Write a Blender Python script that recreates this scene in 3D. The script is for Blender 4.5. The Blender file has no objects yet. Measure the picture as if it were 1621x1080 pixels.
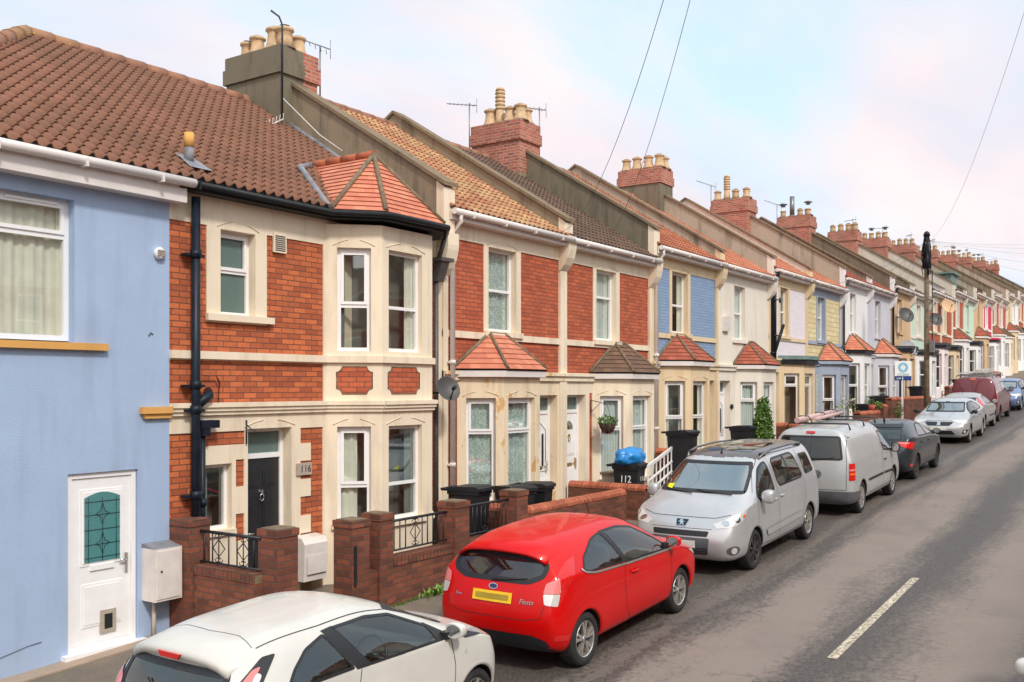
import bpy, bmesh, math, random
from mathutils import Vector, Matrix
from mathutils.bvhtree import BVHTree
random.seed(7)
S = bpy.context.scene
COL = S.collection
R = math.radians
PI = math.pi
# ---------------------------------------------------------------- camera
TH = math.atan(1040/1530)
cam = bpy.data.cameras.new('camera'); cam_o = bpy.data.objects.new('camera', cam); COL.objects.link(cam_o)
cam_o.location = (0, -10.2, 0); cam_o.rotation_euler = (R(90), 0, TH-R(90))
cam.lens = 1530/1621*36; cam.sensor_width = 36; cam.shift_y = 73/1621; cam.shift_x = 0.0003
cam.clip_start = .05; cam.clip_end = 3000
S.camera = cam_o
# ---------------------------------------------------------------- world and sun
SUN = Vector((-.36, -.62, .70)).normalized()
w = bpy.data.worlds.new('World'); S.world = w; w.use_nodes = True
nt = w.node_tree; N = nt.nodes; L = nt.links; N.clear()
out = N.new('ShaderNodeOutputWorld'); bg = N.new('ShaderNodeBackground'); L.new(bg.outputs[0], out.inputs[0])
sky = N.new('ShaderNodeTexSky'); sky.sky_type = 'NISHITA'; sky.sun_disc = False
sky.sun_elevation = math.asin(SUN.z); sky.sun_rotation = math.atan2(SUN.x, SUN.y)
sky.air_density = 1.3; sky.dust_density = 1.0; sky.altitude = 50
tc = N.new('ShaderNodeTexCoord')
sx = N.new('ShaderNodeSeparateXYZ'); L.new(tc.outputs['Generated'], sx.inputs[0])
def mth(nodes, links, op, a, b=None, clamp=False):
    n = nodes.new('ShaderNodeMath'); n.operation = op; n.use_clamp = clamp
    for i, v in enumerate((a, b)):
        if v is None: continue
        if isinstance(v, (int, float)): n.inputs[i].default_value = v
        else: links.new(v, n.inputs[i])
    return n.outputs[0]
zz = mth(N, L, 'MAXIMUM', sx.outputs[2], 0.0)
den = mth(N, L, 'ADD', zz, .16)
px = mth(N, L, 'DIVIDE', sx.outputs[0], den); py = mth(N, L, 'DIVIDE', sx.outputs[1], den)
cx = N.new('ShaderNodeCombineXYZ'); L.new(px, cx.inputs[0]); L.new(py, cx.inputs[1])
mp = N.new('ShaderNodeMapping'); mp.inputs['Rotation'].default_value = (0, 0, R(38)); mp.inputs['Scale'].default_value = (.55, 1.15, 1)
mp.inputs['Location'].default_value = (-1.45, 2.05, 0)
L.new(cx.outputs[0], mp.inputs[0])
no = N.new('ShaderNodeTexNoise'); no.inputs['Scale'].default_value = .62; no.inputs['Detail'].default_value = 9; no.inputs['Roughness'].default_value = .56; no.inputs['Distortion'].default_value = .5
L.new(mp.outputs[0], no.inputs[0])
cr = N.new('ShaderNodeValToRGB'); cr.color_ramp.elements[0].position = .40; cr.color_ramp.elements[1].position = .59
L.new(no.outputs[0], cr.inputs[0])
# hazier, whiter towards the horizon
hz = mth(N, L, 'SUBTRACT', 1.0, mth(N, L, 'MULTIPLY', zz, 3.6), True)
cov = mth(N, L, 'ADD', cr.outputs[0], mth(N, L, 'MULTIPLY', hz, 1.0), True)
n2 = N.new('ShaderNodeTexNoise'); n2.inputs['Scale'].default_value = 1.1; n2.inputs['Detail'].default_value = 7; L.new(mp.outputs[0], n2.inputs[0])
cc = N.new('ShaderNodeValToRGB')
cc.color_ramp.elements[0].position = .38; cc.color_ramp.elements[0].color = (.70, .73, .84, 1)
cc.color_ramp.elements[1].position = .60; cc.color_ramp.elements[1].color = (.92, .85, .85, 1)
e = cc.color_ramp.elements.new(.5); e.color = (.86, .78, .82, 1)
L.new(n2.outputs[0], cc.inputs[0])
# overcast skies are brighter high up than at the horizon, and brighter round the veiled sun
dt = N.new('ShaderNodeVectorMath'); dt.operation = 'DOT_PRODUCT'; L.new(tc.outputs['Generated'], dt.inputs[0]); dt.inputs[1].default_value = SUN
glow = mth(N, L, 'POWER', mth(N, L, 'MAXIMUM', dt.outputs['Value'], 0.0), 2.0)
hi = mth(N, L, 'MAXIMUM', mth(N, L, 'SUBTRACT', zz, .42), 0.0)
gain = mth(N, L, 'ADD', mth(N, L, 'ADD', .90, mth(N, L, 'MULTIPLY', hi, .55)), mth(N, L, 'MULTIPLY', glow, .75))
sk = N.new('ShaderNodeVectorMath'); sk.operation = 'SCALE'; L.new(sky.outputs[0], sk.inputs[0]); sk.inputs['Scale'].default_value = .15
skb = N.new('ShaderNodeMix'); skb.data_type = 'RGBA'; skb.inputs[0].default_value = .7; L.new(sk.outputs[0], skb.inputs[6]); skb.inputs[7].default_value = (.64, .83, .94, 1)
wm = N.new('ShaderNodeMix'); wm.data_type = 'RGBA'; L.new(glow, wm.inputs[0]); L.new(cc.outputs[0], wm.inputs[6]); wm.inputs[7].default_value = (1.0, .95, .87, 1)
ck = N.new('ShaderNodeVectorMath'); ck.operation = 'SCALE'; L.new(wm.outputs[2], ck.inputs[0]); L.new(gain, ck.inputs['Scale'])
mx = N.new('ShaderNodeMix'); mx.data_type = 'RGBA'; L.new(cov, mx.inputs[0]); L.new(skb.outputs[2], mx.inputs[6]); L.new(ck.outputs[0], mx.inputs[7])
L.new(mx.outputs[2], bg.inputs[0]); bg.inputs[1].default_value = 1.0
sun = bpy.data.lights.new('sun', 'SUN'); sun.energy = 1.9; sun.angle = R(7); sun.color = (1, .95, .87)
sun_o = bpy.data.objects.new('sun', sun); COL.objects.link(sun_o)
sun_o.rotation_euler = SUN.to_track_quat('Z', 'Y').to_euler(); sun_o.location = (0, -30, 40)
S.view_settings.view_transform = 'Standard'; S.view_settings.look = 'None'; S.view_settings.exposure = 0.33
S.cycles.max_bounces = 8; S.cycles.transparent_max_bounces = 16; S.cycles.caustics_reflective = False; S.cycles.caustics_refractive = False
# ---------------------------------------------------------------- materials
M = {}
class NB:
    def __init__(s, name):
        m = bpy.data.materials.new(name); m.use_nodes = True; s.m = m; s.t = m.node_tree; s.N = s.t.nodes; s.L = s.t.links
        s.b = s.N['Principled BSDF']; M[name] = m
    def new(s, t, **k):
        n = s.N.new(t)
        for a, v in k.items():
            if a in n.inputs: 
                if hasattr(v, 'node'): s.L.new(v, n.inputs[a])
                else: n.inputs[a].default_value = v
            else: setattr(n, a, v)
        return n
    def mix(s, f, a, b, bt='MIX'):
        n = s.N.new('ShaderNodeMix'); n.data_type = 'RGBA'; n.blend_type = bt; n.clamp_factor = True
        for i, v in ((0, f), (6, a), (7, b)):
            if hasattr(v, 'node'): s.L.new(v, n.inputs[i])
            elif isinstance(v, (int, float)): n.inputs[i].default_value = v
            else: n.inputs[i].default_value = (*v, 1)
        return n.outputs[2]
    def mth(s, op, a, b=None, c=False): return mth(s.N, s.L, op, a, b, c)
    def noise(s, vec, scale, detail=4, rough=.55, dist=0):
        n = s.N.new('ShaderNodeTexNoise'); n.inputs['Scale'].default_value = scale; n.inputs['Detail'].default_value = detail
        n.inputs['Roughness'].default_value = rough; n.inputs['Distortion'].default_value = dist
        if vec is not None: s.L.new(vec, n.inputs[0])
        return n.outputs[0]
    def ramp(s, f, a, b):
        n = s.N.new('ShaderNodeMapRange'); n.clamp = True; n.inputs[1].default_value = a; n.inputs[2].default_value = b; s.L.new(f, n.inputs[0]); return n.outputs[0]
    def mapv(s, vec, sc):
        n = s.N.new('ShaderNodeMapping'); n.inputs['Scale'].default_value = sc; s.L.new(vec, n.inputs[0]); return n.outputs[0]
    def bump(s, h, st, d=.01):
        n = s.N.new('ShaderNodeBump'); n.inputs['Strength'].default_value = st; n.inputs['Distance'].default_value = d; s.L.new(h, n.inputs['Height'])
        s.L.new(n.outputs[0], s.b.inputs['Normal']); return n
    def col(s, c):
        if hasattr(c, 'node'): s.L.new(c, s.b.inputs['Base Color'])
        else: s.b.inputs['Base Color'].default_value = (*c, 1)
    def rough(s, r):
        if hasattr(r, 'node'): s.L.new(r, s.b.inputs['Roughness'])
        else: s.b.inputs['Roughness'].default_value = r
    def pos(s):
        return s.N.new('ShaderNodeNewGeometry').outputs['Position']
    def uv(s):
        return s.N.new('ShaderNodeTexCoord').outputs['UV']
def hexl(r, g, b):
    return tuple(((c/255)/12.92 if c/255 <= .04045 else ((c/255+.055)/1.055)**2.4) for c in (r, g, b))
def simple(name, c, rough=.6, metal=0, var=.12, scale=6, bump=0, spec=None):
    n = NB(name); p = n.pos()
    f = n.noise(p, scale, 5)
    n.col(n.mix(n.ramp(f, .3, .7), tuple(x*(1-var) for x in c), tuple(min(1, x*(1+var)) for x in c)))
    n.rough(rough); n.b.inputs['Metallic'].default_value = metal
    if bump: n.bump(n.noise(p, scale*12, 3), bump, .004)
    if spec is not None: n.b.inputs['Specular IOR Level'].default_value = spec
    return n.m
def render_mat(name, c, stain=(.18, .13, .08), amt=.35, grain=.25, patch=None):
    """smooth painted render with damp streaks and dirt"""
    n = NB(name); p = n.pos()
    st = n.noise(n.mapv(p, (2.2, 2.2, .35)), 1.6, 6, .6)
    blot = n.noise(p, 1.1, 5, .65)
    k = n.mth('MULTIPLY', n.ramp(st, .5, .78), amt)
    c1 = n.mix(n.ramp(blot, .3, .72), tuple(x*.9 for x in c), c)
    c2 = n.mix(k, c1, stain)
    if patch:
        pf = n.ramp(n.noise(n.mapv(p, (2.5, 2.5, 1.2)), 1.5, 7, .6), patch[1], patch[1]+(patch[2] if len(patch) > 2 else .22))
        c2 = n.mix(pf, c2, patch[0])
    n.col(c2); n.rough(.85)
    n.bump(n.noise(p, 60, 4), grain, .004)
    return n.m
def brick_mat(name, c1, c2, mortar, odd=None, var=.5, bw=.225, bh=.075, ms=.0065, dirt=.3, bump=.5, rough=.85, paint=False):
    n = NB(name); uv = n.uv(); p = n.pos()
    b = n.new('ShaderNodeTexBrick', offset=.5, squash=1.0)
    n.L.new(uv, b.inputs['Vector'])
    b.inputs['Scale'].default_value = 1; b.inputs['Brick Width'].default_value = bw; b.inputs['Row Height'].default_value = bh
    b.inputs['Mortar Size'].default_value = ms; b.inputs['Mortar Smooth'].default_value = .2; b.inputs['Bias'].default_value = -.1
    b.inputs['Color1'].default_value = (*c1, 1); b.inputs['Color2'].default_value = (*c2, 1); b.inputs['Mortar'].default_value = (*mortar, 1)
    col = b.outputs['Color']
    if odd:   # a few bricks of another firing
        b2 = n.new('ShaderNodeTexBrick', offset=.5, squash=1.0); n.L.new(uv, b2.inputs['Vector'])
        b2.inputs['Scale'].default_value = 1; b2.inputs['Brick Width'].default_value = bw; b2.inputs['Row Height'].default_value = bh
        b2.inputs['Mortar Size'].default_value = ms; b2.inputs['Bias'].default_value = -.72
        b2.inputs['Color1'].default_value = (0, 0, 0, 1); b2.inputs['Color2'].default_value = (1, 1, 1, 1); b2.inputs['Mortar'].default_value = (0, 0, 0, 1)
        sp = n.new('ShaderNodeSeparateColor'); n.L.new(b2.outputs[0], sp.inputs[0])
        col = n.mix(n.ramp(sp.outputs[0], .35, .8), col, odd)
    blot = n.noise(p, 1.3, 6, .6)
    fine = n.noise(p, 25, 4, .6)
    col = n.mix(n.mth('MULTIPLY', n.ramp(blot, .45, .75), dirt), col, tuple(x*.35 for x in c1))
    col = n.mix(n.mth('MULTIPLY', n.ramp(fine, .4, .75), .3), col, tuple(x*.6 for x in c2))
    n.col(col); n.rough(rough)
    h = n.mth('SUBTRACT', n.mth('MULTIPLY', fine, .25), b.outputs['Fac'])
    n.bump(h, bump, .008)
    return n.m
def tile_mat(name, c1, c2, dark, moss=(.06, .06, .03), mossamt=.5, lichen=None):
    """roof tiles: UV holds (tile column, course)"""
    n = NB(name); uv = n.uv(); p = n.pos()
    fl = n.new('ShaderNodeVectorMath', operation='FLOOR'); n.L.new(uv, fl.inputs[0])
    wn = n.new('ShaderNodeTexWhiteNoise', noise_dimensions='2D'); n.L.new(fl.outputs[0], wn.inputs['Vector'])
    c = n.mix(wn.outputs[0], c1, c2)
    blot = n.noise(p, .9, 6, .6); fine = n.noise(p, 14, 5, .65)
    c = n.mix(n.mth('MULTIPLY', n.ramp(blot, .42, .7), .55), c, dark)
    c = n.mix(n.mth('MULTIPLY', n.ramp(fine, .45, .72), mossamt), c, moss)
    if lichen:
        c = n.mix(n.ramp(n.noise(p, 9, 4, .7), .62, .68), c, lichen)
    n.col(c); n.rough(.9); n.bump(fine, .5, .01)
    return n.m
brick_mat('red_brick', hexl(212, 116, 70), hexl(160, 80, 52), (.13, .06, .04), odd=hexl(205, 130, 75), dirt=.22)
brick_mat('red_brick_plain', hexl(202, 104, 68), hexl(168, 80, 54), (.15, .06, .04), dirt=.2)
brick_mat('wall_brick', hexl(146, 82, 60), hexl(92, 56, 44), (.12, .075, .055), odd=hexl(178, 102, 66), dirt=.9, ms=.008)
brick_mat('chimney_brick', hexl(200, 112, 86), hexl(146, 74, 60), (.42, .30, .24), odd=hexl(216, 160, 136), dirt=.5, ms=.014)
brick_mat('blue_brick', hexl(144, 166, 196), hexl(134, 158, 190), (.15, .23, .36), dirt=.08, bump=.45)
brick_mat('yellow_stone', hexl(230, 214, 170), hexl(214, 196, 148), (.50, .40, .22), bw=.5, bh=.17, ms=.012, dirt=.1, bump=.8)
brick_mat('pink_brick', hexl(238, 226, 230), hexl(232, 220, 226), (.66, .58, .62), dirt=.05, bump=.4)
render_mat('cream', hexl(240, 223, 198), stain=(.36, .25, .15), amt=.5)
render_mat('cream_worn', hexl(236, 216, 186), stain=(.34, .2, .09), amt=.6, patch=(hexl(210, 168, 112), .59, .03))
render_mat('cream_pale', hexl(234, 224, 210), stain=(.4, .3, .18), amt=.35)
render_mat('yellow', hexl(228, 204, 168), stain=(.5, .28, .1), amt=.45)
render_mat('blue_render', hexl(168, 188, 218), stain=(.2, .25, .33), amt=.38, grain=1.0)
render_mat('slate_blue', hexl(160, 170, 188), stain=(.2, .22, .3), amt=.3)
render_mat('white', hexl(238, 236, 236), stain=(.4, .36, .3), amt=.25)
render_mat('pale_grey', hexl(206, 204, 212), stain=(.3, .28, .28), amt=.25)
render_mat('mint', hexl(204, 222, 204), stain=(.3, .3, .25), amt=.25)
render_mat('tan', hexl(214, 178, 140), stain=(.3, .2, .12), amt=.35)
render_mat('orange_render', hexl(240, 186, 120), stain=(.4, .25, .12), amt=.3)
render_mat('crimson', hexl(208, 44, 78), stain=(.3, .05, .08), amt=.2)
render_mat('pink_white', hexl(246, 228, 228), stain=(.4, .3, .3), amt=.2)
render_mat('grey_render', hexl(146, 130, 108), stain=(.06, .05, .035), amt=1.0, grain=.8, patch=(hexl(108, 98, 80), .56))
render_mat('grey_render_dark', hexl(122, 112, 94), stain=(.05, .045, .035), amt=.8, grain=.8, patch=(hexl(92, 86, 72), .55))
render_mat('mottled_render', hexl(178, 168, 150), stain=(.10, .08, .06), amt=.9, grain=.6, patch=(hexl(150, 136, 120), .58))
render_mat('pale_render', hexl(216, 206, 192), stain=(.3, .25, .2), amt=.5, grain=.5)
render_mat('coping_stone', hexl(132, 112, 88), stain=(.06, .05, .03), amt=.8, grain=.9, patch=(hexl(92, 84, 50), .58))
render_mat('sill_orange', hexl(222, 166, 92), stain=(.35, .2, .08), amt=.5)
render_mat('concrete', hexl(168, 156, 140), stain=(.12, .1, .07), amt=.6, grain=.8)
render_mat('stone_rubble', hexl(150, 124, 92), stain=(.1, .07, .04), amt=.7, grain=1, patch=(hexl(96, 80, 60), .5))
tile_mat('tiles_brown', hexl(136, 92, 72), hexl(122, 82, 64), hexl(98, 74, 58), moss=(.12, .085, .055), mossamt=.35)
tile_mat('tiles_buff', hexl(206, 162, 118), hexl(168, 104, 80), hexl(170, 146, 104), moss=(.14, .09, .05), mossamt=.6)
tile_mat('tiles_dark', hexl(120, 92, 76), hexl(96, 76, 66), hexl(84, 70, 60), moss=(.06, .05, .04), mossamt=.5)
tile_mat('tiles_orange', hexl(190, 120, 88), hexl(158, 90, 66), hexl(136, 86, 66), moss=(.14, .07, .04), mossamt=.4)
tile_mat('tiles_bright', hexl(208, 134, 102), hexl(182, 108, 80), hexl(160, 100, 78), moss=(.25, .1, .05), mossamt=.2)
tile_mat('tiles_rust', hexl(168, 92, 70), hexl(144, 74, 58), hexl(140, 66, 50), moss=(.09, .05, .03), mossamt=.4)
tile_mat('plain_tiles', hexl(216, 138, 104), hexl(188, 104, 82), hexl(206, 140, 116), moss=(.3, .12, .08), mossamt=.25)
tile_mat('plain_tiles_rust', hexl(186, 102, 76), hexl(154, 78, 60), hexl(140, 72, 54), moss=(.1, .06, .04), mossamt=.4)
tile_mat('plain_tiles_dark', hexl(128, 96, 76), hexl(104, 78, 64), hexl(86, 72, 58), moss=(.07, .065, .04), mossamt=.6)
tile_mat('ridge_tile', hexl(168, 116, 92), hexl(150, 104, 84), hexl(130, 100, 80), moss=(.1, .08, .05), mossamt=.5)
tile_mat('ridge_lichen', hexl(168, 122, 98), hexl(150, 110, 88), hexl(130, 100, 60), moss=(.3, .22, .04), mossamt=.5, lichen=(.62, .42, .04))
tile_mat('cap_brick', hexl(200, 116, 82), hexl(166, 88, 62), hexl(150, 80, 56), moss=(.1, .06, .04), mossamt=.45)
simple('mortar', hexl(122, 104, 84), .95, var=.35, scale=9, bump=.8)
simple('clay_pot', hexl(200, 168, 132), .8, var=.22, scale=9, bump=.2)
simple('upvc', hexl(240, 238, 238), .28, var=.03)
simple('upvc_shade', hexl(232, 230, 230), .35, var=.04)
simple('gutter_white', hexl(222, 213, 208), .4, var=.08, scale=3)
simple('black_plastic', hexl(32, 33, 37), .5, var=.3, spec=.25)
simple('black_iron', hexl(38, 42, 48), .45, var=.3, bump=.2)
simple('pipe_blue', hexl(26, 34, 46), .42, var=.35, spec=.25)
simple('pipe_grey', hexl(86, 80, 78), .45, var=.25)
simple('bin_plastic', hexl(36, 36, 40), .5, var=.3, scale=4, spec=.3)
simple('door_black', hexl(40, 42, 46), .35, var=.15)
simple('brass', hexl(196, 160, 96), .3, metal=.8)
simple('chrome', (.75, .75, .76), .12, metal=1, var=.03)
simple('lead', hexl(128, 128, 134), .6, var=.3, scale=8, bump=.3)
simple('dish_grey', hexl(76, 74, 73), .5, var=.12)
simple('dish_pale', hexl(170, 170, 172), .5, var=.12)
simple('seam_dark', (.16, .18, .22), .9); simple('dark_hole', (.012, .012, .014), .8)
simple('interior_dark', hexl(112, 108, 102), .9, var=.3, scale=2)
simple('interior_warm', hexl(132, 106, 84), .9, var=.3, scale=2)
simple('box_plastic', hexl(222, 212, 206), .45, var=.09, scale=5)
simple('wood_pole', hexl(112, 96, 76), .9, var=.35, scale=7, bump=.6)
simple('cable', hexl(70, 68, 72), .6)
simple('metal_grey', hexl(130, 128, 126), .4, metal=.6)
simple('white_paint', hexl(236, 234, 232), .5, var=.06)
simple('sign_blue', hexl(36, 60, 122), .4, var=.03)
simple('sign_ring', hexl(126, 186, 214), .4, var=.03)
simple('sign_letters', hexl(140, 180, 200), .4, var=.03)
simple('pot_blue', hexl(70, 140, 170), .4)
simple('pot_red', hexl(180, 84, 70), .7)
simple('soil', (.05, .035, .02), 1)
simple('bag_blue', hexl(36, 132, 204), .3, var=.15, scale=9)
simple('bark', hexl(96, 76, 56), .9, var=.3)
simple('felt_dark', hexl(62, 66, 70), .8, var=.3, scale=5, bump=.4)
simple('felt_green', hexl(110, 130, 124), .8, var=.25, scale=5)
simple('plaque_stone', hexl(176, 164, 150), .7)
simple('plaque_letter', hexl(90, 82, 76), .6)
def leafm(name, a, b):
    n = NB(name); oi = n.noise(n.pos(), 7, 3)
    n.col(n.mix(n.ramp(oi, .35, .65), a, b)); n.rough(.55)
leafm('leaf', (.045, .11, .016), (.10, .20, .028)); leafm('leaf_light', (.14, .28, .03), (.25, .38, .06)); leafm('leaf_dry', (.35, .25, .1), (.25, .22, .08))
n = NB('curtain_net'); uv = n.uv(); wv = n.new('ShaderNodeTexVoronoi', Scale=38.0); n.L.new(n.mapv(uv, (1.6, 1, 1)), wv.inputs[0])
f = n.ramp(wv.outputs['Distance'], .25, .5); n.col(n.mix(f, hexl(238, 244, 240), hexl(170, 186, 182))); n.rough(.9)
n = NB('curtain_blind'); uv = n.uv(); wv = n.new('ShaderNodeTexWave', Scale=5.0); n.L.new(uv, wv.inputs[0]); n.col(n.mix(wv.outputs['Fac'], hexl(196, 204, 200), hexl(226, 230, 226))); n.rough(.9)
simple('curtain_cream', hexl(236, 230, 214), .9, var=.12, scale=3)
simple('curtain_grey', hexl(120, 128, 124), .9, var=.2, scale=3)
def glass(name, tint, ior, rough=.02, base=None, alpha=1.0):
    n = NB(name); n.N.remove(n.b)
    o = n.N['Material Output']
    tr = n.new('ShaderNodeBsdfTransparent'); tr.inputs[0].default_value = (*tint, 1)
    gl = n.new('ShaderNodeBsdfGlossy'); gl.inputs['Roughness'].default_value = rough; gl.inputs['Color'].default_value = (.93, .98, .97, 1)
    lw = n.new('ShaderNodeLayerWeight', Blend=.5); fr = n.new('ShaderNodeMath', operation='ADD'); fr.inputs[0].default_value = ior; n.L.new(n.mth('MULTIPLY', n.mth('POWER', lw.outputs['Facing'], 4.0), 1-ior), fr.inputs[1])
    bmp = n.new('ShaderNodeBump', Strength=.12, Distance=.02); n.L.new(n.noise(n.pos(), 1.1, 1), bmp.inputs['Height'])
    n.L.new(bmp.outputs[0], gl.inputs['Normal'])
    mxs = n.new('ShaderNodeMixShader'); n.L.new(fr.outputs[0], mxs.inputs[0]); n.L.new(tr.outputs[0], mxs.inputs[1]); n.L.new(gl.outputs[0], mxs.inputs[2])
    n.L.new(mxs.outputs[0], o.inputs[0])
glass('glass', (.93, .97, .95), .19); glass('car_glass', (.84, .92, .89), .11, .01); glass('screen_glass', (.62, .72, .69), .42, .02); glass('car_glass_dark', (.12, .13, .14), .09, .01)

n = NB('glass_frosted'); n.col(n.mix(n.noise(n.pos(), 90, 2), hexl(84, 104, 100), hexl(112, 132, 126))); n.rough(.25)
n = NB('glass_teal'); n.col(n.mix(n.noise(n.pos(), 30, 2), hexl(66, 124, 126), hexl(88, 146, 146))); n.rough(.2)
# ---- ground materials
n = NB('asphalt'); p = n.pos(); sp = n.new('ShaderNodeSeparateXYZ'); n.L.new(p, sp.inputs[0])
str_ = n.noise(n.mapv(p, (.12, 1.0, 1)), 1.3, 7, .62, .4)
# tyre-polished dry lanes run along the street, damp darker strips between them
yy = n.mth('ADD', sp.outputs[1], n.mth('MULTIPLY', n.mth('SUBTRACT', str_, .5), 1.3))
yy = n.mth('ADD', yy, n.mth('MULTIPLY', n.mth('SUBTRACT', n.noise(p, 12, 5, .8), .5), 1.3))
def band(c, wd):
    d = n.mth('ABSOLUTE', n.mth('SUBTRACT', yy, c)); return n.mth('SUBTRACT', 1.0, n.ramp(d, wd*.6, wd*1.25))
lanes = n.mth('MAXIMUM', n.mth('MAXIMUM', band(-6.1, .62), band(-8.35, .7)), n.mth('MULTIPLY', band(-10.2, .5), .8))
lanes = n.mth('MAXIMUM', lanes, n.mth('MULTIPLY', band(-5.0, .16), .45))
c = n.mix(lanes, hexl(68, 61, 57), hexl(142, 128, 118))
big = n.noise(p, .5, 6, .65)
c = n.mix(n.mth('MULTIPLY', n.ramp(big, .45, .75), .4), c, hexl(68, 63, 60))
fn = n.noise(p, 30, 4, .85); c = n.mix(n.mth('MULTIPLY', n.ramp(fn, .42, .62), .5), c, hexl(124, 114, 107))
sf = n.noise(p, 9, 4, .7); c = n.mix(n.mth('MULTIPLY', n.ramp(sf, .6, .8), .35), c, hexl(150, 140, 132))
vo = n.new('ShaderNodeTexVoronoi', feature='DISTANCE_TO_EDGE'); vo.inputs['Scale'].default_value = .55; wob = n.new('ShaderNodeVectorMath', operation='ADD'); n.L.new(p, wob.inputs[0])
wn_ = n.new('ShaderNodeTexNoise'); wn_.inputs['Scale'].default_value = 2.5; wn_.inputs['Detail'].default_value = 6; n.L.new(p, wn_.inputs[0]); n.L.new(wn_.outputs['Color'], wob.inputs[1]); n.L.new(wob.outputs[0], vo.inputs['Vector'])
crk = n.mth('SUBTRACT', 1.0, n.ramp(vo.outputs['Distance'], .0, .012)); crk = n.mth('MULTIPLY', crk, n.ramp(n.noise(p, .35, 3), .5, .6)); c = n.mix(n.mth('MULTIPLY', crk, .6), c, (.03, .027, .025))
n.col(c); n.rough(n.mth('ADD', .62, n.mth('MULTIPLY', lanes, .25))); n.bump(fn, .5, .01)
n = NB('paving'); p = n.pos(); fn = n.noise(p, 30, 4, .7); bg2 = n.noise(p, .8, 6, .65)
c = n.mix(n.ramp(bg2, .35, .7), hexl(104, 94, 84), hexl(142, 126, 110)); c = n.mix(n.mth('MULTIPLY', n.ramp(fn, .4, .7), .4), c, hexl(84, 78, 72))
c = n.mix(n.mth('MULTIPLY', n.ramp(n.noise(p, 2.3, 5, .7), .55, .7), .55), c, hexl(112, 118, 66))
n.col(c); n.rough(.85); n.bump(fn, .5, .01)
n = NB('kerb_stone'); p = n.pos(); n.col(n.mix(n.ramp(n.noise(p, 2, 6, .7), .3, .7), hexl(150, 134, 120), hexl(176, 152, 130))); n.rough(.85); n.bump(n.noise(p, 30, 3), .4, .01)
n = NB('earth'); p = n.pos(); n.col(n.mix(n.ramp(n.noise(p, .05, 5, .6), .3, .7), (.10, .12, .05), (.20, .19, .13))); n.rough(.95)
n = NB('road_paint'); p = n.pos(); f = n.ramp(n.noise(p, 22, 5, .75), .42, .56)
n.col(n.mix(f, hexl(220, 208, 184), hexl(140, 126, 110))); n.rough(.8)
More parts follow.
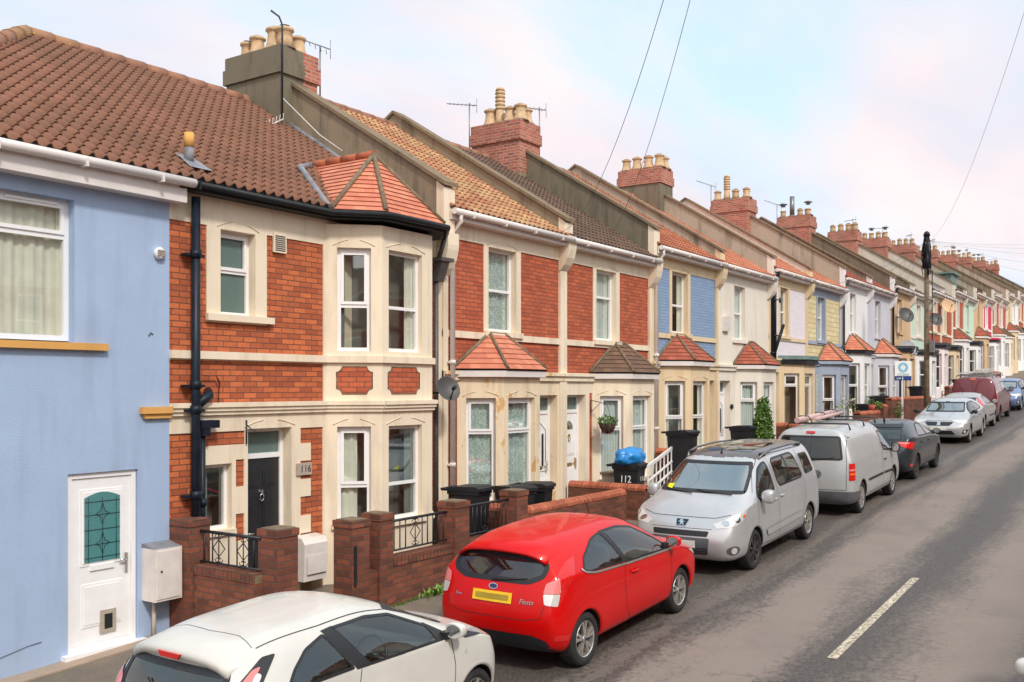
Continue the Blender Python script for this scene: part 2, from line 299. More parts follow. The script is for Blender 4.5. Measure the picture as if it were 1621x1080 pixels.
# ---------------------------------------------------------------- mesh builder
class MB:
    def __init__(s): s.v = []; s.f = []; s.mt = []; s.uv = []; s.sm = []; s.mats = []
    def mi(s, m):
        if m not in s.mats: s.mats.append(m)
        return s.mats.index(m)
    def face(s, pts, m, uv=None, smooth=False):
        i = len(s.v); s.v += [tuple(p) for p in pts]; s.f.append(tuple(range(i, i+len(pts)))); s.mt.append(s.mi(m)); s.sm.append(smooth)
        if uv is None:
            a, b, c = Vector(pts[0]), Vector(pts[1]), Vector(pts[2])
            nn = (b-a).cross(c-a)
            if nn.length < 1e-9 and len(pts) > 3: nn = (c-a).cross(Vector(pts[3])-a)
            if abs(nn.z) > .75*max(nn.length, 1e-12): uv = [(p[0], p[1]) for p in pts]
            else:
                t = Vector((-nn.y, nn.x, 0)); t = t.normalized() if t.length > 1e-9 else Vector((1, 0, 0))
                if abs(t.x) > abs(t.y): t = t if t.x > 0 else -t
                else: t = t if t.y > 0 else -t
                uv = [(Vector(p).dot(t), p[2]) for p in pts]
        s.uv.append(uv)
    def box(s, x0, x1, y0, y1, z0, z1, m, fr=None, skip=''):
        P = lambda a, b, c: fr.p(a, b, c) if fr else (a, b, c)
        q = dict(f=[(x0,y0,z0),(x1,y0,z0),(x1,y0,z1),(x0,y0,z1)], k=[(x1,y1,z0),(x0,y1,z0),(x0,y1,z1),(x1,y1,z1)],
                 l=[(x0,y1,z0),(x0,y0,z0),(x0,y0,z1),(x0,y1,z1)], r=[(x1,y0,z0),(x1,y1,z0),(x1,y1,z1),(x1,y0,z1)],
                 t=[(x0,y0,z1),(x1,y0,z1),(x1,y1,z1),(x0,y1,z1)], b=[(x0,y1,z0),(x1,y1,z0),(x1,y0,z0),(x0,y0,z0)])
        for k, ps in q.items():
            if k not in skip: s.face([P(*p) for p in ps], m)
    def prism(s, poly, d0, d1, m, axis='x', mtop=None):
        """polygon in the two other axes pushed from d0 to d1 along axis"""
        def P(a, b, d): return (d, a, b) if axis == 'x' else ((a, d, b) if axis == 'y' else (a, b, d))
        s.face([P(a, b, d0) for a, b in poly], m); s.face([P(a, b, d1) for a, b in reversed(poly)], m)
        for i in range(len(poly)):
            a, b = poly[i], poly[(i+1) % len(poly)]
            s.face([P(*a, d0), P(*a, d1), P(*b, d1), P(*b, d0)], m)
    def tube(s, pts, r, m, n=8, cap=True, smooth=True):
        pts = [Vector(p) for p in pts]; rs = r if isinstance(r, (list, tuple)) else [r]*len(pts); rings = []
        up = Vector((0, 0, 1))
        for i, p in enumerate(pts):
            t = (pts[min(i+1, len(pts)-1)]-pts[max(i-1, 0)]).normalized()
            a = t.cross(up)
            if a.length < .05: a = t.cross(Vector((1, 0, 0)))
            a.normalize(); b = a.cross(t)
            rings.append([p+(a*math.cos(2*PI*k/n)+b*math.sin(2*PI*k/n))*rs[i] for k in range(n)])
        for i in range(len(pts)-1):
            for k in range(n):
                s.face([rings[i][k], rings[i][(k+1) % n], rings[i+1][(k+1) % n], rings[i+1][k]], m, smooth=smooth)
        if cap: s.face(rings[0][::-1], m); s.face(rings[-1], m)
    def lathe(s, prof, c, m, n=14, ax='z', smooth=True, cap=True):
        rings = []
        for r, h in prof:
            ring = []
            for k in range(n):
                a = 2*PI*k/n
                if ax == 'z': q = (c[0]+r*math.cos(a), c[1]+r*math.sin(a), c[2]+h)
                elif ax == 'y': q = (c[0]+r*math.cos(a), c[1]+h, c[2]+r*math.sin(a))
                else: q = (c[0]+h, c[1]+r*math.cos(a), c[2]+r*math.sin(a))
                ring.append(q)
            rings.append(ring)
        for i in range(len(rings)-1):
            for k in range(n):
                q = [rings[i][k], rings[i][(k+1) % n], rings[i+1][(k+1) % n], rings[i+1][k]]
                if ax == 'y': q.reverse()
                s.face(q, m, smooth=smooth)
        if cap: s.face(rings[0][::-1], m); s.face(rings[-1], m)
    def build(s, name, parent=None, weld=False):
        me = bpy.data.meshes.new(name); o = bpy.data.objects.new(name, me); COL.objects.link(o)
        off = Vector((0, 0, 0))
        if parent is not None:
            o.parent = parent; q = parent
            while q is not None: off += q.location; q = q.parent
        me.from_pydata([tuple(Vector(p)-off) for p in s.v], [], s.f)
        for m in s.mats: me.materials.append(M[m])
        me.polygons.foreach_set('material_index', s.mt); me.polygons.foreach_set('use_smooth', s.sm)
        ul = me.uv_layers.new(name='UVMap'); flat = [c for f in s.uv for u in f for c in u]; ul.data.foreach_set('uv', flat)
        if weld or any(s.sm):
            b = bmesh.new(); b.from_mesh(me); bmesh.ops.remove_doubles(b, verts=b.verts, dist=.0004); b.to_mesh(me); b.free()
        me.update(); return o
class Fr:
    """a vertical plane's frame: a along it, d inwards, z up"""
    def __init__(s, ox, oy, ux=1, uy=0): s.o = (ox, oy); s.u = (ux, uy)
    def p(s, a, d, z): return (s.o[0]+a*s.u[0]-d*s.u[1], s.o[1]+a*s.u[1]+d*s.u[0], z)
F0 = Fr(0, 0)
def thing(name, label, cat, loc, group=None, rotz=0, kind=None):
    o = bpy.data.objects.new(name, None); COL.objects.link(o); o.location = loc; o.rotation_euler = (0, 0, rotz); o.empty_display_size = .3
    o['label'] = label; o['category'] = cat
    if group: o['group'] = group
    return o
def tag(o, label=None, cat=None, group=None, kind=None):
    for k, v in (('label', label), ('category', cat), ('group', group), ('kind', kind)):
        if v: o[k] = v
    return o
def copy_tree(o, parent=None):
    c = o.copy(); COL.objects.link(c)
    if parent: c.parent = parent
    for ch in list(o.children): copy_tree(ch, c)
    return c
def G(x):
    if x < -60: return -3.05+.045*(-66.6)
    if x < 49: return -3.05+.045*(x-6.6)
    if x < 130: return -3.05+.045*42.4+.065*(x-49)
    return -3.05+.045*42.4+.065*81+.01*(x-130)
# ---------------------------------------------------------------- ground, road, pavements
XS = [-300, -60, -20, 0, 20, 35, 49, 65, 90, 130, 300, 900]
def strip(name, y0, y1, off, m, xs=None, label=None, side=None, th=.2):
    b = MB(); xs = xs or XS
    for a, c in zip(xs, xs[1:]):
        b.face([(a, y0, G(a)+off), (c, y0, G(c)+off), (c, y1, G(c)+off), (a, y1, G(a)+off)], m)
        if side is not None:
            y = y0 if side < 0 else y1
            b.face([(a, y, G(a)+off-th), (c, y, G(c)+off-th), (c, y, G(c)+off), (a, y, G(a)+off)], m)
    o = b.build(name); o['kind'] = 'structure'
    return o
strip('ground', -500, 500, -.30, 'earth')
XR = [-60, -20, 0, 20, 35, 49, 65, 90, 130, 300]
strip('road', -11.2, -3.0, -.165, 'asphalt', XR)
strip('kerb', -3.0, -2.86, 0, 'kerb_stone', XR, side=-1)
strip('pavement', -2.86, 0.3, .002, 'paving', XR)
strip('kerb_opposite', -11.35, -11.2, 0, 'kerb_stone', XR, side=1)
strip('pavement_opposite', -13.2, -11.35, .002, 'paving', XR)
strip('paving_edge', -.28, -.002, .02, 'kerb_stone', [-20, 0, 2, 4, 6, 7.4], side=-1, th=.05)
b = MB()
def dash(x0, x1, y, wd):
    n_ = 10
    for i in range(n_):
        a = x0+(x1-x0)*i/n_; c = x0+(x1-x0)*(i+1)/n_
        b.face([(a, y-wd/2, G(a)-.161), (c, y-wd/2, G(c)-.161), (c, y+wd/2, G(c)-.161), (a, y+wd/2, G(a)-.161)], 'road_paint')
for x0, x1 in ((2.2, 6.3), (10.9, 15.2), (56.6, 60.8), (65.4, 69.6)): dash(x0, x1, -7.1, .11)
o = b.build('road_marking'); tag(o, kind='structure')
# ---------------------------------------------------------------- wall relief with openings
def relief(b, fr, a0, a1, z0, z1, base, zones=(), opens=(), back=None):
    """a wall face from cells: zones (a0,a1,z0,z1,mat,depth), opens (a0,a1,z0,z1,depth,reveal_mat)"""
    xs = {a0, a1}; zs = {z0, z1}
    for q in list(zones)+list(opens):
        for x in q[0:2]:
            if a0 < x < a1: xs.add(x)
        for z in q[2:4]:
            if z0 < z < z1: zs.add(z)
    xs = sorted(xs); zs = sorted(zs); nx, nz = len(xs)-1, len(zs)-1
    def cell(i, j):
        if i < 0 or j < 0 or i >= nx or j >= nz: return None
        x = (xs[i]+xs[i+1])/2; z = (zs[j]+zs[j+1])/2
        for q in opens:
            if q[0] < x < q[1] and q[2] < z < q[3]: return ('open', q[4], q[5])
        r = (base, 0, base)
        for q in zones:
            if q[0] < x < q[1] and q[2] < z < q[3]: r = (q[4], q[5], base if q[5] > 0 else q[4])
        return r
    for i in range(nx):
        for j in range(nz):
            c = cell(i, j)
            if c[0] != 'open':
                d = c[1]; b.face([fr.p(xs[i], d, zs[j]), fr.p(xs[i+1], d, zs[j]), fr.p(xs[i+1], d, zs[j+1]), fr.p(xs[i], d, zs[j+1])], c[0])
            for (ii, jj) in ((i+1, j), (i, j+1)):
                e = cell(ii, jj)
                if e is None: continue
                d1, d2 = c[1], e[1]
                if abs(d1-d2) < 1e-6: continue
                m = c[2] if d1 > d2 else e[2]
                if ii > i:
                    x = xs[i+1]; q = [fr.p(x, d1, zs[j]), fr.p(x, d2, zs[j]), fr.p(x, d2, zs[j+1]), fr.p(x, d1, zs[j+1])]
                else:
                    z = zs[j+1]; q = [fr.p(xs[i], d1, z), fr.p(xs[i+1], d1, z), fr.p(xs[i+1], d2, z), fr.p(xs[i], d2, z)]
                b.face(q, m)
CURT = {'net': 'curtain_net', 'blind': 'curtain_blind', 'cream': 'curtain_cream', 'grey': 'curtain_grey'}
def curtain(b, fr, a0, a1, z0, z1, d, m, amp=.018, n=None):
    n = n or max(6, int((a1-a0)/.035)); pts = []
    for i in range(n+1):
        a = a0+(a1-a0)*i/n; pts.append((a, d+amp*math.sin(i*1.9)+amp*.6*math.sin(i*.7+1)))
    for (a, da), (c, dc) in zip(pts, pts[1:]):
        b.face([fr.p(a, da, z0), fr.p(c, dc, z0), fr.p(c, dc, z1), fr.p(a, da, z1)], m, uv=[(a, z0), (c, z0), (c, z1), (a, z1)], smooth=True)
def window(parent, fr, a0, a1, z0, z1, d, split=(.46,), light=None, cur=None, glassm='glass', fw=.055, frame='upvc', inner='interior_dark', detail=True, vents=False, dep=.55, spr=.2):
    """window frame with transoms, its panes and what hangs behind them"""
    b = MB(); g = MB(); T = .05
    def ring(x0, x1, y0, y1, wdt, d0, d1):
        b.box(x0, x0+wdt, d0, d1, y0, y1, frame, fr); b.box(x1-wdt, x1, d0, d1, y0, y1, frame, fr)
        b.box(x0+wdt, x1-wdt, d0, d1, y0, y0+wdt, frame, fr); b.box(x0+wdt, x1-wdt, d0, d1, y1-wdt, y1, frame, fr)
    ring(a0, a1, z0, z1, fw, d, d+T)
    zs = [z0+fw]+[z0+(z1-z0)*s for s in split]+[z1-fw]
    for k in range(len(zs)-1):
        lo = zs[k]+(fw*.45 if k else 0); hi_ = zs[k+1]-(fw*.45 if k < len(zs)-2 else 0)
        if k: b.box(a0+fw, a1-fw, d, d+T, zs[k]-fw*.45, zs[k]+fw*.45, frame, fr)
        x0, x1 = a0+fw, a1-fw
        if detail and light is not None and k in light:
            ring(x0, x1, lo, hi_, .042, d-.018, d+.02); x0 += .042; x1 -= .042; lo += .042; hi_ -= .042
        g.face([fr.p(x0, d+.03, lo), fr.p(x1, d+.03, lo), fr.p(x1, d+.03, hi_), fr.p(x0, d+.03, hi_)], glassm)
    if vents: b.box(a0+fw+.08, a1-fw-.08, d-.018, d-.001, z1-.05, z1-.025, frame, fr)
    w_ = b.build('window', parent)
    g.build('pane', w_)
    h = MB(); D = d+dep
    h.face([fr.p(a0-spr, D, z0-spr), fr.p(a1+spr, D, z0-spr), fr.p(a1+spr, D, z1+spr), fr.p(a0-spr, D, z1+spr)], inner)
    h.face([fr.p(a0, d+T, z0), fr.p(a0-spr, D, z0-spr), fr.p(a0-spr, D, z1+spr), fr.p(a0, d+T, z1)], inner)
    h.face([fr.p(a1, d+T, z0), fr.p(a1+spr, D, z0-spr), fr.p(a1+spr, D, z1+spr), fr.p(a1, d+T, z1)], inner)
    h.face([fr.p(a0, d+T, z0), fr.p(a1, d+T, z0), fr.p(a1+spr, D, z0-spr), fr.p(a0-spr, D, z0-spr)], inner)
    h.face([fr.p(a0, d+T, z1), fr.p(a1, d+T, z1), fr.p(a1+spr, D, z1+spr), fr.p(a0-spr, D, z1+spr)], inner)
    h.build('room_lining', w_)
    if cur:
        c = MB()
        for (f0, f1, h0, m) in cur:
            curtain(c, fr, a0+(a1-a0)*f0, a0+(a1-a0)*f1, z0+(z1-z0)*h0, z1-.02, d+.085, CURT[m])
        c.build('curtain', w_)
    return w_
def mould(b, fr, a0, a1, z, m):
    """thin arched lines incised over a window head"""
    for s in (0, 1):
        pts = []
        for k in range(6):
            t = k/5*.36
            tt = t if s == 0 else 1-t
            pts.append(fr.p(a0-.06+(a1-a0+.12)*tt, -.006, z+.03+.09*math.sin(PI*min(tt, 1-tt)*1.1)))
        b.tube(pts, .007, m, 4)
def tiled(b, fr0, A, B, C, D_, rows, m, prof=0.0, per=.15, lift=.028, ucount=None, uoff=0.0, res=4):
    """courses of tiles on the facet A-B (eave) to D-C (top): real steps, optional rolls"""
    A, B, C, D_ = map(Vector, (A, B, C, D_))
    nrm = (B-A).cross(D_-A)
    if nrm.length < 1e-6: nrm = (B-A).cross(C-A)
    nrm.normalize()
    if nrm.z < 0: nrm = -nrm
    ud = (B-A).normalized()
    # outline over slope v: left edge A->D, right edge B->C, in (u,v)
    def uv_(p): return (p-A).dot(ud)
    uL0, uL1 = uv_(A), uv_(D_); uR0, uR1 = uv_(B), uv_(C)
    vd = (D_-A) - ud*((D_-A).dot(ud)); 
    H = vd.length; vd = vd.normalized() if H > 1e-6 else ((C-B) - ud*((C-B).dot(ud))).normalized()
    if H < 1e-6: H = (C-B).length
    umin = min(uL0, uL1); umax = max(uR0, uR1)
    if prof > 0: step = per/res
    else: step = (umax-umin)
    n = max(1, int(math.ceil((umax-umin)/step)))
    def h(u):
        if prof <= 0: return 0
        ph = ((u+uoff) % per)/per
        return prof*(max(0, math.sin(ph*2*PI))**1.0*1.0 - .25*max(0, -math.sin(ph*2*PI)))
    for r_ in range(rows):
        v0, v1 = r_/rows, (r_+1)/rows
        l0, l1 = uL0+(uL1-uL0)*v0, uL0+(uL1-uL0)*v1; R0, R1 = uR0+(uR1-uR0)*v0, uR0+(uR1-uR0)*v1
        for i in range(n):
            ua, ub = umin+i*step, umin+(i+1)*step
            a0 = min(max(ua, l0), R0); b0 = min(max(ub, l0), R0); a1 = min(max(ua, l1), R1); b1 = min(max(ub, l1), R1)
            if b0-a0 < 1e-5 and b1-a1 < 1e-5: continue
            tw = .3 if prof > 0 else .165
            sh = 0 if prof > 0 else (r_ % 2)*.5
            def P(u, v, lf): return A+ud*u+vd*(v*H)+nrm*(lf+h(u))
            ve = min(1.0, v1+.3/rows)
            q = [P(a0, v0, lift), P(b0, v0, lift), P(b1, v1, .004), P(a1, v1, .004)]
            uvs = [((a0+uoff)/tw+sh, r_+.02), ((b0+uoff)/tw+sh, r_+.02), ((b1+uoff)/tw+sh, r_+.98), ((a1+uoff)/tw+sh, r_+.98)]
            b.face(q, m, uv=uvs, smooth=(prof > 0))
            lp = min(.016, lift*.5); uc = [((a0+uoff)/tw+sh, r_+.02)]*4
            b.face([P(a0, v0, lift-lp), P(b0, v0, lift-lp), P(b0, v0, lift), P(a0, v0, lift)], m, uv=uc)
            if ve > v1: b.face([P(a1, v1, .004), P(b1, v1, .004), P(b1, ve, -.02), P(a1, ve, -.02)], m, uv=uc)
            b.face([P(b0, v0, lift-lp), P(a0, v0, lift-lp), P(a1, v1, -.006), P(b1, v1, -.006)], m, uv=uc)
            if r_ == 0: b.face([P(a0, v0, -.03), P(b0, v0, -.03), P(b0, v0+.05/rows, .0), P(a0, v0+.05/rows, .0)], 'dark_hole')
# split joints between plain tiles as thin dark gaps come from the UV based colours
YR = 4.4; RISE = 2.9
def roof_z(E, y): return E+.06+RISE*(y+.22)/(YR+.22)
def main_roof(parent, x0, x1, E, m, hip=None, rows=14, res=5, ridge='ridge_tile', prof=.026, per=.165, notch=None):
    b = MB()
    A = (x0 if hip is None else hip, -.22, E+.06); B = (x1, -.22, E+.06); C = (x1, YR, E+.06+RISE)
    D_ = (x0, YR, E+.06+RISE) if hip is None else (x0, YR, E+.06+RISE)
    tiled(b, None, A, B, C, D_, rows, m, prof, per, .034, res=res)
    zb = E+.06
    # rear slope, flat tiles
    if hip is None: tiled(b, None, (x1, 2*YR+.22, zb), (x0, 2*YR+.22, zb), (x0, YR, zb+RISE), (x1, YR, zb+RISE), 8, m, 0)
    else:
        tiled(b, None, (x1, 2*YR+.22, zb), (hip, 2*YR+.22, zb), (x0, YR, zb+RISE), (x1, YR, zb+RISE), 8, m, 0)
        tiled(b, None, (hip, 2*YR+.22, zb), (hip, -.22, zb), (x0, YR, zb+RISE), (x0, YR, zb+RISE), rows, m, 0)
    o = b.build('roof', parent)
    r = MB(); n = int((x1-x0)/.42)
    for k in range(n):
        a = x0+(x1-x0)*k/n; c = x0+(x1-x0)*(k+1)/n
        r.tube([(a+.004, YR, zb+RISE-.02), (c-.004, YR, zb+RISE-.012)], [.12, .125], ridge, 8)
    if hip is not None:
        P0 = Vector((hip, -.22, zb)); P1 = Vector((x0, YR, zb+RISE)); n = 12
        for k in range(n):
            r.tube([P0.lerp(P1, k/n), P0.lerp(P1, (k+.99)/n)], [.125, .115], ridge, 8)
    r.build('ridge', o)
    return o
POT = {'a': [(.20, 0), (.19, .05), (.145, .16), (.13, .30), (.135, .35), (.17, .37), (.17, .41), (.13, .41)],
       'b': [(.16, 0), (.15, .18), (.14, .32), (.175, .34), (.175, .39), (.14, .39)],
       's': [(.12, 0), (.11, .5), (.135, .52), (.135, .56), (.1, .56)]}
def aerial(parent, x, y, z, h=1.1, ang=.6, kind=0):
    b = MB(); b.tube([(x, y, z-.5), (x, y, z+h)], .016, 'metal_grey', 5)
    dx, dy = math.cos(ang), math.sin(ang)
    L_ = .6
    b.tube([(x-dx*.2, y-dy*.2, z+h-.06), (x+dx*L_, y+dy*L_, z+h-.06+(.25 if kind else 0))], .011, 'metal_grey', 4)
    for k in range(7):
        t = -.12+k*.105; q = .13-.008*k; zz_ = z+h-.06+(.25*(t/L_) if kind else 0)
        b.tube([(x+dx*t-dy*q, y+dy*t+dx*q, zz_), (x+dx*t+dy*q, y+dy*t-dx*q, zz_)], .007, 'metal_grey', 4)
    b.tube([(x-dx*.2, y-dy*.2, z+h-.25), (x-dx*.2, y-dy*.2, z+h+.13)], .008, 'metal_grey', 4)
    return b.build('aerial', parent)
def chimney(parent, xc, E, style, pots, aer=(), wd=.95, y0=3.45, y1=4.95, potm='clay_pot'):
    """stack on the party wall: style = material (left half, right half)"""
    b = MB(); zt = E+3.86; z0 = E+1.6; x0, x1 = xc-wd/2, xc+wd/2; ml, mr = style[0], style[1]; low = style[2] if len(style) > 2 else None
    def lay(a0, a1, b0, b1, za, zb):
        if ml == mr: b.box(a0, a1, b0, b1, za, zb, ml)
        else:
            xm = xc+.1
            b.box(a0, xm, b0, b1, za, zb, ml, skip='r'); b.box(xm, a1, b0, b1, za, zb, mr, skip='l')
    if low:
        b.box(x0-.01, x1+.01, y0-.01, y1+.01, z0, zt-low[1], low[0])
        if low[1] > .53: lay(x0, x1, y0, y1, zt-low[1], zt-.52)
    else: lay(x0, x1, y0, y1, z0, zt-.52)
    lay(x0-.05, x1+.05, y0-.05, y1+.05, zt-.52, zt-.24)
    lay(x0-.02, x1+.02, y0-.02, y1+.02, zt-.24, zt)
    b.face([(x0-.02, y0-.02, zt+.002), (x1+.02, y0-.02, zt+.002), (x1+.02, y1+.02, zt+.002), (x0-.02, y1+.02, zt+.002)], 'mortar')
    o = b.build('chimney', parent)
    hm = MB()   # mortar flaunching the pots stand in
    for (px_, py_, kd, sc) in pots:
        x = x0+wd*px_; y = y0+(y1-y0)*py_
        hm.lathe([(.24, 0), (.2, .05), (.12, .09)], (x, y, zt+.003), 'mortar', 9)
        p = MB()
        if kd == 'v':   # tall louvred pot
            p.lathe([(.15, 0), (.12, .16), (.11, .4)], (x, y, zt+.02), potm, 12)
            for k in range(5): p.lathe([(.09, .4+.1*k), (.14, .42+.1*k), (.12, .48+.1*k), (.09, .5+.1*k)], (x, y, zt+.02), potm, 12)
            p.lathe([(.13, .9), (.09, .98), (.02, 1.0)], (x, y, zt+.02), potm, 12)
        elif kd == 'm': p.lathe([(.11, 0), (.11, .95)], (x, y, zt+.02), 'metal_grey', 12)
        elif kd == 'c':
            p.lathe([(r_*sc, h_*sc) for r_, h_ in POT['b']], (x, y, zt+.02), potm, 12)
            p.lathe([(.1, .5), (.1, .56)], (x, y, zt+.02), 'metal_grey', 10); p.lathe([(.2, .6), (.17, .64), (.03, .68)], (x, y, zt+.02), 'metal_grey', 10)
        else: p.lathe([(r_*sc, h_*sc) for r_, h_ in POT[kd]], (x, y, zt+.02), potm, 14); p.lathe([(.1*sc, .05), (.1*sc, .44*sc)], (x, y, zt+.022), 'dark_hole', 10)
        p.build('chimney_pot', o)
    hm.build('flaunching', o)
    for a in aer: aerial(o, *a)
    return o
def parapet(parent, xc, E, Ehi, m, top=.36, wd=.3, front='cream', kneel=True, yfront=-.16, ymax=None):
    """party wall standing above the roofs, with its coping and corbel"""
    b = MB(); zl = lambda y: roof_z(Ehi, y)+top
    yr = YR
    poly = [(0.0, E-.3), (0.0, zl(0)-.02), (yr, zl(yr)), (2*yr, zl(0)), (2*yr, E-.3)]
    b.prism(poly, xc-wd/2, xc+wd/2, m)
    o = b.build('parapet', parent)
    c = MB(); n = 9; t = .07
    ys = yfront-.04
    for sgn in (0, 1):
        for k in range(n):
            y0 = ys+(yr-ys)*k/n; y1 = ys+(yr-ys)*(k+.985)/n
            q = [(y0, zl(y0)), (y1, zl(y1)), (y1, zl(y1)+t), (y0, zl(y0)+t)]
            if sgn: q = [(2*yr-a, z) for a, z in q][::-1]
            c.prism(q, xc-wd/2-.05, xc+wd/2+.05, 'coping_stone')
    c.build('coping', o)
    if kneel:
        k = MB(); zt = zl(ys)-.02
        pts = [(0.0, E-.62), (-.05, E-.60), (-.13, E-.5), (-.2, E-.36), (-.24, E-.2), (-.25, E-.12), (-.25, E+.08), (yfront, E+.08), (yfront, zt), (0.0, zl(0)-.02)]
        k.prism(pts, xc-.15, xc+.15, front)
        k.build('corbel', o)
    return o
def gutter(parent, x0, x1, E, m='gutter_white', y=-.27, fascia=True, fm=None, pts=None, soffit=True):
    b = MB(); g = pts or [(x0, y, E), (x1, y, E)]
    b.tube(g, .058 if pts is None else .045, m, 8)
    n = max(1, int((x1-x0)/.9))
    for k in range(n): x = x0+(k+.5)*(x1-x0)/n; b.box(x-.015, x+.015, y-.064, y+.06, E-.07, E+.02, m)
    if fascia:
        fm = fm or m
        b.box(x0, x1, y+.07, y+.09, E-.13, E+.04, fm); b.box(x0, x1, y+.09, 0.0, E-.13, E-.115, fm)
    return b.build('gutter', parent)
def downpipe(parent, x, ztop, zbot, m, r=.04, y=-.09, swan=True, ygut=-.27, name='downpipe'):
    b = MB(); p = []
    if swan: p += [(x, ygut, ztop), (x, ygut, ztop-.12), (x, y, ztop-.32)]
    else: p += [(x, y, ztop)]
    p += [(x, y, zbot)]
    b.tube(p, r, m, 9)
    z = ztop-.8
    while z > zbot: b.lathe([(r*1.28, 0), (r*1.28, .07)], (x, y, z), m, 9); b.box(x-r*2, x+r*2, y+.01, 0, z+.02, z+.05, m); z -= 1.75
    return b.build(name, parent)
def bay_frames(x0, x1, d):
    """left canted, front, right canted frames with lengths"""
    q = math.sqrt(.5); L_ = d/q
    return [(Fr(x0, 0, q, -q), L_), (Fr(x0+d, -d), x1-x0-2*d), (Fr(x1-d, -d, q, q), L_)]
def bay_roof(parent, x0, x1, d, ze, zt, m='plain_tiles', rows=8, hipm='mortar', fascia='gutter_white', oh=.13, top=(.4, .6), fh=.13):
    b = MB(); X0, X1 = x0-oh*1.2, x1+oh*1.2; c0, c1 = x0+d-oh*.4, x1-d+oh*.4; yf = -d-oh
    t0 = x0+(x1-x0)*top[0]; t1 = x0+(x1-x0)*top[1]
    T0, T1 = (t0, -.03, zt), (t1, -.03, zt)
    tiled(b, None, (X0, 0, ze), (c0, yf, ze), T0, T0, rows, m, 0, lift=.02)
    tiled(b, None, (c0, yf, ze), (c1, yf, ze), T1, T0, rows, m, 0, lift=.02)
    tiled(b, None, (c1, yf, ze), (X1, 0, ze), T1, T1, rows, m, 0, lift=.02)
    o = b.build('bay_roof', parent)
    h = MB()
    for P, Q in (((c0, yf, ze), T0), ((c1, yf, ze), T1), (T0, T1), ((X0, -.02, ze), T0), ((X1, -.02, ze), T1)):
        P = Vector(P); Q = Vector(Q); h.tube([P+Vector((0, 0, .02)), Q+Vector((0, 0, .02))], .035, hipm, 6)
    h.build('hip', o)
    f = MB(); P = [(X0+.03, 0), (c0, yf+.03), (c1, yf+.03), (X1-.03, 0)]
    f.prism(P, ze-fh, ze-.003, fascia, 'z')
    f.build('fascia', o)
    return o
def flat_bay_roof(parent, x0, x1, d, ze, m='felt_dark'):
    b = MB(); oh = .1
    f = [(x0-oh, 0), (x0+d-.04, -d-oh), (x1-d+.04, -d-oh), (x1+oh, 0)]; b.prism(f, ze-.15, ze, 'black_plastic', 'z')
    f = [(x0-oh-.03, 0), (x0+d-.05, -d-oh-.04), (x1-d+.05, -d-oh-.04), (x1+oh+.03, 0)]; b.prism(f, ze+.001, ze+.12, m, 'z')
    return b.build('bay_roof', parent)
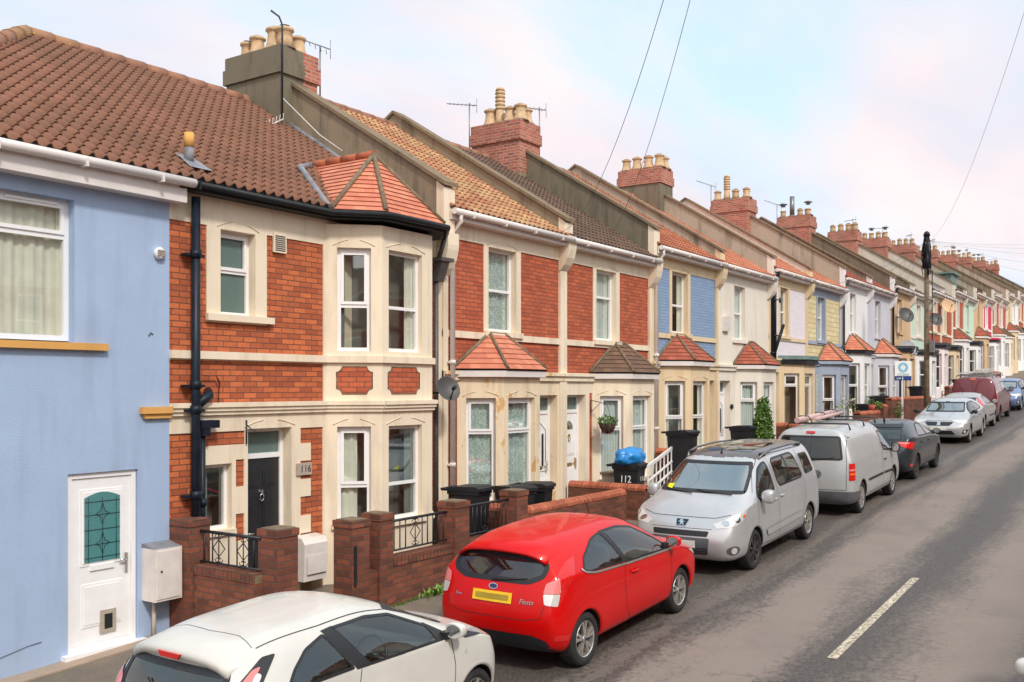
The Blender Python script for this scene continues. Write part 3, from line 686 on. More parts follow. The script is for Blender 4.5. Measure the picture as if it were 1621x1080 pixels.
def door(parent, fr, a0, a1, z0, z1, d, col='upvc', style=0, transom=True, handle='chrome'):
    """door leaf with frame, raised panels, lights, letter plate, handle"""
    b = MB(); fm = 'upvc' if style != 'blue' else col; fw = .055
    zt = z1
    b.box(a0, a0+fw, d-.02, d+.05, z0, z1, fm, fr); b.box(a1-fw, a1, d-.02, d+.05, z0, z1, fm, fr); b.box(a0+fw, a1-fw, d-.02, d+.05, z1-fw, z1, fm, fr)
    if transom:
        zt = z0+2.02; b.box(a0+fw, a1-fw, d-.02, d+.05, zt, zt+.07, fm, fr)
    b.box(a0+fw, a1-fw, d-.02, d+.04, z0, z0+.05, fm, fr)
    o = b.build('door', parent)
    l = MB(); x0, x1 = a0+fw+.003, a1-fw-.003; wd = x1-x0; hh = zt-z0-(.0 if transom else fw)
    zb = z0+.053; ztop = zt-(.003 if transom else fw+.003)
    l.box(x0, x1, d, d+.045, zb, ztop, col, fr)
    def panel(u0, u1, v0, v1, m=col, pr=.014):
        X0, X1, Z0, Z1 = x0+wd*u0, x0+wd*u1, zb+(ztop-zb)*v0, zb+(ztop-zb)*v1
        l.box(X0, X1, d-pr*.6, d, Z0, Z1, m, fr, skip='k'); l.box(X0+.03, X1-.03, d-pr, d-pr*.6, Z0+.03, Z1-.03, m, fr, skip='k')
    g = MB()
    if style == 'six':
        for u in ((.1, .44), (.56, .9)): panel(*u, .80, .91); panel(*u, .42, .70); panel(*u, .08, .34)
    elif style == 'light':   # one glazed light with leading over a panel
        panel(.14, .86, .47, .93); panel(.16, .84, .10, .36)
        X0, X1, Z0, Z1 = x0+wd*.2, x0+wd*.8, zb+(ztop-zb)*.49, zb+(ztop-zb)*.88
        pts = [(X0, Z0), (X1, Z0), (X1, Z1)]+[(X1+(X0-X1)*k/6, Z1+.06*math.sin(PI*k/6)) for k in range(1, 6)]+[(X0, Z1)]
        g.face([fr.p(x, d-.018, z) for x, z in pts], 'glass_teal')
        xm = (X0+X1)/2
        for x in (X0+.05, xm, X1-.05): g.tube([fr.p(x, d-.022, Z0), fr.p(x, d-.022, Z1)], .0035, 'black_iron', 4)
        for z in (Z0+.05, Z0+(Z1-Z0)*.27, Z0+(Z1-Z0)*.5, Z0+(Z1-Z0)*.73, Z1-.05): g.tube([fr.p(X0, d-.022, z), fr.p(X1, d-.022, z)], .0035, 'black_iron', 4)
        for zc in (Z0+(Z1-Z0)*.28, Z0+(Z1-Z0)*.74):
            q = [(xm, zc+.13), (xm+.03, zc+.03), (xm+.09, zc), (xm+.03, zc-.03), (xm, zc-.13), (xm-.03, zc-.03), (xm-.09, zc), (xm-.03, zc+.03), (xm, zc+.13)]
            g.tube([fr.p(x, d-.023, z) for x, z in q], .0035, 'black_iron', 4, cap=False)
        # cat flap
        l.box(xm-.03, xm+.17, d-.03, d, zb+.1, zb+.36, 'plaque_stone', fr, skip='k'); l.box(xm+.02, xm+.12, d-.034, d-.03, zb+.14, zb+.31, 'dark_hole', fr, skip='k')
    elif style == 'fan':
        panel(.12, .88, .55, .72); panel(.12, .44, .1, .42); panel(.56, .88, .1, .42)
        c = x0+wd*.5; z = zb+(ztop-zb)*.83
        g.face([fr.p(c-.17, d-.012, z), fr.p(c+.17, d-.012, z)]+[fr.p(c+.17*math.cos(PI*k/8), d-.012, z+.17*math.sin(PI*k/8)) for k in range(1, 8)], 'glass_frosted')
        for k in range(1, 5): g.tube([fr.p(c, d-.016, z), fr.p(c+.17*math.cos(PI*k/5), d-.016, z+.17*math.sin(PI*k/5))], .006, 'brass', 4)
    elif style == 'slots':
        panel(.1, .9, .08, .34)
        for u in (.26, .66):
            X0, X1, Z0, Z1 = x0+wd*u, x0+wd*(u+.1), zb+(ztop-zb)*.47, zb+(ztop-zb)*.80
            g.face([fr.p(X0, d-.012, Z0), fr.p(X1, d-.012, Z0), fr.p(X1, d-.012, Z1), fr.p(X0, d-.012, Z1)], 'dark_hole')
        q = [(.12, .42), (.12, .84), (.5, .93), (.88, .84), (.88, .42), (.12, .42)]
        g.tube([fr.p(x0+wd*a, d-.008, zb+(ztop-zb)*c_) for a, c_ in q], .012, 'upvc_shade', 4)
    else:
        panel(.15, .85, .5, .9); panel(.15, .85, .1, .4)
    lf = l.build('door_leaf', o)
    if g.f: g.build('door_glass', o)
    k = MB(); zm = zb+(ztop-zb)*.455
    k.box(x0+wd*.3, x0+wd*.7, d-.02, d, zm-.03, zm+.03, 'upvc' if style == 'light' else handle, fr)
    k.build('letter_plate', o)
    k = MB(); hx = x1-.07 if style != 'six' else x0+.07
    k.box(hx-.015, hx+.02, d-.03, d, zm-.1, zm+.12, handle, fr); k.tube([fr.p(hx, d-.05, zm+.05), fr.p(hx-.1 if style != 'six' else hx+.1, d-.05, zm+.05)], .012, handle, 6)
    if style in ('six', 'fan'):
        c = x0+wd*.5; zk = zb+(ztop-zb)*.74
        k.lathe([(.028, -.035), (.028, 0)], fr.p(c, d, zk+.05), handle, 10, 'y'); k.tube([fr.p(c+.035*math.cos(t), d-.03, zk-.03+.05*math.sin(t)) for t in [PI*.5+2*PI*i/10 for i in range(11)]], .009, handle, 5)
    k.build('handle', o)
    if transom:
        g = MB(); g.face([fr.p(a0+fw, d+.01, zt+.07), fr.p(a1-fw, d+.01, zt+.07), fr.p(a1-fw, d+.01, z1-fw), fr.p(a0+fw, d+.01, z1-fw)], 'glass_frosted'); g.build('transom_light', o)
    return o
# ---------------------------------------------------------------- houses
HG = 'houses of the terrace'
def shell(parent, b, x0, x1, E, Fz, trim, left=False):
    """rear wall and, at a free end, the side wall"""
    yb = 2*YR; b = MB()
    b.face([(x1, yb, Fz-.4), (x0, yb, Fz-.4), (x0, yb, E), (x1, yb, E)], 'grey_render')
    if left: b.face([(x0, yb, Fz-.4), (x0, 0, Fz-.4), (x0, 0, E), (x0, yb, E)], trim)
    b.build('rear_wall', parent)
def house(x0, x1, E, side, up, trim, low, bay, roof, broof, label, gm='gutter_white', pil=True, dstyle='slots', dcol='upvc', cur='net',
          lod=0, wz=(-1.95, -.42), bz=(-4.95, -3.16), bhead=.27, pipe=None, brick=True, ptrim=None, split=(.54,), bsplit=(.62,), inner='interior_dark', lowbrick=True, wfr=None):
    Fz = E-5.55; L = side == 'L'
    h = thing('terraced_house', label, 'house', (x0, 0, Fz), HG)
    b = MB(); W = x1-x0
    by0, by1 = (x0+.42, x0+2.76) if L else (x1-2.8, x1-.44)
    wa, wb = (x0+1.3, x0+2.2) if L else (x1-2.7, x1-1.8)
    if wfr: wa, wb = x0+wfr[0], x0+wfr[1]
    da, db = (x1-.98, x1-.2) if L else (x0+.18, x0+.95)
    ptrim = ptrim or trim
    z_w0, z_w1 = E+wz[0], E+wz[1]
    zones = []
    if brick:
        for a, c in ((x0+.13, wa-.14), (wb+.16, x1-.13)): zones.append((a, c, E-2.0, E-.4, up, .018))
        zones += [(x0+.13, x1-.13, E-2.68, E-2.1, up, .018)]
    zones += [(x0, x1, Fz-.5, E-2.72, low, 0.0)]
    if brick and lowbrick:
        if L: zones += [(x0+.13, by0+.04, Fz, E-2.9, up, .018)]
        else: zones += [(db+.16, by0-.02, Fz+.2, E-3.1, up, .018)]
    opens = [(wa, wb, z_w0, z_w1, .13, trim), (da, db, Fz, E-3.13, .2, low)]
    relief(b, F0, x0, x1, Fz-.5, E+.02, trim, zones, opens)
    shell(h, b, x0, x1, E, Fz, trim)
    if pil:
        for xx in ((x0, x0+.13), (x1-.13, x1)): b.box(xx[0], xx[1]-.001, -.035, -.001, Fz-.5, E-.6, ptrim, skip='kb')
    b.build('wall', h); b = MB()
    d = .58
    for k, (fr, Ln) in enumerate(bay_frames(by0, by1, d)):
        o_ = (.16, Ln-.14) if k != 1 else (.15, Ln-.17)
        relief(b, fr, 0, Ln, Fz-.5, E-2.7, bay, [], [(o_[0], o_[1], E+bz[0], E+bz[1], .1, bay)])
    wall = b.build('bay_wall', h)
    for k, (fr, Ln) in enumerate(bay_frames(by0, by1, d)):
        if k == 2 and lod > 0: continue
        o_ = (.16, Ln-.14) if k != 1 else (.15, Ln-.17)
        cc_ = [(0, 1, 0, cur)] if cur else None
        if cur == 'side': cc_ = [(0, .3, 0, 'cream'), (.8, 1, 0, 'cream')]
        window(h, fr, o_[0], o_[1], E+bz[0], E+bz[1], .1, bsplit, (len(bsplit),), cc_, dep=.3, spr=0, detail=lod < 2, inner=inner)
        if lod < 1: 
            t = MB(); mould(t, fr, o_[0], o_[1], E+bz[1], bay); t.box(o_[0]-.05, o_[1]+.05, -.05, .0, E+bz[0]-.09, E+bz[0], bay, fr); t.build('window_head', h)
    cc_ = [(0, 1, 0, cur)] if cur and cur != 'side' else ([(0, .25, 0, 'cream'), (.78, 1, 0, 'cream')] if cur else None)
    window(h, F0, wa, wb, z_w0, z_w1, .13, split, None, cc_, detail=lod < 2, inner=inner)
    t = MB()
    t.box(wa-.15, wb+.17, -.06, -.001, z_w0-.1, z_w0-.002, trim); t.build('sill', h); t = MB()
    if brick: t.box(x0, x1-.001, -.02, -.001, E-2.11, E-1.99, trim, skip='k'); t.build('string_course', h); t = MB()
    t.box(x0, x1-.001, -.09, -.001, E-2.75, E-2.69, low, skip='k'); t.box(x0, x1-.001, -.05, -.001, E-2.85, E-2.75, low, skip='k')
    t.build('cornice', h)
    if lod < 1: t = MB(); mould(t, F0, wa, wb, z_w1, trim); t.build('window_head', h)
    dd = door(h, F0, da, db, Fz+.02, E-3.13, .2, dcol, dstyle, True, 'brass' if dstyle == 'fan' else 'chrome')
    t = MB(); t.box(da-.05, db+.05, -.25, .2, Fz-.3, Fz+.018, 'concrete'); t.build('doorstep', h)
    main_roof(h, x0+.0, x1-.0, E, roof, rows=(24, 22, 18)[lod], res=(5, 4, 3)[lod], prof=(.034, .032, .03)[lod], per=(.165, .2, .3)[lod])
    if broof[0] == 'flat': flat_bay_roof(h, by0, by1, d, E-2.72, broof[1])
    else:
        top = (.38, .62)
        bay_roof(h, by0, by1, d, E-2.66, E-2.0, broof[1], 7, 'mortar', broof[2] if len(broof) > 2 else 'gutter_white')
    gutter(h, x0+.0, x1-.0, E, gm, fm='gutter_white' if gm != 'black_plastic' else None)
    if pipe: downpipe(h, x0+pipe[0], E-.03, Fz+.05, pipe[1], pipe[2] if len(pipe) > 2 else .04)
    return h
# --- the blue end house ---
E0 = 2.51; F1 = -3.04
hb = thing('terraced_house', 'pale blue rendered end house with white half-glazed door and orange window sill', 'house', (5.5, 0, F1), HG)
b = MB(); XL = 3.75
relief(b, F0, XL, 7.49, F1-.9, E0, 'blue_render', [], [(4.55, 6.24, .5, 2.11, .12, 'blue_render'), (6.16, 7.05, -3.03, -.98, .05, 'blue_render')])
shell(hb, b, XL, 7.49, E0, F1-.4, 'blue_render', True)
b.build('wall', hb)
window(hb, F0, 4.55, 6.24, .52, 2.11, .12, (.735,), (1,), [(0, .3, 0, 'cream'), (.3, 1, 0, 'cream')], fw=.06, vents=False)
t = MB(); t.box(5.5, 6.1, .085, .118, 2.04, 2.065, 'upvc'); t.build('vent', hb)
t = MB(); t.box(4.3, 6.62, -.07, -.001, .42, .5, 'sill_orange'); t.build('sill', hb)
door(hb, F0, 6.17, 7.04, -3.0, -.985, .05, 'upvc', 'light', False)
t = MB(); t.box(6.08, 7.12, -.09, .05, -3.06, -3.002, 'upvc'); t.build('threshold', hb)
t = MB()
t.lathe([(.055, -.06), (.075, -.05), (.075, -.02), (.06, 0)], (7.33, 0, 1.63), 'upvc', 12, 'y')
for k in range(4): t.box(7.28, 7.38, -.075, -.06, 1.60+k*.02, 1.608+k*.02, 'plaque_stone')
t.build('flue_vent', hb)
t = MB(); t.box(7.07, 7.49, -.08, -.001, -.32, -.24, 'sill_orange'); t.box(7.12, 7.49, -.05, -.001, -.38, -.32, 'sill_orange'); t.build('cornice', hb)
gutter(hb, XL, 7.66, E0, 'gutter_white', fascia=False)
t = MB(); t.box(XL, 7.6, -.2, -.18, E0-.24, E0+.02, 'gutter_white'); t.box(XL, 7.6, -.18, 0, E0-.24, E0-.225, 'gutter_white'); t.build('fascia', hb)
zb = E0+.06; RX = 8.13; HX = 3.6
rf = MB()
tiled(rf, None, (HX, -.22, zb), (7.49, -.22, zb), (RX, YR, zb+RISE), (RX, YR, zb+RISE), 25, 'tiles_brown', .046, .165, .026, uoff=HX, res=6)
tiled(rf, None, (7.49, 2*YR+.22, zb), (HX, 2*YR+.22, zb), (RX, YR, zb+RISE), (RX, YR, zb+RISE), 13, 'tiles_brown', 0)
tiled(rf, None, (HX, 2*YR+.22, zb), (HX, -.22, zb), (RX, YR, zb+RISE), (RX, YR, zb+RISE), 13, 'tiles_brown', 0)
rf_o = rf.build('roof', hb)
r = MB(); P0 = Vector((HX, -.22, zb)); P1 = Vector((RX, YR, zb+RISE)); P2 = Vector((HX, 2*YR+.22, zb))
for P_ in (P0, P2):
    for k in range(15): r.tube([P_.lerp(P1, k/15), P_.lerp(P1, (k+.985)/15)], [.135, .125], 'ridge_lichen' if k > 12 else 'ridge_tile', 9)
r.build('ridge', rf_o)
t = MB(); t.tube([(4.6, -.004, -2.95), (5.4, -.004, -2.86), (5.7, -.004, -2.80), (5.85, -.004, -2.79)], .006, 'seam_dark', 4); t.tube([(7.2, -.004, .62), (7.22, -.004, .66), (7.25, -.004, .64)], .012, 'seam_dark', 4); t.build('crack', hb)
# --- the tall-bayed brick house beside it ---
h6 = thing('terraced_house', 'orange brick house with two-storey canted bay, black door and black drainpipe', 'house', (10.2, 0, F1), HG)
b = MB(); xa, xb = 7.49, 12.9
Z = [ # brick panels cut into the cream
 (7.49, 8.05, .46, 2.08, 'red_brick', .018), (9.05, 10.12, .46, 2.08, 'red_brick', .018), (8.05, 9.05, .46, .84, 'red_brick', .018),
 (7.49, 10.12, -.235, .34, 'red_brick', .018), (7.49, 8.67, -.76, -.58, 'red_brick', .018),
 (7.49, 7.93, -3.4, -.58, 'red_brick', .018)]
for i, z in enumerate((-.96, -1.68)): Z.append((8.52, 8.66, z-.36 if i == 0 else z-.36, z, 'red_brick', .018))
zt = -.58
q = [(-.58, -.80, 9.67), (-.80, -1.05, 9.87), (-1.05, -1.31, 9.67), (-1.31, -1.56, 9.87), (-1.56, -1.83, 9.67), (-1.83, -2.08, 9.87), (-2.08, -2.3, 9.67)]
for a, c, x in q: Z.append((x, 10.11, c, a, 'red_brick', .018))
Z.append((12.5, 12.75, -3, 2.1, 'red_brick_plain', .018))
Z.append((9.67, 10.11, -3.4, -2.75, 'stone_rubble', .01)); Z.append((9.45, 9.67, -3.4, -2.9, 'stone_rubble', .01))
relief(b, F0, xa, xb, F1-.6, E0+.02, 'cream', Z, [(8.27, 8.85, .95, 2.06, .14, 'cream'), (8.72, 9.5, -3.0, -.56, .2, 'cream'), (8.0, 8.45, -1.86, -1.0, .1, 'cream')])
shell(h6, b, xa, xb, E0, F1, 'cream')
b.build('wall', h6); b = MB()
BX0, BX1, BD = 10.16, 12.5, .58
bo = {0: (.17, .66), 1: (.15, .93), 2: (.17, .66)}
for k, (fr, Ln) in enumerate(bay_frames(BX0, BX1, BD)):
    o_ = bo[k]
    relief(b, fr, 0, Ln, F1-.6, E0-.12, 'cream', [], [(o_[0], o_[1], .53, 2.05, .09, 'cream'), (o_[0], o_[1], -2.0, -.58, .09, 'cream')])
b.build('bay_wall', h6)
for k, (fr, Ln) in enumerate(bay_frames(BX0, BX1, BD)):
    o_ = bo[k]
    lt = (1,) if k == 0 else None
    window(h6, fr, o_[0], o_[1], .53, 2.05, .09, (.44,), lt, [(.72, 1, 0, 'cream')] if k == 1 else [(0, .22, 0, 'grey')], dep=.3, spr=0)
    window(h6, fr, o_[0], o_[1], -2.0, -.58, .09, (.38,), lt, [(0, .6, 0, 'cream')] if k == 0 else [(.72, 1, 0, 'grey')], dep=.3, spr=0)
# brick lozenge panels with scooped corners between the storeys
t = MB()
for k, (fr, Ln) in enumerate(bay_frames(BX0, BX1, BD)):
    if k == 2: continue
    a0, a1 = (.16, .68) if k == 0 else (.13, .86)
    z0, z1, c_ = -.1, .3, .08
    pts = []
    for (cx_, cz_, a_) in ((a0, z0, 0), (a1, z0, 1), (a1, z1, 2), (a0, z1, 3)):
        for j in range(5):
            th_ = PI/2*(1-j/4) if a_ % 2 == 0 else PI/2*(1-j/4)
            ang = {0: th_, 1: PI/2+th_, 2: PI+th_, 3: 1.5*PI+th_}[a_]
            pts.append((cx_+c_*math.cos(ang), cz_+c_*math.sin(ang)))
    cn = ((a0+a1)/2, (z0+z1)/2)
    for i in range(len(pts)):
        p_, q_ = pts[i], pts[(i+1) % len(pts)]
        t.face([fr.p(cn[0], -.004, cn[1]), fr.p(p_[0], -.004, p_[1]), fr.p(q_[0], -.004, q_[1])], 'red_brick_plain', uv=[cn, p_, q_])
    t.tube([fr.p(a, -.006, z) for a, z in pts+[pts[0]]], .009, 'mortar', 4, cap=False)
t.build('brick_panel', h6)
for nm_, lst in (('string_course', ((.36, .46, .05),)), ('cornice', ((-.26, -.2, .09), (-.31, -.26, .065), (-.36, -.31, .04)))):
    t = MB()
    for (zc0, zc1, pr) in lst:
        t.box(7.49, BX0, -pr, -.001, zc0-.002*pr, zc1, 'cream', skip='k')
        for k, (fr, Ln) in enumerate(bay_frames(BX0, BX1, BD)): t.box(0, Ln+pr*.42, -pr, -.001, zc0-.002*pr, zc1-.001*(k+1), 'cream', fr, skip='k')
    t.build(nm_, h6)
for z in (2.05, -.58):
    for k, (fr, Ln) in enumerate(bay_frames(BX0, BX1, BD)): t = MB(); mould(t, fr, bo[k][0], bo[k][1], z, 'cream'); t.build('window_head', h6)
t = MB(); mould(t, F0, 8.27, 8.85, 2.06, 'cream'); t.build('window_head', h6)
t = MB(); mould(t, F0, 8.72, 9.5, -.56, 'cream'); t.build('door_head', h6)
t = MB(); t.box(8.03, 9.14, -.06, -.001, .86, .948, 'cream'); t.build('sill', h6)
t = MB(); t.box(8.02, 8.5, -.04, -.001, -1.93, -1.862, 'cream'); t.build('sill', h6)
for k, (fr, Ln) in enumerate(bay_frames(BX0, BX1, BD)): t = MB(); t.box(bo[k][0]-.08, bo[k][1]+.08, -.05, -.001, -2.08, -2.002, 'cream', fr); t.build('sill', h6)
window(h6, F0, 8.27, 8.85, .95, 2.06, .14, (.52,), (1,), None, 'glass_frosted', fw=.045)
window(h6, F0, 8.0, 8.45, -1.86, -1.0, .1, (), None, [(0, .4, 0, 'grey')], fw=.05)
door(h6, F0, 8.72, 9.5, -3.0, -.56, .2, 'door_black', 'six', True)
t = MB(); t.box(8.6, 9.6, -.35, .2, -3.35, -3.001, 'concrete'); t.build('doorstep', h6)
t = MB(); t.box(9.15, 9.38, -.03, -.001, 1.86, 2.13, 'cream')
for k in range(8): t.box(9.175, 9.355, -.036, -.03, 1.885+k*.028, 1.897+k*.028, 'door_black')
t.build('air_vent', h6)
def text(s_, loc, size, mat, parent, name='lettering', rot=(PI/2, 0, 0), ext=.004, sx=1.0, shear=0):
    cu = bpy.data.curves.new(name, 'FONT'); cu.body = s_; cu.size = size; cu.extrude = ext; cu.align_x = 'CENTER'; cu.align_y = 'CENTER'; cu.shear = shear
    o = bpy.data.objects.new(name, cu); COL.objects.link(o); me = None
    dg = bpy.context.evaluated_depsgraph_get(); me = bpy.data.meshes.new_from_object(o.evaluated_get(dg)); bpy.data.objects.remove(o)
    o = bpy.data.objects.new(name, me); COL.objects.link(o); me.materials.clear(); me.materials.append(M[mat])
    o.rotation_euler = rot; o.scale = (sx, 1, 1)
    off = Vector((0, 0, 0)); q = parent
    while q is not None: off += q.location; q = q.parent
    o.parent = parent; o.location = Vector(loc)-off
    return o
t = MB(); t.box(9.58, 9.86, -.03, -.001, -1.13-.12, -1.13+.05, 'plaque_stone'); pq = t.build('number_plaque', h6)
text('116', (9.74, -.032, -1.165), .14, 'plaque_letter', pq, 'house_number')
rf = MB()
tiled(rf, None, (7.49, -.22, zb), (12.76, -.22, zb), (12.76, YR, zb+RISE), (RX, YR, zb+RISE), 25, 'tiles_brown', .046, .165, .026, uoff=7.49, res=6)
tiled(rf, None, (12.76, 2*YR+.22, zb), (7.49, 2*YR+.22, zb), (RX, YR, zb+RISE), (12.76, YR, zb+RISE), 13, 'tiles_brown', 0)
rf_o = rf.build('roof', h6)
r = MB()
for k in range(11): a = RX+(12.7-RX)*k/11; r.tube([(a, YR, zb+RISE-.02), (a+4.57/11*.985, YR, zb+RISE-.01)], [.13, .135], 'ridge_lichen' if k < 2 else 'ridge_tile', 9)
r.build('ridge', rf_o)
t = MB(); pass
P_ = [(12.7, y, roof_z(E0, y)+.05) for y in (.1, 1, 2, 3, 3.5)]; t.tube(P_, .05, 'lead', 5); t.build('flashing', rf_o)
t = MB(); t.lathe([(.062, 0), (.058, .22)], (7.95, .22, zb+.30), 'lead', 12); t.lathe([(.065, .22), (.062, .40), (.045, .40)], (7.95, .22, zb+.30), 'sill_orange', 12)
t.face([(7.78, -.02, roof_z(E0, -.02)+.085), (8.14, -.02, roof_z(E0, -.02)+.085), (8.08, .36, roof_z(E0, .36)+.085), (7.84, .36, roof_z(E0, .36)+.085)], 'lead'); t.build('soil_vent', rf_o)
# bay roof, hipped to the front and ridged back into the main slope
bt = MB(); zt = 3.62; za = E0+.05; oh = .17; AX = (11.33, .12, zt); 
c0, c1 = (BX0+BD-.1, -BD-oh, za), (BX1-BD+.1, -BD-oh, za)
e0, e1 = (BX0-.1, -.22, za), (BX1+.2, -.2, za)
yb_ = .12+ (zt-roof_z(E0, .12))/(RISE/(YR+.22))   # where the ridge meets the main roof
tiled(bt, None, e0, c0, AX, AX, 13, 'plain_tiles', lift=.02)
tiled(bt, None, c0, c1, AX, AX, 13, 'plain_tiles', lift=.02)
tiled(bt, None, c1, e1, AX, AX, 13, 'plain_tiles', lift=.02)
bk = (11.33, yb_, zt)
tiled(bt, None, (BX0-.1, .0, za), e0, AX, bk, 13, 'plain_tiles', lift=.02)
tiled(bt, None, e1, (BX1+.2, .02, za), bk, AX, 13, 'plain_tiles', lift=.02)
bo_ = bt.build('bay_roof', h6)
r = MB()
for P_, Q_ in ((e0, AX), (c0, AX), (c1, AX), (e1, AX)): r.tube([Vector(P_)+Vector((0, 0, .02)), Vector(Q_)+Vector((0, 0, .03))], .04, 'mortar', 6)
for k in range(4): r.tube([Vector(AX).lerp(Vector(bk), k/4)+Vector((0, 0, .03)), Vector(AX).lerp(Vector(bk), (k+.97)/4)+Vector((0, 0, .03))], .07, 'cap_brick', 8)
r.tube([Vector(e0)+Vector((-.06, 0, .03)), (BX0+.45, 1.0, roof_z(E0, 1.0)+.09), Vector(bk)+Vector((-.05, 0, .02))], .055, 'lead', 6)
r.build('hip', bo_)
gp = [(7.62, -.27, E0), (BX0-.12, -.27, E0), (BX0+BD-.08, -BD-.24, E0), (BX1-BD+.1, -BD-.24, E0), (BX1+.12, -.3, E0)]
gutter(h6, 7.6, 7.8, E0, 'black_plastic', pts=gp, fascia=False)
t = MB(); P_ = [(7.49, -.2), (BX0-.08, -.2), (BX0+BD-.06, -BD-.17), (BX1-BD+.08, -BD-.17), (BX1+.1, -.22), (BX1+.1, 0), (7.49, 0)]
t.prism(P_, E0-.065, E0+.045, 'black_plastic', 'z'); t.build('fascia', h6)
# soil stack and rainwater pipes
t = MB(); xx = 7.79
t.tube([(xx, -.12, E0-.13), (xx, -.12, -2.6)], .056, 'pipe_blue', 12)
for z in (1.62, -.02, -.33, -1.4): t.lathe([(.073, 0), (.073, .1)], (xx, -.12, z), 'pipe_blue', 12); t.box(xx-.14, xx+.14, -.12, -.001, z+.02, z+.05, 'pipe_blue')
t.tube([(xx, -.12, -.24), (xx+.2, -.13, -.1), (xx+.28, 0, -.06)], .06, 'pipe_blue', 10)
t.tube([(xx+.17, -.05, .15), (xx+.37, -.05, .15), (xx+.42, -.05, .06), (xx+.4, -.05, -.2)], .012, 'red_brick_plain', 5)
t.box(xx+.06, xx+.34, -.16, -.02, -.52, -.42, 'pipe_blue'); t.box(xx+.09, xx+.2, -.15, -.03, -.62, -.52, 'pipe_blue'); t.tube([(xx+.13, -.08, -.6), (xx+.13, -.08, -2.6)], .04, 'pipe_blue', 9)
t.lathe([(.05, 0), (.05, .08)], (xx+.13, -.1, -1.5), 'pipe_blue', 9)
t.build('soil_pipe', h6)
t = MB(); xx = 12.62
t.tube([(BX1+.1, -.3, E0-.04), (12.6, -.2, E0-.3), (12.62, -.1, E0-.5)], .04, 'pipe_grey', 8); t.box(12.52, 12.85, -.3, -.08, E0-.42, E0-.36, 'pipe_grey'); t.prism([(-.28, E0-.42), (-.1, E0-.42), (-.04, E0-.75), (-.16, E0-.75)], 12.56, 12.75, 'pipe_grey')
t.tube([(xx, -.1, E0-.5), (xx, -.1, -2.8)], .04, 'pipe_grey', 9); t.build('downpipe', h6)
t = MB(); t.tube([(8.68, -.02, -.16-.28), (8.68, -.02, -.16-.6)], .012, 'black_iron', 5); t.tube([(8.68, -.02, -.5), (8.68, -.12, -.56), (8.68, -.2, -.58)], .008, 'black_iron', 5)
t.build('bracket', h6)
parapet(h6, 12.9, E0, 2.97, 'grey_render', top=.34)
chimney(h6, 12.9, E0, ('grey_render_dark', 'chimney_brick'), [(.3, .12, 'b', 1), (.3, .3, 'a', 1.05), (.28, .5, 'm', .3) if 0 else (.7, .55, 'b', .8), (.35, .66, 'a', .95), (.35, .85, 'b', .85), (.78, .2, 'a', .9)],
        [(13.5, 3.5, E0+3.55, .6, 2.3, 1)])
t = MB(); t.tube([(12.4, 3.36, 4.9), (12.4, 3.36, 6.7), (12.36, 3.4, 6.85), (12.25, 3.5, 6.95)], .018, 'black_iron', 6); t.build('bent_mast', h6)
t = MB(); t.tube([(12.41, 3.36, 5.35), (12.6, 2.6, 4.6), (12.68, 2.1, 4.25)], .008, 'white_paint', 4)
t.tube([(12.38, 3.3, 4.95), (11.5, 3.1, 4.45)], .013, 'white_paint', 5)
for k in range(9): 
    f_ = k/9; x = 12.3-.75*f_; z = 4.9-.42*f_; t.tube([(x-.04, 3.27-.1, z+.1), (x+.04, 3.2+.1, z-.08)], .006, 'white_paint', 4)
t.build('fallen_aerial', h6)
# --- the rest of the row ---
H = {}
H[0] = house(12.9, 16.84, 2.97, 'L', 'red_brick_plain', 'cream', 'cream_worn', 'cream_worn', 'tiles_buff', ('tile', 'plain_tiles'),
  'brick house with buff roof tiles, net curtains and flaking cream bay, three bins before it', pipe=(.18, 'gutter_white', .045), split=(.5,), bsplit=(.66,), wfr=(1.36, 2.26), cur='net', dstyle='slots')
H[1] = house(16.84, 20.9, 2.97, 'R', 'red_brick_plain', 'cream', 'cream', 'cream', 'tiles_dark', ('tile', 'plain_tiles_dark'),
  'brick house with dark brown roof, mossy bay roof and brass letter plate door', split=(.62,), bsplit=(.60,), wfr=(1.42, 2.32), cur='blind', dstyle='fan')
H[2] = house(20.9, 25.0, 3.31, 'L', 'blue_brick', 'yellow', 'yellow', 'yellow', 'tiles_orange', ('tile', 'plain_tiles_rust'),
  'house with blue painted brick above a yellow bay', pipe=(.14, 'gutter_white', .045), split=(.46,), bsplit=(.5,), wfr=(1.2, 2.15), cur='side', dstyle='fan')
H[3] = house(25.0, 29.1, 3.31, 'R', 'cream_pale', 'cream_pale', 'cream_pale', 'cream_pale', 'tiles_bright', ('tile', 'plain_tiles_rust'),
  'plain cream rendered house behind the clipped potted bush', brick=False, pil=False, split=(.5,), bsplit=(.7,), wfr=(1.25, 2.1), cur='blind', lod=1)
H[4] = house(29.1, 32.9, 3.6, 'R', 'pink_brick', 'yellow', 'yellow', 'yellow', 'tiles_bright', ('flat', 'felt_green'),
  'house with pale pink brick above a yellow bay with flat grey-green roof', gm='gutter_white', pipe=(.12, 'black_plastic', .05), split=(.5,), bsplit=(.78,), inner='interior_warm', cur=None, lod=1, lowbrick=False, wfr=(1.1, 1.85))
H[5] = house(32.9, 37.0, 3.6, 'R', 'yellow_stone', 'slate_blue', 'slate_blue', 'slate_blue', 'tiles_bright', ('tile', 'plain_tiles', 'slate_blue'),
  'house with yellow stone cladding above a slate blue bay', pil=False, split=(.54,), bsplit=(.5,), cur='side', lod=1, dstyle='fan', dcol='slate_blue', wfr=(1.25, 2.1))
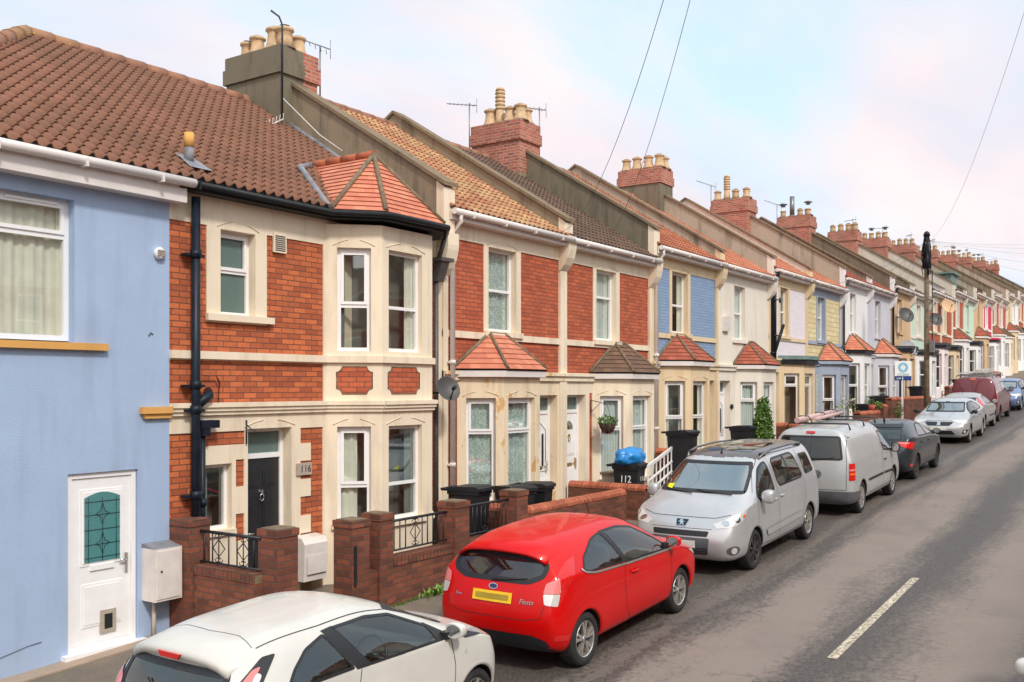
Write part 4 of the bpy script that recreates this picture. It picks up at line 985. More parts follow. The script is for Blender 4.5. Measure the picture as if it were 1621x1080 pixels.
H[6] = house(37.0, 40.9, 4.07, 'L', 'white', 'white', 'white', 'white', 'tiles_rust', ('tile', 'plain_tiles', 'black_plastic'),
  'white rendered house with bright orange bay roof and grey drainpipe at its edge', brick=False, pil=False, pipe=(.1, 'pipe_grey', .05), split=(.5,), bsplit=(.52,), cur='side', lod=1)
H[7] = house(40.9, 44.9, 4.07, 'R', 'pale_grey', 'pale_grey', 'pale_grey', 'pale_grey', 'tiles_rust', ('tile', 'plain_tiles'),
  'pale lilac-grey rendered house with orange bay roof, just before the estate agent sign', brick=False, pil=False, split=(.5,), bsplit=(.5,), cur='side', lod=1)
rest = [
 (44.9, 48.9, 4.45, 'L', 'tan', 'tan', 'tan', 'tan', 'tiles_dark', ('flat', 'felt_dark'), 'pale tan rendered house with two satellite dishes by its upper window', dict(brick=False, pil=False, pipe=(.1, 'black_plastic', .05))),
 (48.9, 53.0, 4.45, 'R', 'mint', 'cream_pale', 'white', 'white', 'tiles_dark', ('flat', 'felt_dark'), 'house with mint green upper wall and white bay beside the telegraph pole', dict(pil=False)),
 (53.0, 56.3, 4.9, 'L', 'red_brick_plain', 'cream', 'pink_white', 'pink_white', 'tiles_dark', ('flat', 'felt_dark'), 'brick house with pinkish white bay just past the telegraph pole', {}),
 (56.3, 59.6, 4.9, 'R', 'red_brick_plain', 'cream', 'yellow', 'yellow', 'tiles_dark', ('flat', 'felt_dark'), 'brick house with yellow bay under a black flat roof', {}),
 (59.6, 63.3, 5.43, 'L', 'red_brick_plain', 'cream_pale', 'white', 'white', 'tiles_dark', ('tile', 'plain_tiles_rust'), 'brick house with white bay and a blue-grey dormer on its roof', {}),
 (63.3, 67.0, 5.43, 'R', 'mint', 'mint', 'white', 'white', 'tiles_dark', ('flat', 'felt_dark'), 'all mint green upper floor house between brick and tan neighbours', dict(brick=False, pil=False)),
 (67.0, 70.7, 5.92, 'L', 'tan', 'tan', 'tan', 'tan', 'tiles_rust', ('tile', 'plain_tiles_rust'), 'dull tan house left of the crimson one', dict(brick=False, pil=False)),
 (70.7, 74.5, 5.92, 'R', 'crimson', 'white', 'white', 'white', 'tiles_dark', ('flat', 'crimson'), 'house with crimson upper wall and white window surround', {}),
 (74.5, 78.0, 6.4, 'L', 'red_brick_plain', 'cream_pale', 'white', 'white', 'tiles_dark', ('tile', 'plain_tiles_rust'), 'brick house with pale trim just right of the crimson one', {}),
 (78.0, 81.7, 6.4, 'R', 'red_brick_plain', 'pink_white', 'cream_pale', 'cream_pale', 'tiles_rust', ('tile', 'plain_tiles_dark'), 'brick house with pinkish trim left of the orange rendered one', {}),
 (81.7, 85.2, 7.0, 'L', 'orange_render', 'yellow', 'yellow', 'yellow', 'tiles_dark', ('tile', 'plain_tiles_rust'), 'far house with orange rendered upper wall', dict(brick=False, pil=False)),
 (85.2, 88.7, 7.0, 'R', 'white', 'white', 'white', 'white', 'tiles_dark', ('tile', 'plain_tiles_dark'), 'far white house just right of the orange rendered one', dict(brick=False, pil=False)),
 (88.7, 92.4, 7.5, 'L', 'red_brick_plain', 'cream', 'cream', 'cream', 'tiles_rust', ('flat', 'felt_dark'), 'far brick house with cream trim at the photo edge', {}),
 (92.4, 96.2, 7.5, 'R', 'tan', 'cream_pale', 'white', 'white', 'tiles_dark', ('flat', 'felt_dark'), 'farthest house but two, tan with white bay', {}),
 (96.2, 100.0, 8.0, 'L', 'pink_brick', 'white', 'white', 'white', 'tiles_rust', ('flat', 'felt_dark'), 'farthest house but one, pale pink brick', {}),
 (100.0, 104.0, 8.0, 'R', 'red_brick_plain', 'cream', 'cream', 'cream', 'tiles_rust', ('flat', 'felt_dark'), 'farthest brick house at the top of the street', {}),
]
for i, r_ in enumerate(rest):
    kw = dict(lod=2, cur='side' if i % 2 else None); kw.update(r_[-1])
    H[8+i] = house(*r_[:-1], **kw)
# party walls and chimneys: every house owns the party wall at its far side
pm = ['grey_render', 'grey_render_dark', 'mottled_render', 'mottled_render', 'pale_render', 'mottled_render', 'grey_render', 'grey_render_dark', 'grey_render', 'pale_render', 'pale_grey', 'pale_render', 'grey_render', 'mottled_render', 'grey_render_dark', 'grey_render', 'pale_render', 'mottled_render', 'pale_render', 'grey_render', 'pale_render', 'grey_render', 'grey_render', 'pale_render']
ES = [2.97, 2.97, 3.31, 3.31, 3.6, 3.6, 4.07, 4.07]+[r_[2] for r_ in rest]
X1 = [16.84, 20.9, 25.0, 29.1, 32.9, 37.0, 40.9, 44.9]+[r_[1] for r_ in rest]
B = 'chimney_brick'
pots = {
 1: [(.3, .1, 'a', 1), (.3, .32, 'a', .95), (.35, .55, 'v', 1), (.35, .75, 'a', 1.05), (.72, .15, 'a', .95), (.7, .5, 'a', .9)],
 3: [(.3, .1, 'a', 1), (.3, .36, 'a', 1), (.3, .64, 'a', 1.0), (.3, .9, 'a', .95), (.72, .1, 'a', .95), (.72, .5, 'a', .9)],
 5: [(.3, .1, 'a', .9), (.3, .4, 'b', .9), (.3, .64, 'v', 1), (.3, .9, 'a', .9), (.75, .2, 'a', .9)],
 7: [(.3, .1, 'c', .8), (.3, .35, 'b', .8), (.3, .6, 'm', 1), (.3, .88, 'c', .8), (.75, .2, 'b', .9)],
 9: [(.3, .1, 'b', .95), (.3, .33, 'b', .95), (.3, .6, 'b', .95), (.3, .88, 'b', .9), (.75, .2, 'b', 1)],
 11: [(.3, .1, 'c', .9), (.3, .36, 'b', .9), (.3, .62, 'c', .9), (.3, .88, 'b', .9), (.75, .2, 'b', .9)],
}
st = {1: (B, B, ('grey_render', 1.35)), 3: (B, B, ('grey_render_dark', .52)), 5: (B, B), 7: (B, B), 9: (B, B), 11: (B, B)}
for i in range(len(ES)):
    nxt = ES[i+1] if i+1 < len(ES) else ES[i]
    fr_ = {0: 'cream', 1: 'cream', 2: 'yellow', 3: 'cream_pale', 4: 'yellow', 5: 'white', 6: 'white', 7: 'white'}.get(i, 'cream_pale')
    parapet(H[i], X1[i], ES[i], max(ES[i], nxt), pm[i], top=.3 if i != 1 else .36, wd=.28, front=fr_)
    if i % 2:
        rnd = random.Random(i)
        pt = pots.get(i) or [(.3, .12+.26*k, rnd.choice('abbc'), rnd.uniform(.8, 1)) for k in range(4)]+[(.75, .2, 'b', .9)]
        ae = []
        if i in (1,): ae = [(20.38, 5.0, ES[i]+3.5, 1.0, 2.4, 0), (21.45, 3.5, ES[i]+3.6, .8, 2.6, 0)]
        elif i in (5, 7): ae = [(X1[i]-.4, 5.0, ES[i]+3.7, .8, 2.2, 1)]
        elif i > 8: ae = [(X1[i]+.5, 3.9, ES[i]+3.4, 1.1+.3*rnd.random(), rnd.uniform(0, 3), 0)]
        c_ = chimney(H[i], X1[i], ES[i], st.get(i, (B, B)), pt, ae)
t = MB(); t.box(60.6, 62.4, .2, 1.7, 5.43+.3, 5.43+1.15, 'felt_green'); t.box(60.45, 62.55, .05, 1.8, 5.43+1.15, 5.43+1.25, 'felt_green'); t.build('dormer', H[12])
# ---------------------------------------------------------------- garden walls, railings, bins, plants
def pillar(b, x0, x1, y0, y1, zt, m='wall_brick', fr=None):
    zg = -9
    b.box(x0, x1, y0, y1, G(x0)-.25, zt-.085, m); b.box(x0-.012, x1+.012, y0-.012, y1+.012, zt-.085, zt, m)
    b.box(x0+.02, x1-.02, y0+.02, y1-.02, zt, zt+.012, 'mortar')
def scroll(b, cx_, cz_, fx, fz, P, r=.045):
    b.tube([P(cx_+fx*r*(1-k/14)*math.cos(k*.55)-fx*r*.4, cz_+fz*r*(1-k/14)*math.sin(k*.55)) for k in range(12)], .007, 'black_iron', 4)
def railing(parent, p0, p1, z0, z1, bars, motif=()):
    """wrought iron panel from p0 to p1; z0,z1 = (bottom, top) at p0 and dz along"""
    b = MB(); p0 = Vector(p0); p1 = Vector(p1); d = p1-p0; Ln = d.length; u = d/Ln
    def P(a, z): q = p0+u*a; return (q.x, q.y, z)
    zb, zt = z0, z1
    b.tube([P(-.05, zt), P(Ln+.05, zt)], .02, 'black_iron', 6); b.tube([P(-.05, zb), P(Ln+.05, zb)], .014, 'black_iron', 6)
    for k in range(bars):
        a = Ln*(k+.5)/bars
        if any(abs(a-m) < .1 for m in motif): continue
        b.tube([P(a, zb), P(a, zt)], .009, 'black_iron', 5)
    for m in motif:
        zm = (zb+zt)/2; w_ = .11; h_ = (zt-zb)*.28
        q = [(m, zm+h_), (m+w_, zm), (m, zm-h_), (m-w_, zm), (m, zm+h_)]; b.tube([P(*t_) for t_ in q], .009, 'black_iron', 4, cap=False)
        b.tube([P(m, zb), P(m, zt)], .009, 'black_iron', 4)
        for sx_ in (-1, 1):
            scroll(b, m+sx_*.045, zm+h_+.03, sx_, 1, P); scroll(b, m+sx_*.045, zm-h_-.03, sx_, -1, P)
    return b.build('railing', parent)
def cap(b, x0, x1, y0, y1, z, m='cap_brick', along='x'):
    """half-round capping bricks laid across the wall"""
    Ln = (x1-x0) if along == 'x' else (y1-y0); n = int(Ln/.078)
    for k in range(n):
        j = random.uniform(-.004, .004)
        if along == 'x':
            a = x0+Ln*k/n; c = x0+Ln*(k+.88)/n; ym = (y0+y1)/2; r = (y1-y0)/2+.012
            prof = [(ym-r, z), (ym-r, z+.05+j), (ym-r*.6, z+.10+j), (ym, z+.118+j), (ym+r*.6, z+.10+j), (ym+r, z+.05+j), (ym+r, z)]
            i0 = len(b.uv); b.prism(prof, a, c, m, 'x')
        else:
            a = y0+Ln*k/n; c = y0+Ln*(k+.88)/n; xm = (x0+x1)/2; r = (x1-x0)/2+.012
            prof = [(xm-r, z), (xm-r, z+.05+j), (xm-r*.6, z+.10+j), (xm, z+.118+j), (xm+r*.6, z+.10+j), (xm+r, z+.05+j), (xm+r, z)]
            i0 = len(b.uv); b.prism(prof, a, c, m, 'y')
        for q in range(i0, len(b.uv)): b.uv[q] = [(k+.5, .5)]*len(b.uv[q])
    if along == 'x': b.box(x0, x1, y0+.01, y1-.01, z-.001, z+.04, 'mortar', skip='b')
    else: b.box(x0+.01, x1-.01, y0, y1, z-.001, z+.04, 'mortar', skip='b')
# wall on the left of the black-door house, running out from the facade, with its gate pillar
t = thing('garden_wall', 'brick side wall with curled iron railing between blue house and gate pillar', 'wall', (7.65, -.8, G(7.6)))
b = MB(); b.box(7.55, 7.77, -1.5, -.4, G(7)-.3, -2.27, 'wall_brick'); b.build('wall', t); b = MB()
for k in range(14): b.box(7.54, 7.78, -1.478+k*.0775, -1.478+k*.0775+.068, -2.27, -2.165, 'wall_brick')
b.box(7.56, 7.76, -1.49, -.4, -2.272, -2.18, 'mortar', skip='b'); b.build('capping', t); b = MB()
b.box(7.50, 7.8, -.38, -.002, G(7)-.3, -1.70, 'wall_brick'); b.box(7.49, 7.81, -.39, -.001, -1.70, -1.62, 'wall_brick')
b.build('pillar', t)
b = MB(); pillar(b, 7.66, 7.98, -1.74, -1.42, -1.65); b.build('pillar', t)
railing(t, (7.66, -.38, 0), (7.66, -1.42, 0), -2.13, -1.76, 7, (.34, .78))
t = thing('garden_wall', 'brick front wall with two iron railing panels and square pillars before the tall bay', 'wall', (11, -1.55, G(11)))
b = MB(); y0, y1 = -1.68, -1.46
b.box(9.1, 12.65, y0, y1, G(8)-.3, -2.38, 'wall_brick')
b.build('wall', t); b = MB(); n_ = int((12.65-9.65)/.078)
for k in range(n_): a = 9.65+k*.078; b.box(a, a+.068, y0-.015, y1+.015, -2.38, -2.27, 'wall_brick')
b.box(9.65, 12.65, y0+.01, y1-.01, -2.381, -2.285, 'mortar', skip='b')
b.build('capping', t)
for (a, c, zt, yy_) in ((8.9, 9.22, -1.69, 0), (9.42, 9.68, -1.66, .0), (11.02, 11.36, -1.66, 0), (12.6, 12.92, -1.64, 0)):
    b = MB(); pillar(b, a, c, y0-.05+yy_, y1+.05+yy_, zt); b.build('pillar', t)
railing(t, (9.7, -1.57, 0), (11.0, -1.57, 0), -2.2, -1.8, 11, (.62,))
railing(t, (11.38, -1.57, 0), (12.58, -1.57, 0), -2.2, -1.77, 11, (.6,))
b = MB(); b.box(8.93, 8.96, -1.76, -1.735, -2.5, -2.0, 'black_iron'); b.build('gate_stop', t)
t = MB(); t.box(8.0, 8.03, -1.64, -1.2, -2.85, -1.95, 'black_iron'); tag(t.build('gate'), 'black iron gate leaf standing open by the gate pillar', 'gate')
def capwall(x0, x1, y0, y1, zt, label, along='x', steps=1, m='wall_brick', group=None):
    t = thing('garden_wall', label, 'wall', ((x0+x1)/2, (y0+y1)/2, G((x0+x1)/2)), group)
    b = MB(); b.box(x0, x1, y0, y1, G(x0)-.3, zt-.11, m); b.build('wall', t)
    c = MB(); cap(c, x0, x1, y0, y1, zt-.11, 'cap_brick', along); c.build('capping', t)
    return t
capwall(12.94, 16.4, -1.68, -1.47, -1.93, 'brick wall with rounded orange capping behind the red car')
capwall(13.02, 13.24, -1.45, -.12, -1.93, 'short orange-capped side wall seen through the second railing panel', 'y')
capwall(16.86, 17.08, -1.85, -.12, -1.9, 'orange-capped brick wall running out from the house between two doors', 'y')
capwall(20.9, 21.12, -1.7, -.12, -1.45, 'red-capped side wall behind the white trellis fence', 'y')
capwall(29.2, 29.42, -1.7, -.12, -1.1, 'low brick side wall right of the clipped bush', 'y')
capwall(36.4, 37.0, -1.7, -1.48, -.62, 'short orange-capped wall beside the white house bay')
capwall(37.6, 44.8, -1.7, -1.48, -.38, 'long orange-capped brick wall below the estate agent sign')
capwall(49.0, 52.6, -1.7, -1.48, .05, 'brick garden wall right of the telegraph pole')
capwall(33.2, 35.9, -1.7, -1.48, -.82, 'low brick wall before the slate blue bay')
capwall(62.0, 66.0, -1.7, -1.48, .95, 'brick garden wall behind the maroon van')
# tiled step path and yards
# white trellis fence swung beside the mossy bay house
t = thing('trellis_fence', 'low white wooden trellis fence beside the bin with a blue bag', 'fence', (17.9, -1.55, G(18)))
b = MB(); p0 = Vector((17.7, -1.5, 0)); p1 = Vector((20.8, -.75, 0)); u = (p1-p0).normalized(); Ln = (p1-p0).length
fr = Fr(p0.x, p0.y, u.x, u.y)
def zt_(a): return -1.64+.30*a/Ln
for k in range(9):
    a = Ln*k/8; b.box(a-.018, a+.018, -.012, .012, -2.35+.3*a/Ln, zt_(a), 'white_paint', fr)
for dz, wd_ in ((0, .07), (-.28, .03), (-.5, .03)):
    q = [fr.p(0, -.02, zt_(0)+dz), fr.p(Ln, -.02, zt_(Ln)+dz), fr.p(Ln, -.02, zt_(Ln)+dz+wd_), fr.p(0, -.02, zt_(0)+dz+wd_)]
    q2 = [fr.p(0, .02, zt_(0)+dz), fr.p(Ln, .02, zt_(Ln)+dz), fr.p(Ln, .02, zt_(Ln)+dz+wd_), fr.p(0, .02, zt_(0)+dz+wd_)]
    b.face(q, 'white_paint'); b.face(q2[::-1], 'white_paint')
    for i in range(4): j = (i+1) % 4; b.face([q[i], q2[i], q2[j], q[j]], 'white_paint')
b.build('trellis', t)
t = MB(); t.box(16.0, 16.55, -.45, -.02, G(16)-.2, -2.0, 'concrete'); t.box(15.95, 16.6, -.5, -.02, -2.0, -1.95, 'coping_stone') if 0 else None
t = MB(); t.box(17.95, 18.35, -.72, -.3, G(18)-.2, -1.85, 'concrete'); t.box(17.92, 18.38, -.75, -.27, -1.85, -1.79, 'mortar'); 
tag(t.build('stone_plinth'), 'grey stone plinth at the foot of the bay beside the brass letter plate door', 'plinth')
# wheelie bins
def bin_(x, y, z, rz, label, lidopen=0, number=None, group='black wheelie bins in the front yards', first=[None]):
    if first[0] is None:
        t = thing('wheelie_bin', label, 'bin', (x, y, z), group, rz)
        b = MB(); lv = [(.0, .18, .20), (.5, .205, .235), (.93, .23, .265)]
        rings = []
        for h_, a, c in lv: rings.append([(-a, -c, h_), (a, -c, h_), (a, c, h_), (-a, c, h_)])
        for i in range(2):
            for k in range(4): b.face([rings[i][k], rings[i][(k+1) % 4], rings[i+1][(k+1) % 4], rings[i+1][k]], 'bin_plastic')
        b.face(rings[0][::-1], 'bin_plastic')
        b.box(-.25, .25, -.285, .285, .90, .955, 'bin_plastic')
        
        # local mesh under an empty at the bin's foot
        b.v = [Vector(v) for v in b.v]
        def loc(bb, nm, par=t):
            me = bpy.data.meshes.new(nm); me.from_pydata([tuple(v) for v in bb.v], [], bb.f)
            for m in bb.mats: me.materials.append(M[m])
            me.polygons.foreach_set('material_index', bb.mt); me.polygons.foreach_set('use_smooth', bb.sm); me.update()
            o = bpy.data.objects.new(nm, me); COL.objects.link(o); o.parent = par
            md = o.modifiers.new('bevel', 'BEVEL'); md.width = .012; md.segments = 2; md.limit_method = 'ANGLE'
            return o
        loc(b, 'body')
        l = MB(); l.prism([(-.31, .955), (.30, .955), (.30, .985), (.2, 1.02), (-.22, 1.035), (-.31, 1.0)], -.265, .265, 'bin_plastic'); l.box(-.2, .2, -.33, -.305, .955, .975, 'bin_plastic')
        l.tube([(-.24, .40, .98), (.24, .40, .98)], .016, 'bin_plastic', 6); l.box(-.25, -.21, .3, .4, .95, .99, 'bin_plastic'); l.box(.21, .25, .3, .4, .95, .99, 'bin_plastic')
        loc(l, 'lid')
        for s_ in (-1, 1):
            wv = MB(); wv.lathe([(.1, -.02), (.1, .02)], (s_*.25, .27, .1), 'bin_plastic', 12, 'x'); loc(wv, 'wheel')
        first[0] = t
    else:
        t = copy_tree(first[0]); t.location = (x, y, z); t.rotation_euler = (0, 0, rz); t['label'] = label; t['group'] = group
    return t
zb1 = -2.66
bin_(12.72, -.72, zb1+.02, R(8), 'black wheelie bin left of the flaking bay windows, leftmost of the three together')
bin_(13.55, -1.05, zb1-.03, R(-20), 'middle one of the three black bins before the flaking bay')
bin_(14.25, -1.0, zb1-.04, R(14), 'right one of the three black bins, under the net curtain window')
B2 = bin_(17.62, -1.12, -2.56, R(8), 'black wheelie bin numbered 112 with a blue bag on its lid')
bin_(20.25, -1.1, -2.0, R(-6), 'black wheelie bin before the yellow bay of the blue brick house')
bin_(24.0, -1.1, -2.02, R(5), 'black wheelie bin left of the clipped potted bush')
bin_(36.0, -1.0, -1.63, R(0), 'dark bin left of the short orange-capped wall')
bin_(38.6, -1.0, -1.35, R(30), 'black bin standing against the lilac-grey house')
bin_(45.3, -1.0, -.98, R(0), 'black bin behind the estate agent sign post')
bin_(55.6, -1.0, -.60, R(0), 'far black bin left of the maroon van')
n_ = text('112', (0, 0, 0), .2, 'white_paint', None, 'painted_number'); n_.parent = B2; n_.location = (.06, -.252, .72); n_.rotation_euler = (R(84), 0, 0)
for nm_, o_ in (('a', 0),):
    pass
n2_ = text('112', (0, 0, 0), .2, 'white_paint', None, 'painted_number'); n2_.parent = B2; n2_.location = (-.232, .0, .70); n2_.rotation_euler = (R(86), 0, R(-90)); n2_.scale = (.8, 1, 1)
# blue bag with rubbish on the bin
b = bmesh.new(); bmesh.ops.create_icosphere(b, subdivisions=4, radius=1)
from mathutils import noise as mn
for v in b.verts:
    p = v.co.copy(); k = mn.noise(p*2.1)*.22+mn.noise(p*5)*.12+mn.noise(p*11)*.05
    v.co = Vector((p.x*.40*(1+k), p.y*.26*(1+k), max(p.z, -.55)*.22*(1+k)+.13))
    if p.z > .5: v.co.z += .07*abs(p.x)-.03
me = bpy.data.meshes.new('rubbish_bag'); b.to_mesh(me); b.free(); me.materials.append(M['bag_blue'])
for p_ in me.polygons: p_.use_smooth = True
o = bpy.data.objects.new('rubbish_bag', me); COL.objects.link(o); o.location = (17.64, -1.12, -1.56); tag(o, 'bright blue plastic bag of rubbish lying on the bin lid', 'bag')
# meter boxes
t = thing('meter_box', 'grubby white meter cabinet on the blue wall with a pipe below', 'box', (7.2, -.1, -2.5))
b = MB(); b.box(7.1, 7.48, -.26, -.001, -2.56, -1.93, 'box_plastic'); b.prism([(-.26, -1.93), (-.001, -1.93), (-.001, -1.88)], 7.1, 7.48, 'lead'); b.build('cabinet', t)
b = MB(); b.box(7.13, 7.45, -.272, -.26, -2.53, -1.96, 'box_plastic'); b.lathe([(.012, -.012), (.012, 0)], (7.18, -.272, -2.2), 'dark_hole', 8, 'y'); b.build('door', t)
b = MB(); b.tube([(7.2, -.1, -2.56), (7.2, -.1, -3.1)], .025, 'plaque_stone', 8); b.build('pipe', t)
t = thing('meter_box', 'white meter box low on the wall between black door and bay', 'box', (9.8, -.1, -2.7))
b = MB(); b.prism([(-.001, -2.72), (-.24, -2.72), (-.26, -2.2), (-.2, -2.12), (-.001, -2.1)], 9.5, 9.95, 'box_plastic'); b.build('cabinet', t)
b = MB(); b.box(9.55, 9.92, -.272, -.262, -2.62, -2.36, 'box_plastic'); b.build('door', t)
# satellite dishes
def dish(x, y, z, r, m, label, az=-.9):
    t = thing('satellite_dish', label, 'dish', (x, y, z), 'satellite dishes on the fronts')
    d_ = Vector((math.cos(az), math.sin(az), .45)).normalized(); a = d_.cross(Vector((0, 0, 1))).normalized(); c = a.cross(d_)
    b = MB(); n = 18; rr = [0, .35, .7, 1]
    for i in range(3):
        for k in range(n):
            def q(i_, k_): 
                f_ = 2*PI*k_/n; rad = rr[i_]*r; return Vector((x, y, z))+a*math.cos(f_)*rad+c*math.sin(f_)*rad*1.05+d_*(rr[i_]**2*.16*r*2)
            if i == 0: b.face([q(0, 0), q(1, k), q(1, k+1)], m, smooth=True)
            else: b.face([q(i, k), q(i+1, k), q(i+1, k+1), q(i, k+1)], m, smooth=True)
    b.build('reflector', t)
    b = MB(); C_ = Vector((x, y, z)); tip = C_+d_*r*1.1-c*r*.35; b.tube([C_-c*r*.95+d_*.1*r, tip], .012, 'black_plastic', 5); b.tube([tip-d_*.03, tip+d_*.06], .03, 'black_plastic', 8); b.build('receiver_arm', t)
    b = MB(); b.tube([C_, C_-d_*.1, (x, -.02, z-.05)], .018, 'black_plastic', 5); b.build('bracket', t)
    return t
dish(12.5, -.42, -.05, .21, 'dish_grey', 'grey satellite dish beside the right edge of the tall bay', az=-2.0)
dish(45.9, -.4, 3.2, .36, 'dish_grey', 'upper of two satellite dishes on the tan house', -2.4)
dish(46.3, -.4, 1.75, .36, 'dish_pale', 'lower of two satellite dishes on the tan house', -2.4)
dish(52.6, -.4, 3.4, .34, 'dish_grey', 'satellite dish partly behind the telegraph pole', -2.5)
dish(56.0, -.4, 4.3, .38, 'tan', 'orange-brown satellite dish right of the telegraph pole', -2.5)
dish(8.0-0, -.1, -50, .01, 'dish_grey', 'x') if 0 else None
# alarm box, bell on the cream house
b = MB(); b.prism([(-.09, 1.55), (-.001, 1.55), (-.001, 1.95), (-.12, 1.95)], 25.35, 25.72, 'box_plastic'); tag(b.build('alarm_box'), 'boxy cream burglar alarm left of an upper window', 'alarm')
b = MB(); b.lathe([(.07, -.05), (.07, 0)], (26.0, 0, -.55), 'dark_hole', 10, 'y'); tag(b.build('boiler_vent'), 'small dark round vent between door and bay', 'vent')
# iron brackets and cable mast on the dark pipe
b = MB()
b.tube([(29.3, -.12, 3.6), (29.3, -.12, .75)], .06, 'black_plastic', 8); b.tube([(29.3, -.1, 1.0), (29.75, -.25, 1.95)], .05, 'black_plastic', 6)
for z in (1.6, 2.7): b.tube([(29.1, -.2, z), (29.6, -.2, z)], .02, 'black_iron', 5); b.tube([(29.55, -.2, z-.08), (29.55, -.2, z+.08)], .03, 'black_iron', 6)
tag(b.build('drainpipe'), 'black drainpipe with stub branches on the pink brick house', 'pipe')
# plants
def leaves(b, c, r, n, m, sz=.035, seed=1, shape=None):
    rnd = random.Random(seed)
    for _ in range(n):
        for _t in range(40):
            p = Vector((rnd.uniform(-1, 1), rnd.uniform(-1, 1), rnd.uniform(-1, 1)))
            if p.length > 1: continue
            if shape and not shape(p, rnd): continue
            if p.length < .5 and rnd.random() < .6: continue
            break
        p = Vector((c[0]+p.x*r[0], c[1]+p.y*r[1], c[2]+p.z*r[2]))
        a = Vector((rnd.uniform(-1, 1), rnd.uniform(-1, 1), rnd.uniform(-.6, 1))).normalized(); q = a.orthogonal().normalized()
        q = Matrix.Rotation(rnd.uniform(0, 6.28), 3, a) @ q; s_ = sz*rnd.uniform(.6, 1.3); w_ = a.cross(q)*s_*.45
        b.face([p, p+q*s_*.6+w_, p+q*s_*1.5, p+q*s_*.6-w_], m if rnd.random() < .85 else 'leaf_light')
zg = G(25)
t = thing('potted_bush', 'tall cone-shaped leafy bush in a blue pot before the cream house', 'plant', (24.8, -1.35, zg))
b = MB(); b.lathe([(.22, 0), (.3, .42), (.32, .46), (.27, .46)], (24.8, -1.35, zg), 'pot_blue', 18); b.lathe([(.27, .43), (.0, .44)], (24.8, -1.35, zg), 'soil', 12, cap=False); b.build('pot', t)
b = MB(); b.tube([(24.8, -1.35, zg+.4), (24.8, -1.35, zg+1.7)], [.03, .01], 'bark', 6)
for k in range(14): a = k*2.4; z = zg+.6+k*.07; rr_ = .34-.018*k; b.tube([(24.8, -1.35, z), (24.8+rr_*math.cos(a), -1.35+rr_*math.sin(a), z+.18)], .008, 'bark', 4)
b.build('stem', t)
def cone(p, r_): 
    f = .5-.5*p.z; lim = .30+.62*f**.8+.12*mn.noise(Vector((p.x*4, p.y*4, p.z*5))); return math.hypot(p.x, p.y) < lim
b = MB(); leaves(b, (24.8, -1.35, zg+1.15), (.40, .40, .82), 5200, 'leaf', .046, 3, cone); b.build('foliage', t)
def shrub(x, y, z, r, n, label, m='leaf', cat='plant', pot=None, sz=.04, nm='shrub', group=None):
    t = thing(nm, label, cat, (x, y, z), group)
    if pot: b = MB(); b.lathe([(.09, 0), (.13, .2), (.11, .2)], (x, y, z), pot, 12); b.build('pot', t); z += .2
    b = MB()
    for k in range(7): a = k*.9; b.tube([(x, y, z), (x+r[0]*.7*math.cos(a), y+r[1]*.7*math.sin(a), z+r[2]*1.2)], .006, 'bark', 4)
    b.build('stem', t); b = MB(); leaves(b, (x, y, z+r[2]), r, n, m, sz, int(x*10)); b.build('foliage', t)
shrub(31.2, -1.2, G(31)+.35, (.75, .35, .22), 500, 'low straggly green shrub before the yellow bay with brown windows')
shrub(34.1, -1.0, G(34)+.1, (.5, .4, .75), 500, 'tall dry yellowish shrub before the slate blue house door', 'leaf_dry')
shrub(35.3, -1.55, -.82, (.12, .12, .12), 90, 'small red pot plant on the wall before the slate blue bay', pot='pot_red')
shrub(36.15, -1.58, -.8, (.2, .15, .15), 130, 'small yellow-green plant beside the dark bin', 'leaf_light')
shrub(38.0, -1.85, G(38)+.5, (.35, .2, .3), 220, 'loose twiggy weed against the orange-capped wall', 'leaf')
t = thing('weed', 'bright green weed growing at the foot of the railed brick wall', 'plant', (10.55, -1.8, G(10.5)))
b = MB(); rnd = random.Random(5)
for k in range(170):
    a = rnd.uniform(0, 6.28); x = 10.6+rnd.gauss(0, .17); y = -1.76-abs(rnd.gauss(0, .06)); L_ = rnd.uniform(.06, .15)
    p = Vector((x, y, G(x)+.005)); d_ = Vector((math.cos(a)*.7, math.sin(a)*.5-.2, rnd.uniform(.4, 1))).normalized()*L_; w_ = Vector((-math.sin(a), math.cos(a), 0))*.018
    b.face([p, p+d_*.6+w_, p+d_, p+d_*.6-w_], rnd.choice(['leaf', 'leaf_light', 'leaf_light']))
b.build('foliage', t)
t = thing('weed_patch', 'mossy weeds along the wall foot behind the white car', 'weeds', (9.8, -1.75, G(9.8)))
b = MB()
for k in range(120):
    a = rnd.uniform(0, 6.28); x = rnd.uniform(9.3, 10.4); L_ = rnd.uniform(.02, .06); p = Vector((x, -1.72-abs(rnd.gauss(0, .03)), G(x)+.005)); d_ = Vector((math.cos(a)*.5, math.sin(a)*.3, 1)).normalized()*L_; w_ = Vector((.012, 0, 0))
    b.face([p-w_, p+w_, p+d_], 'leaf')
b.build('foliage', t)
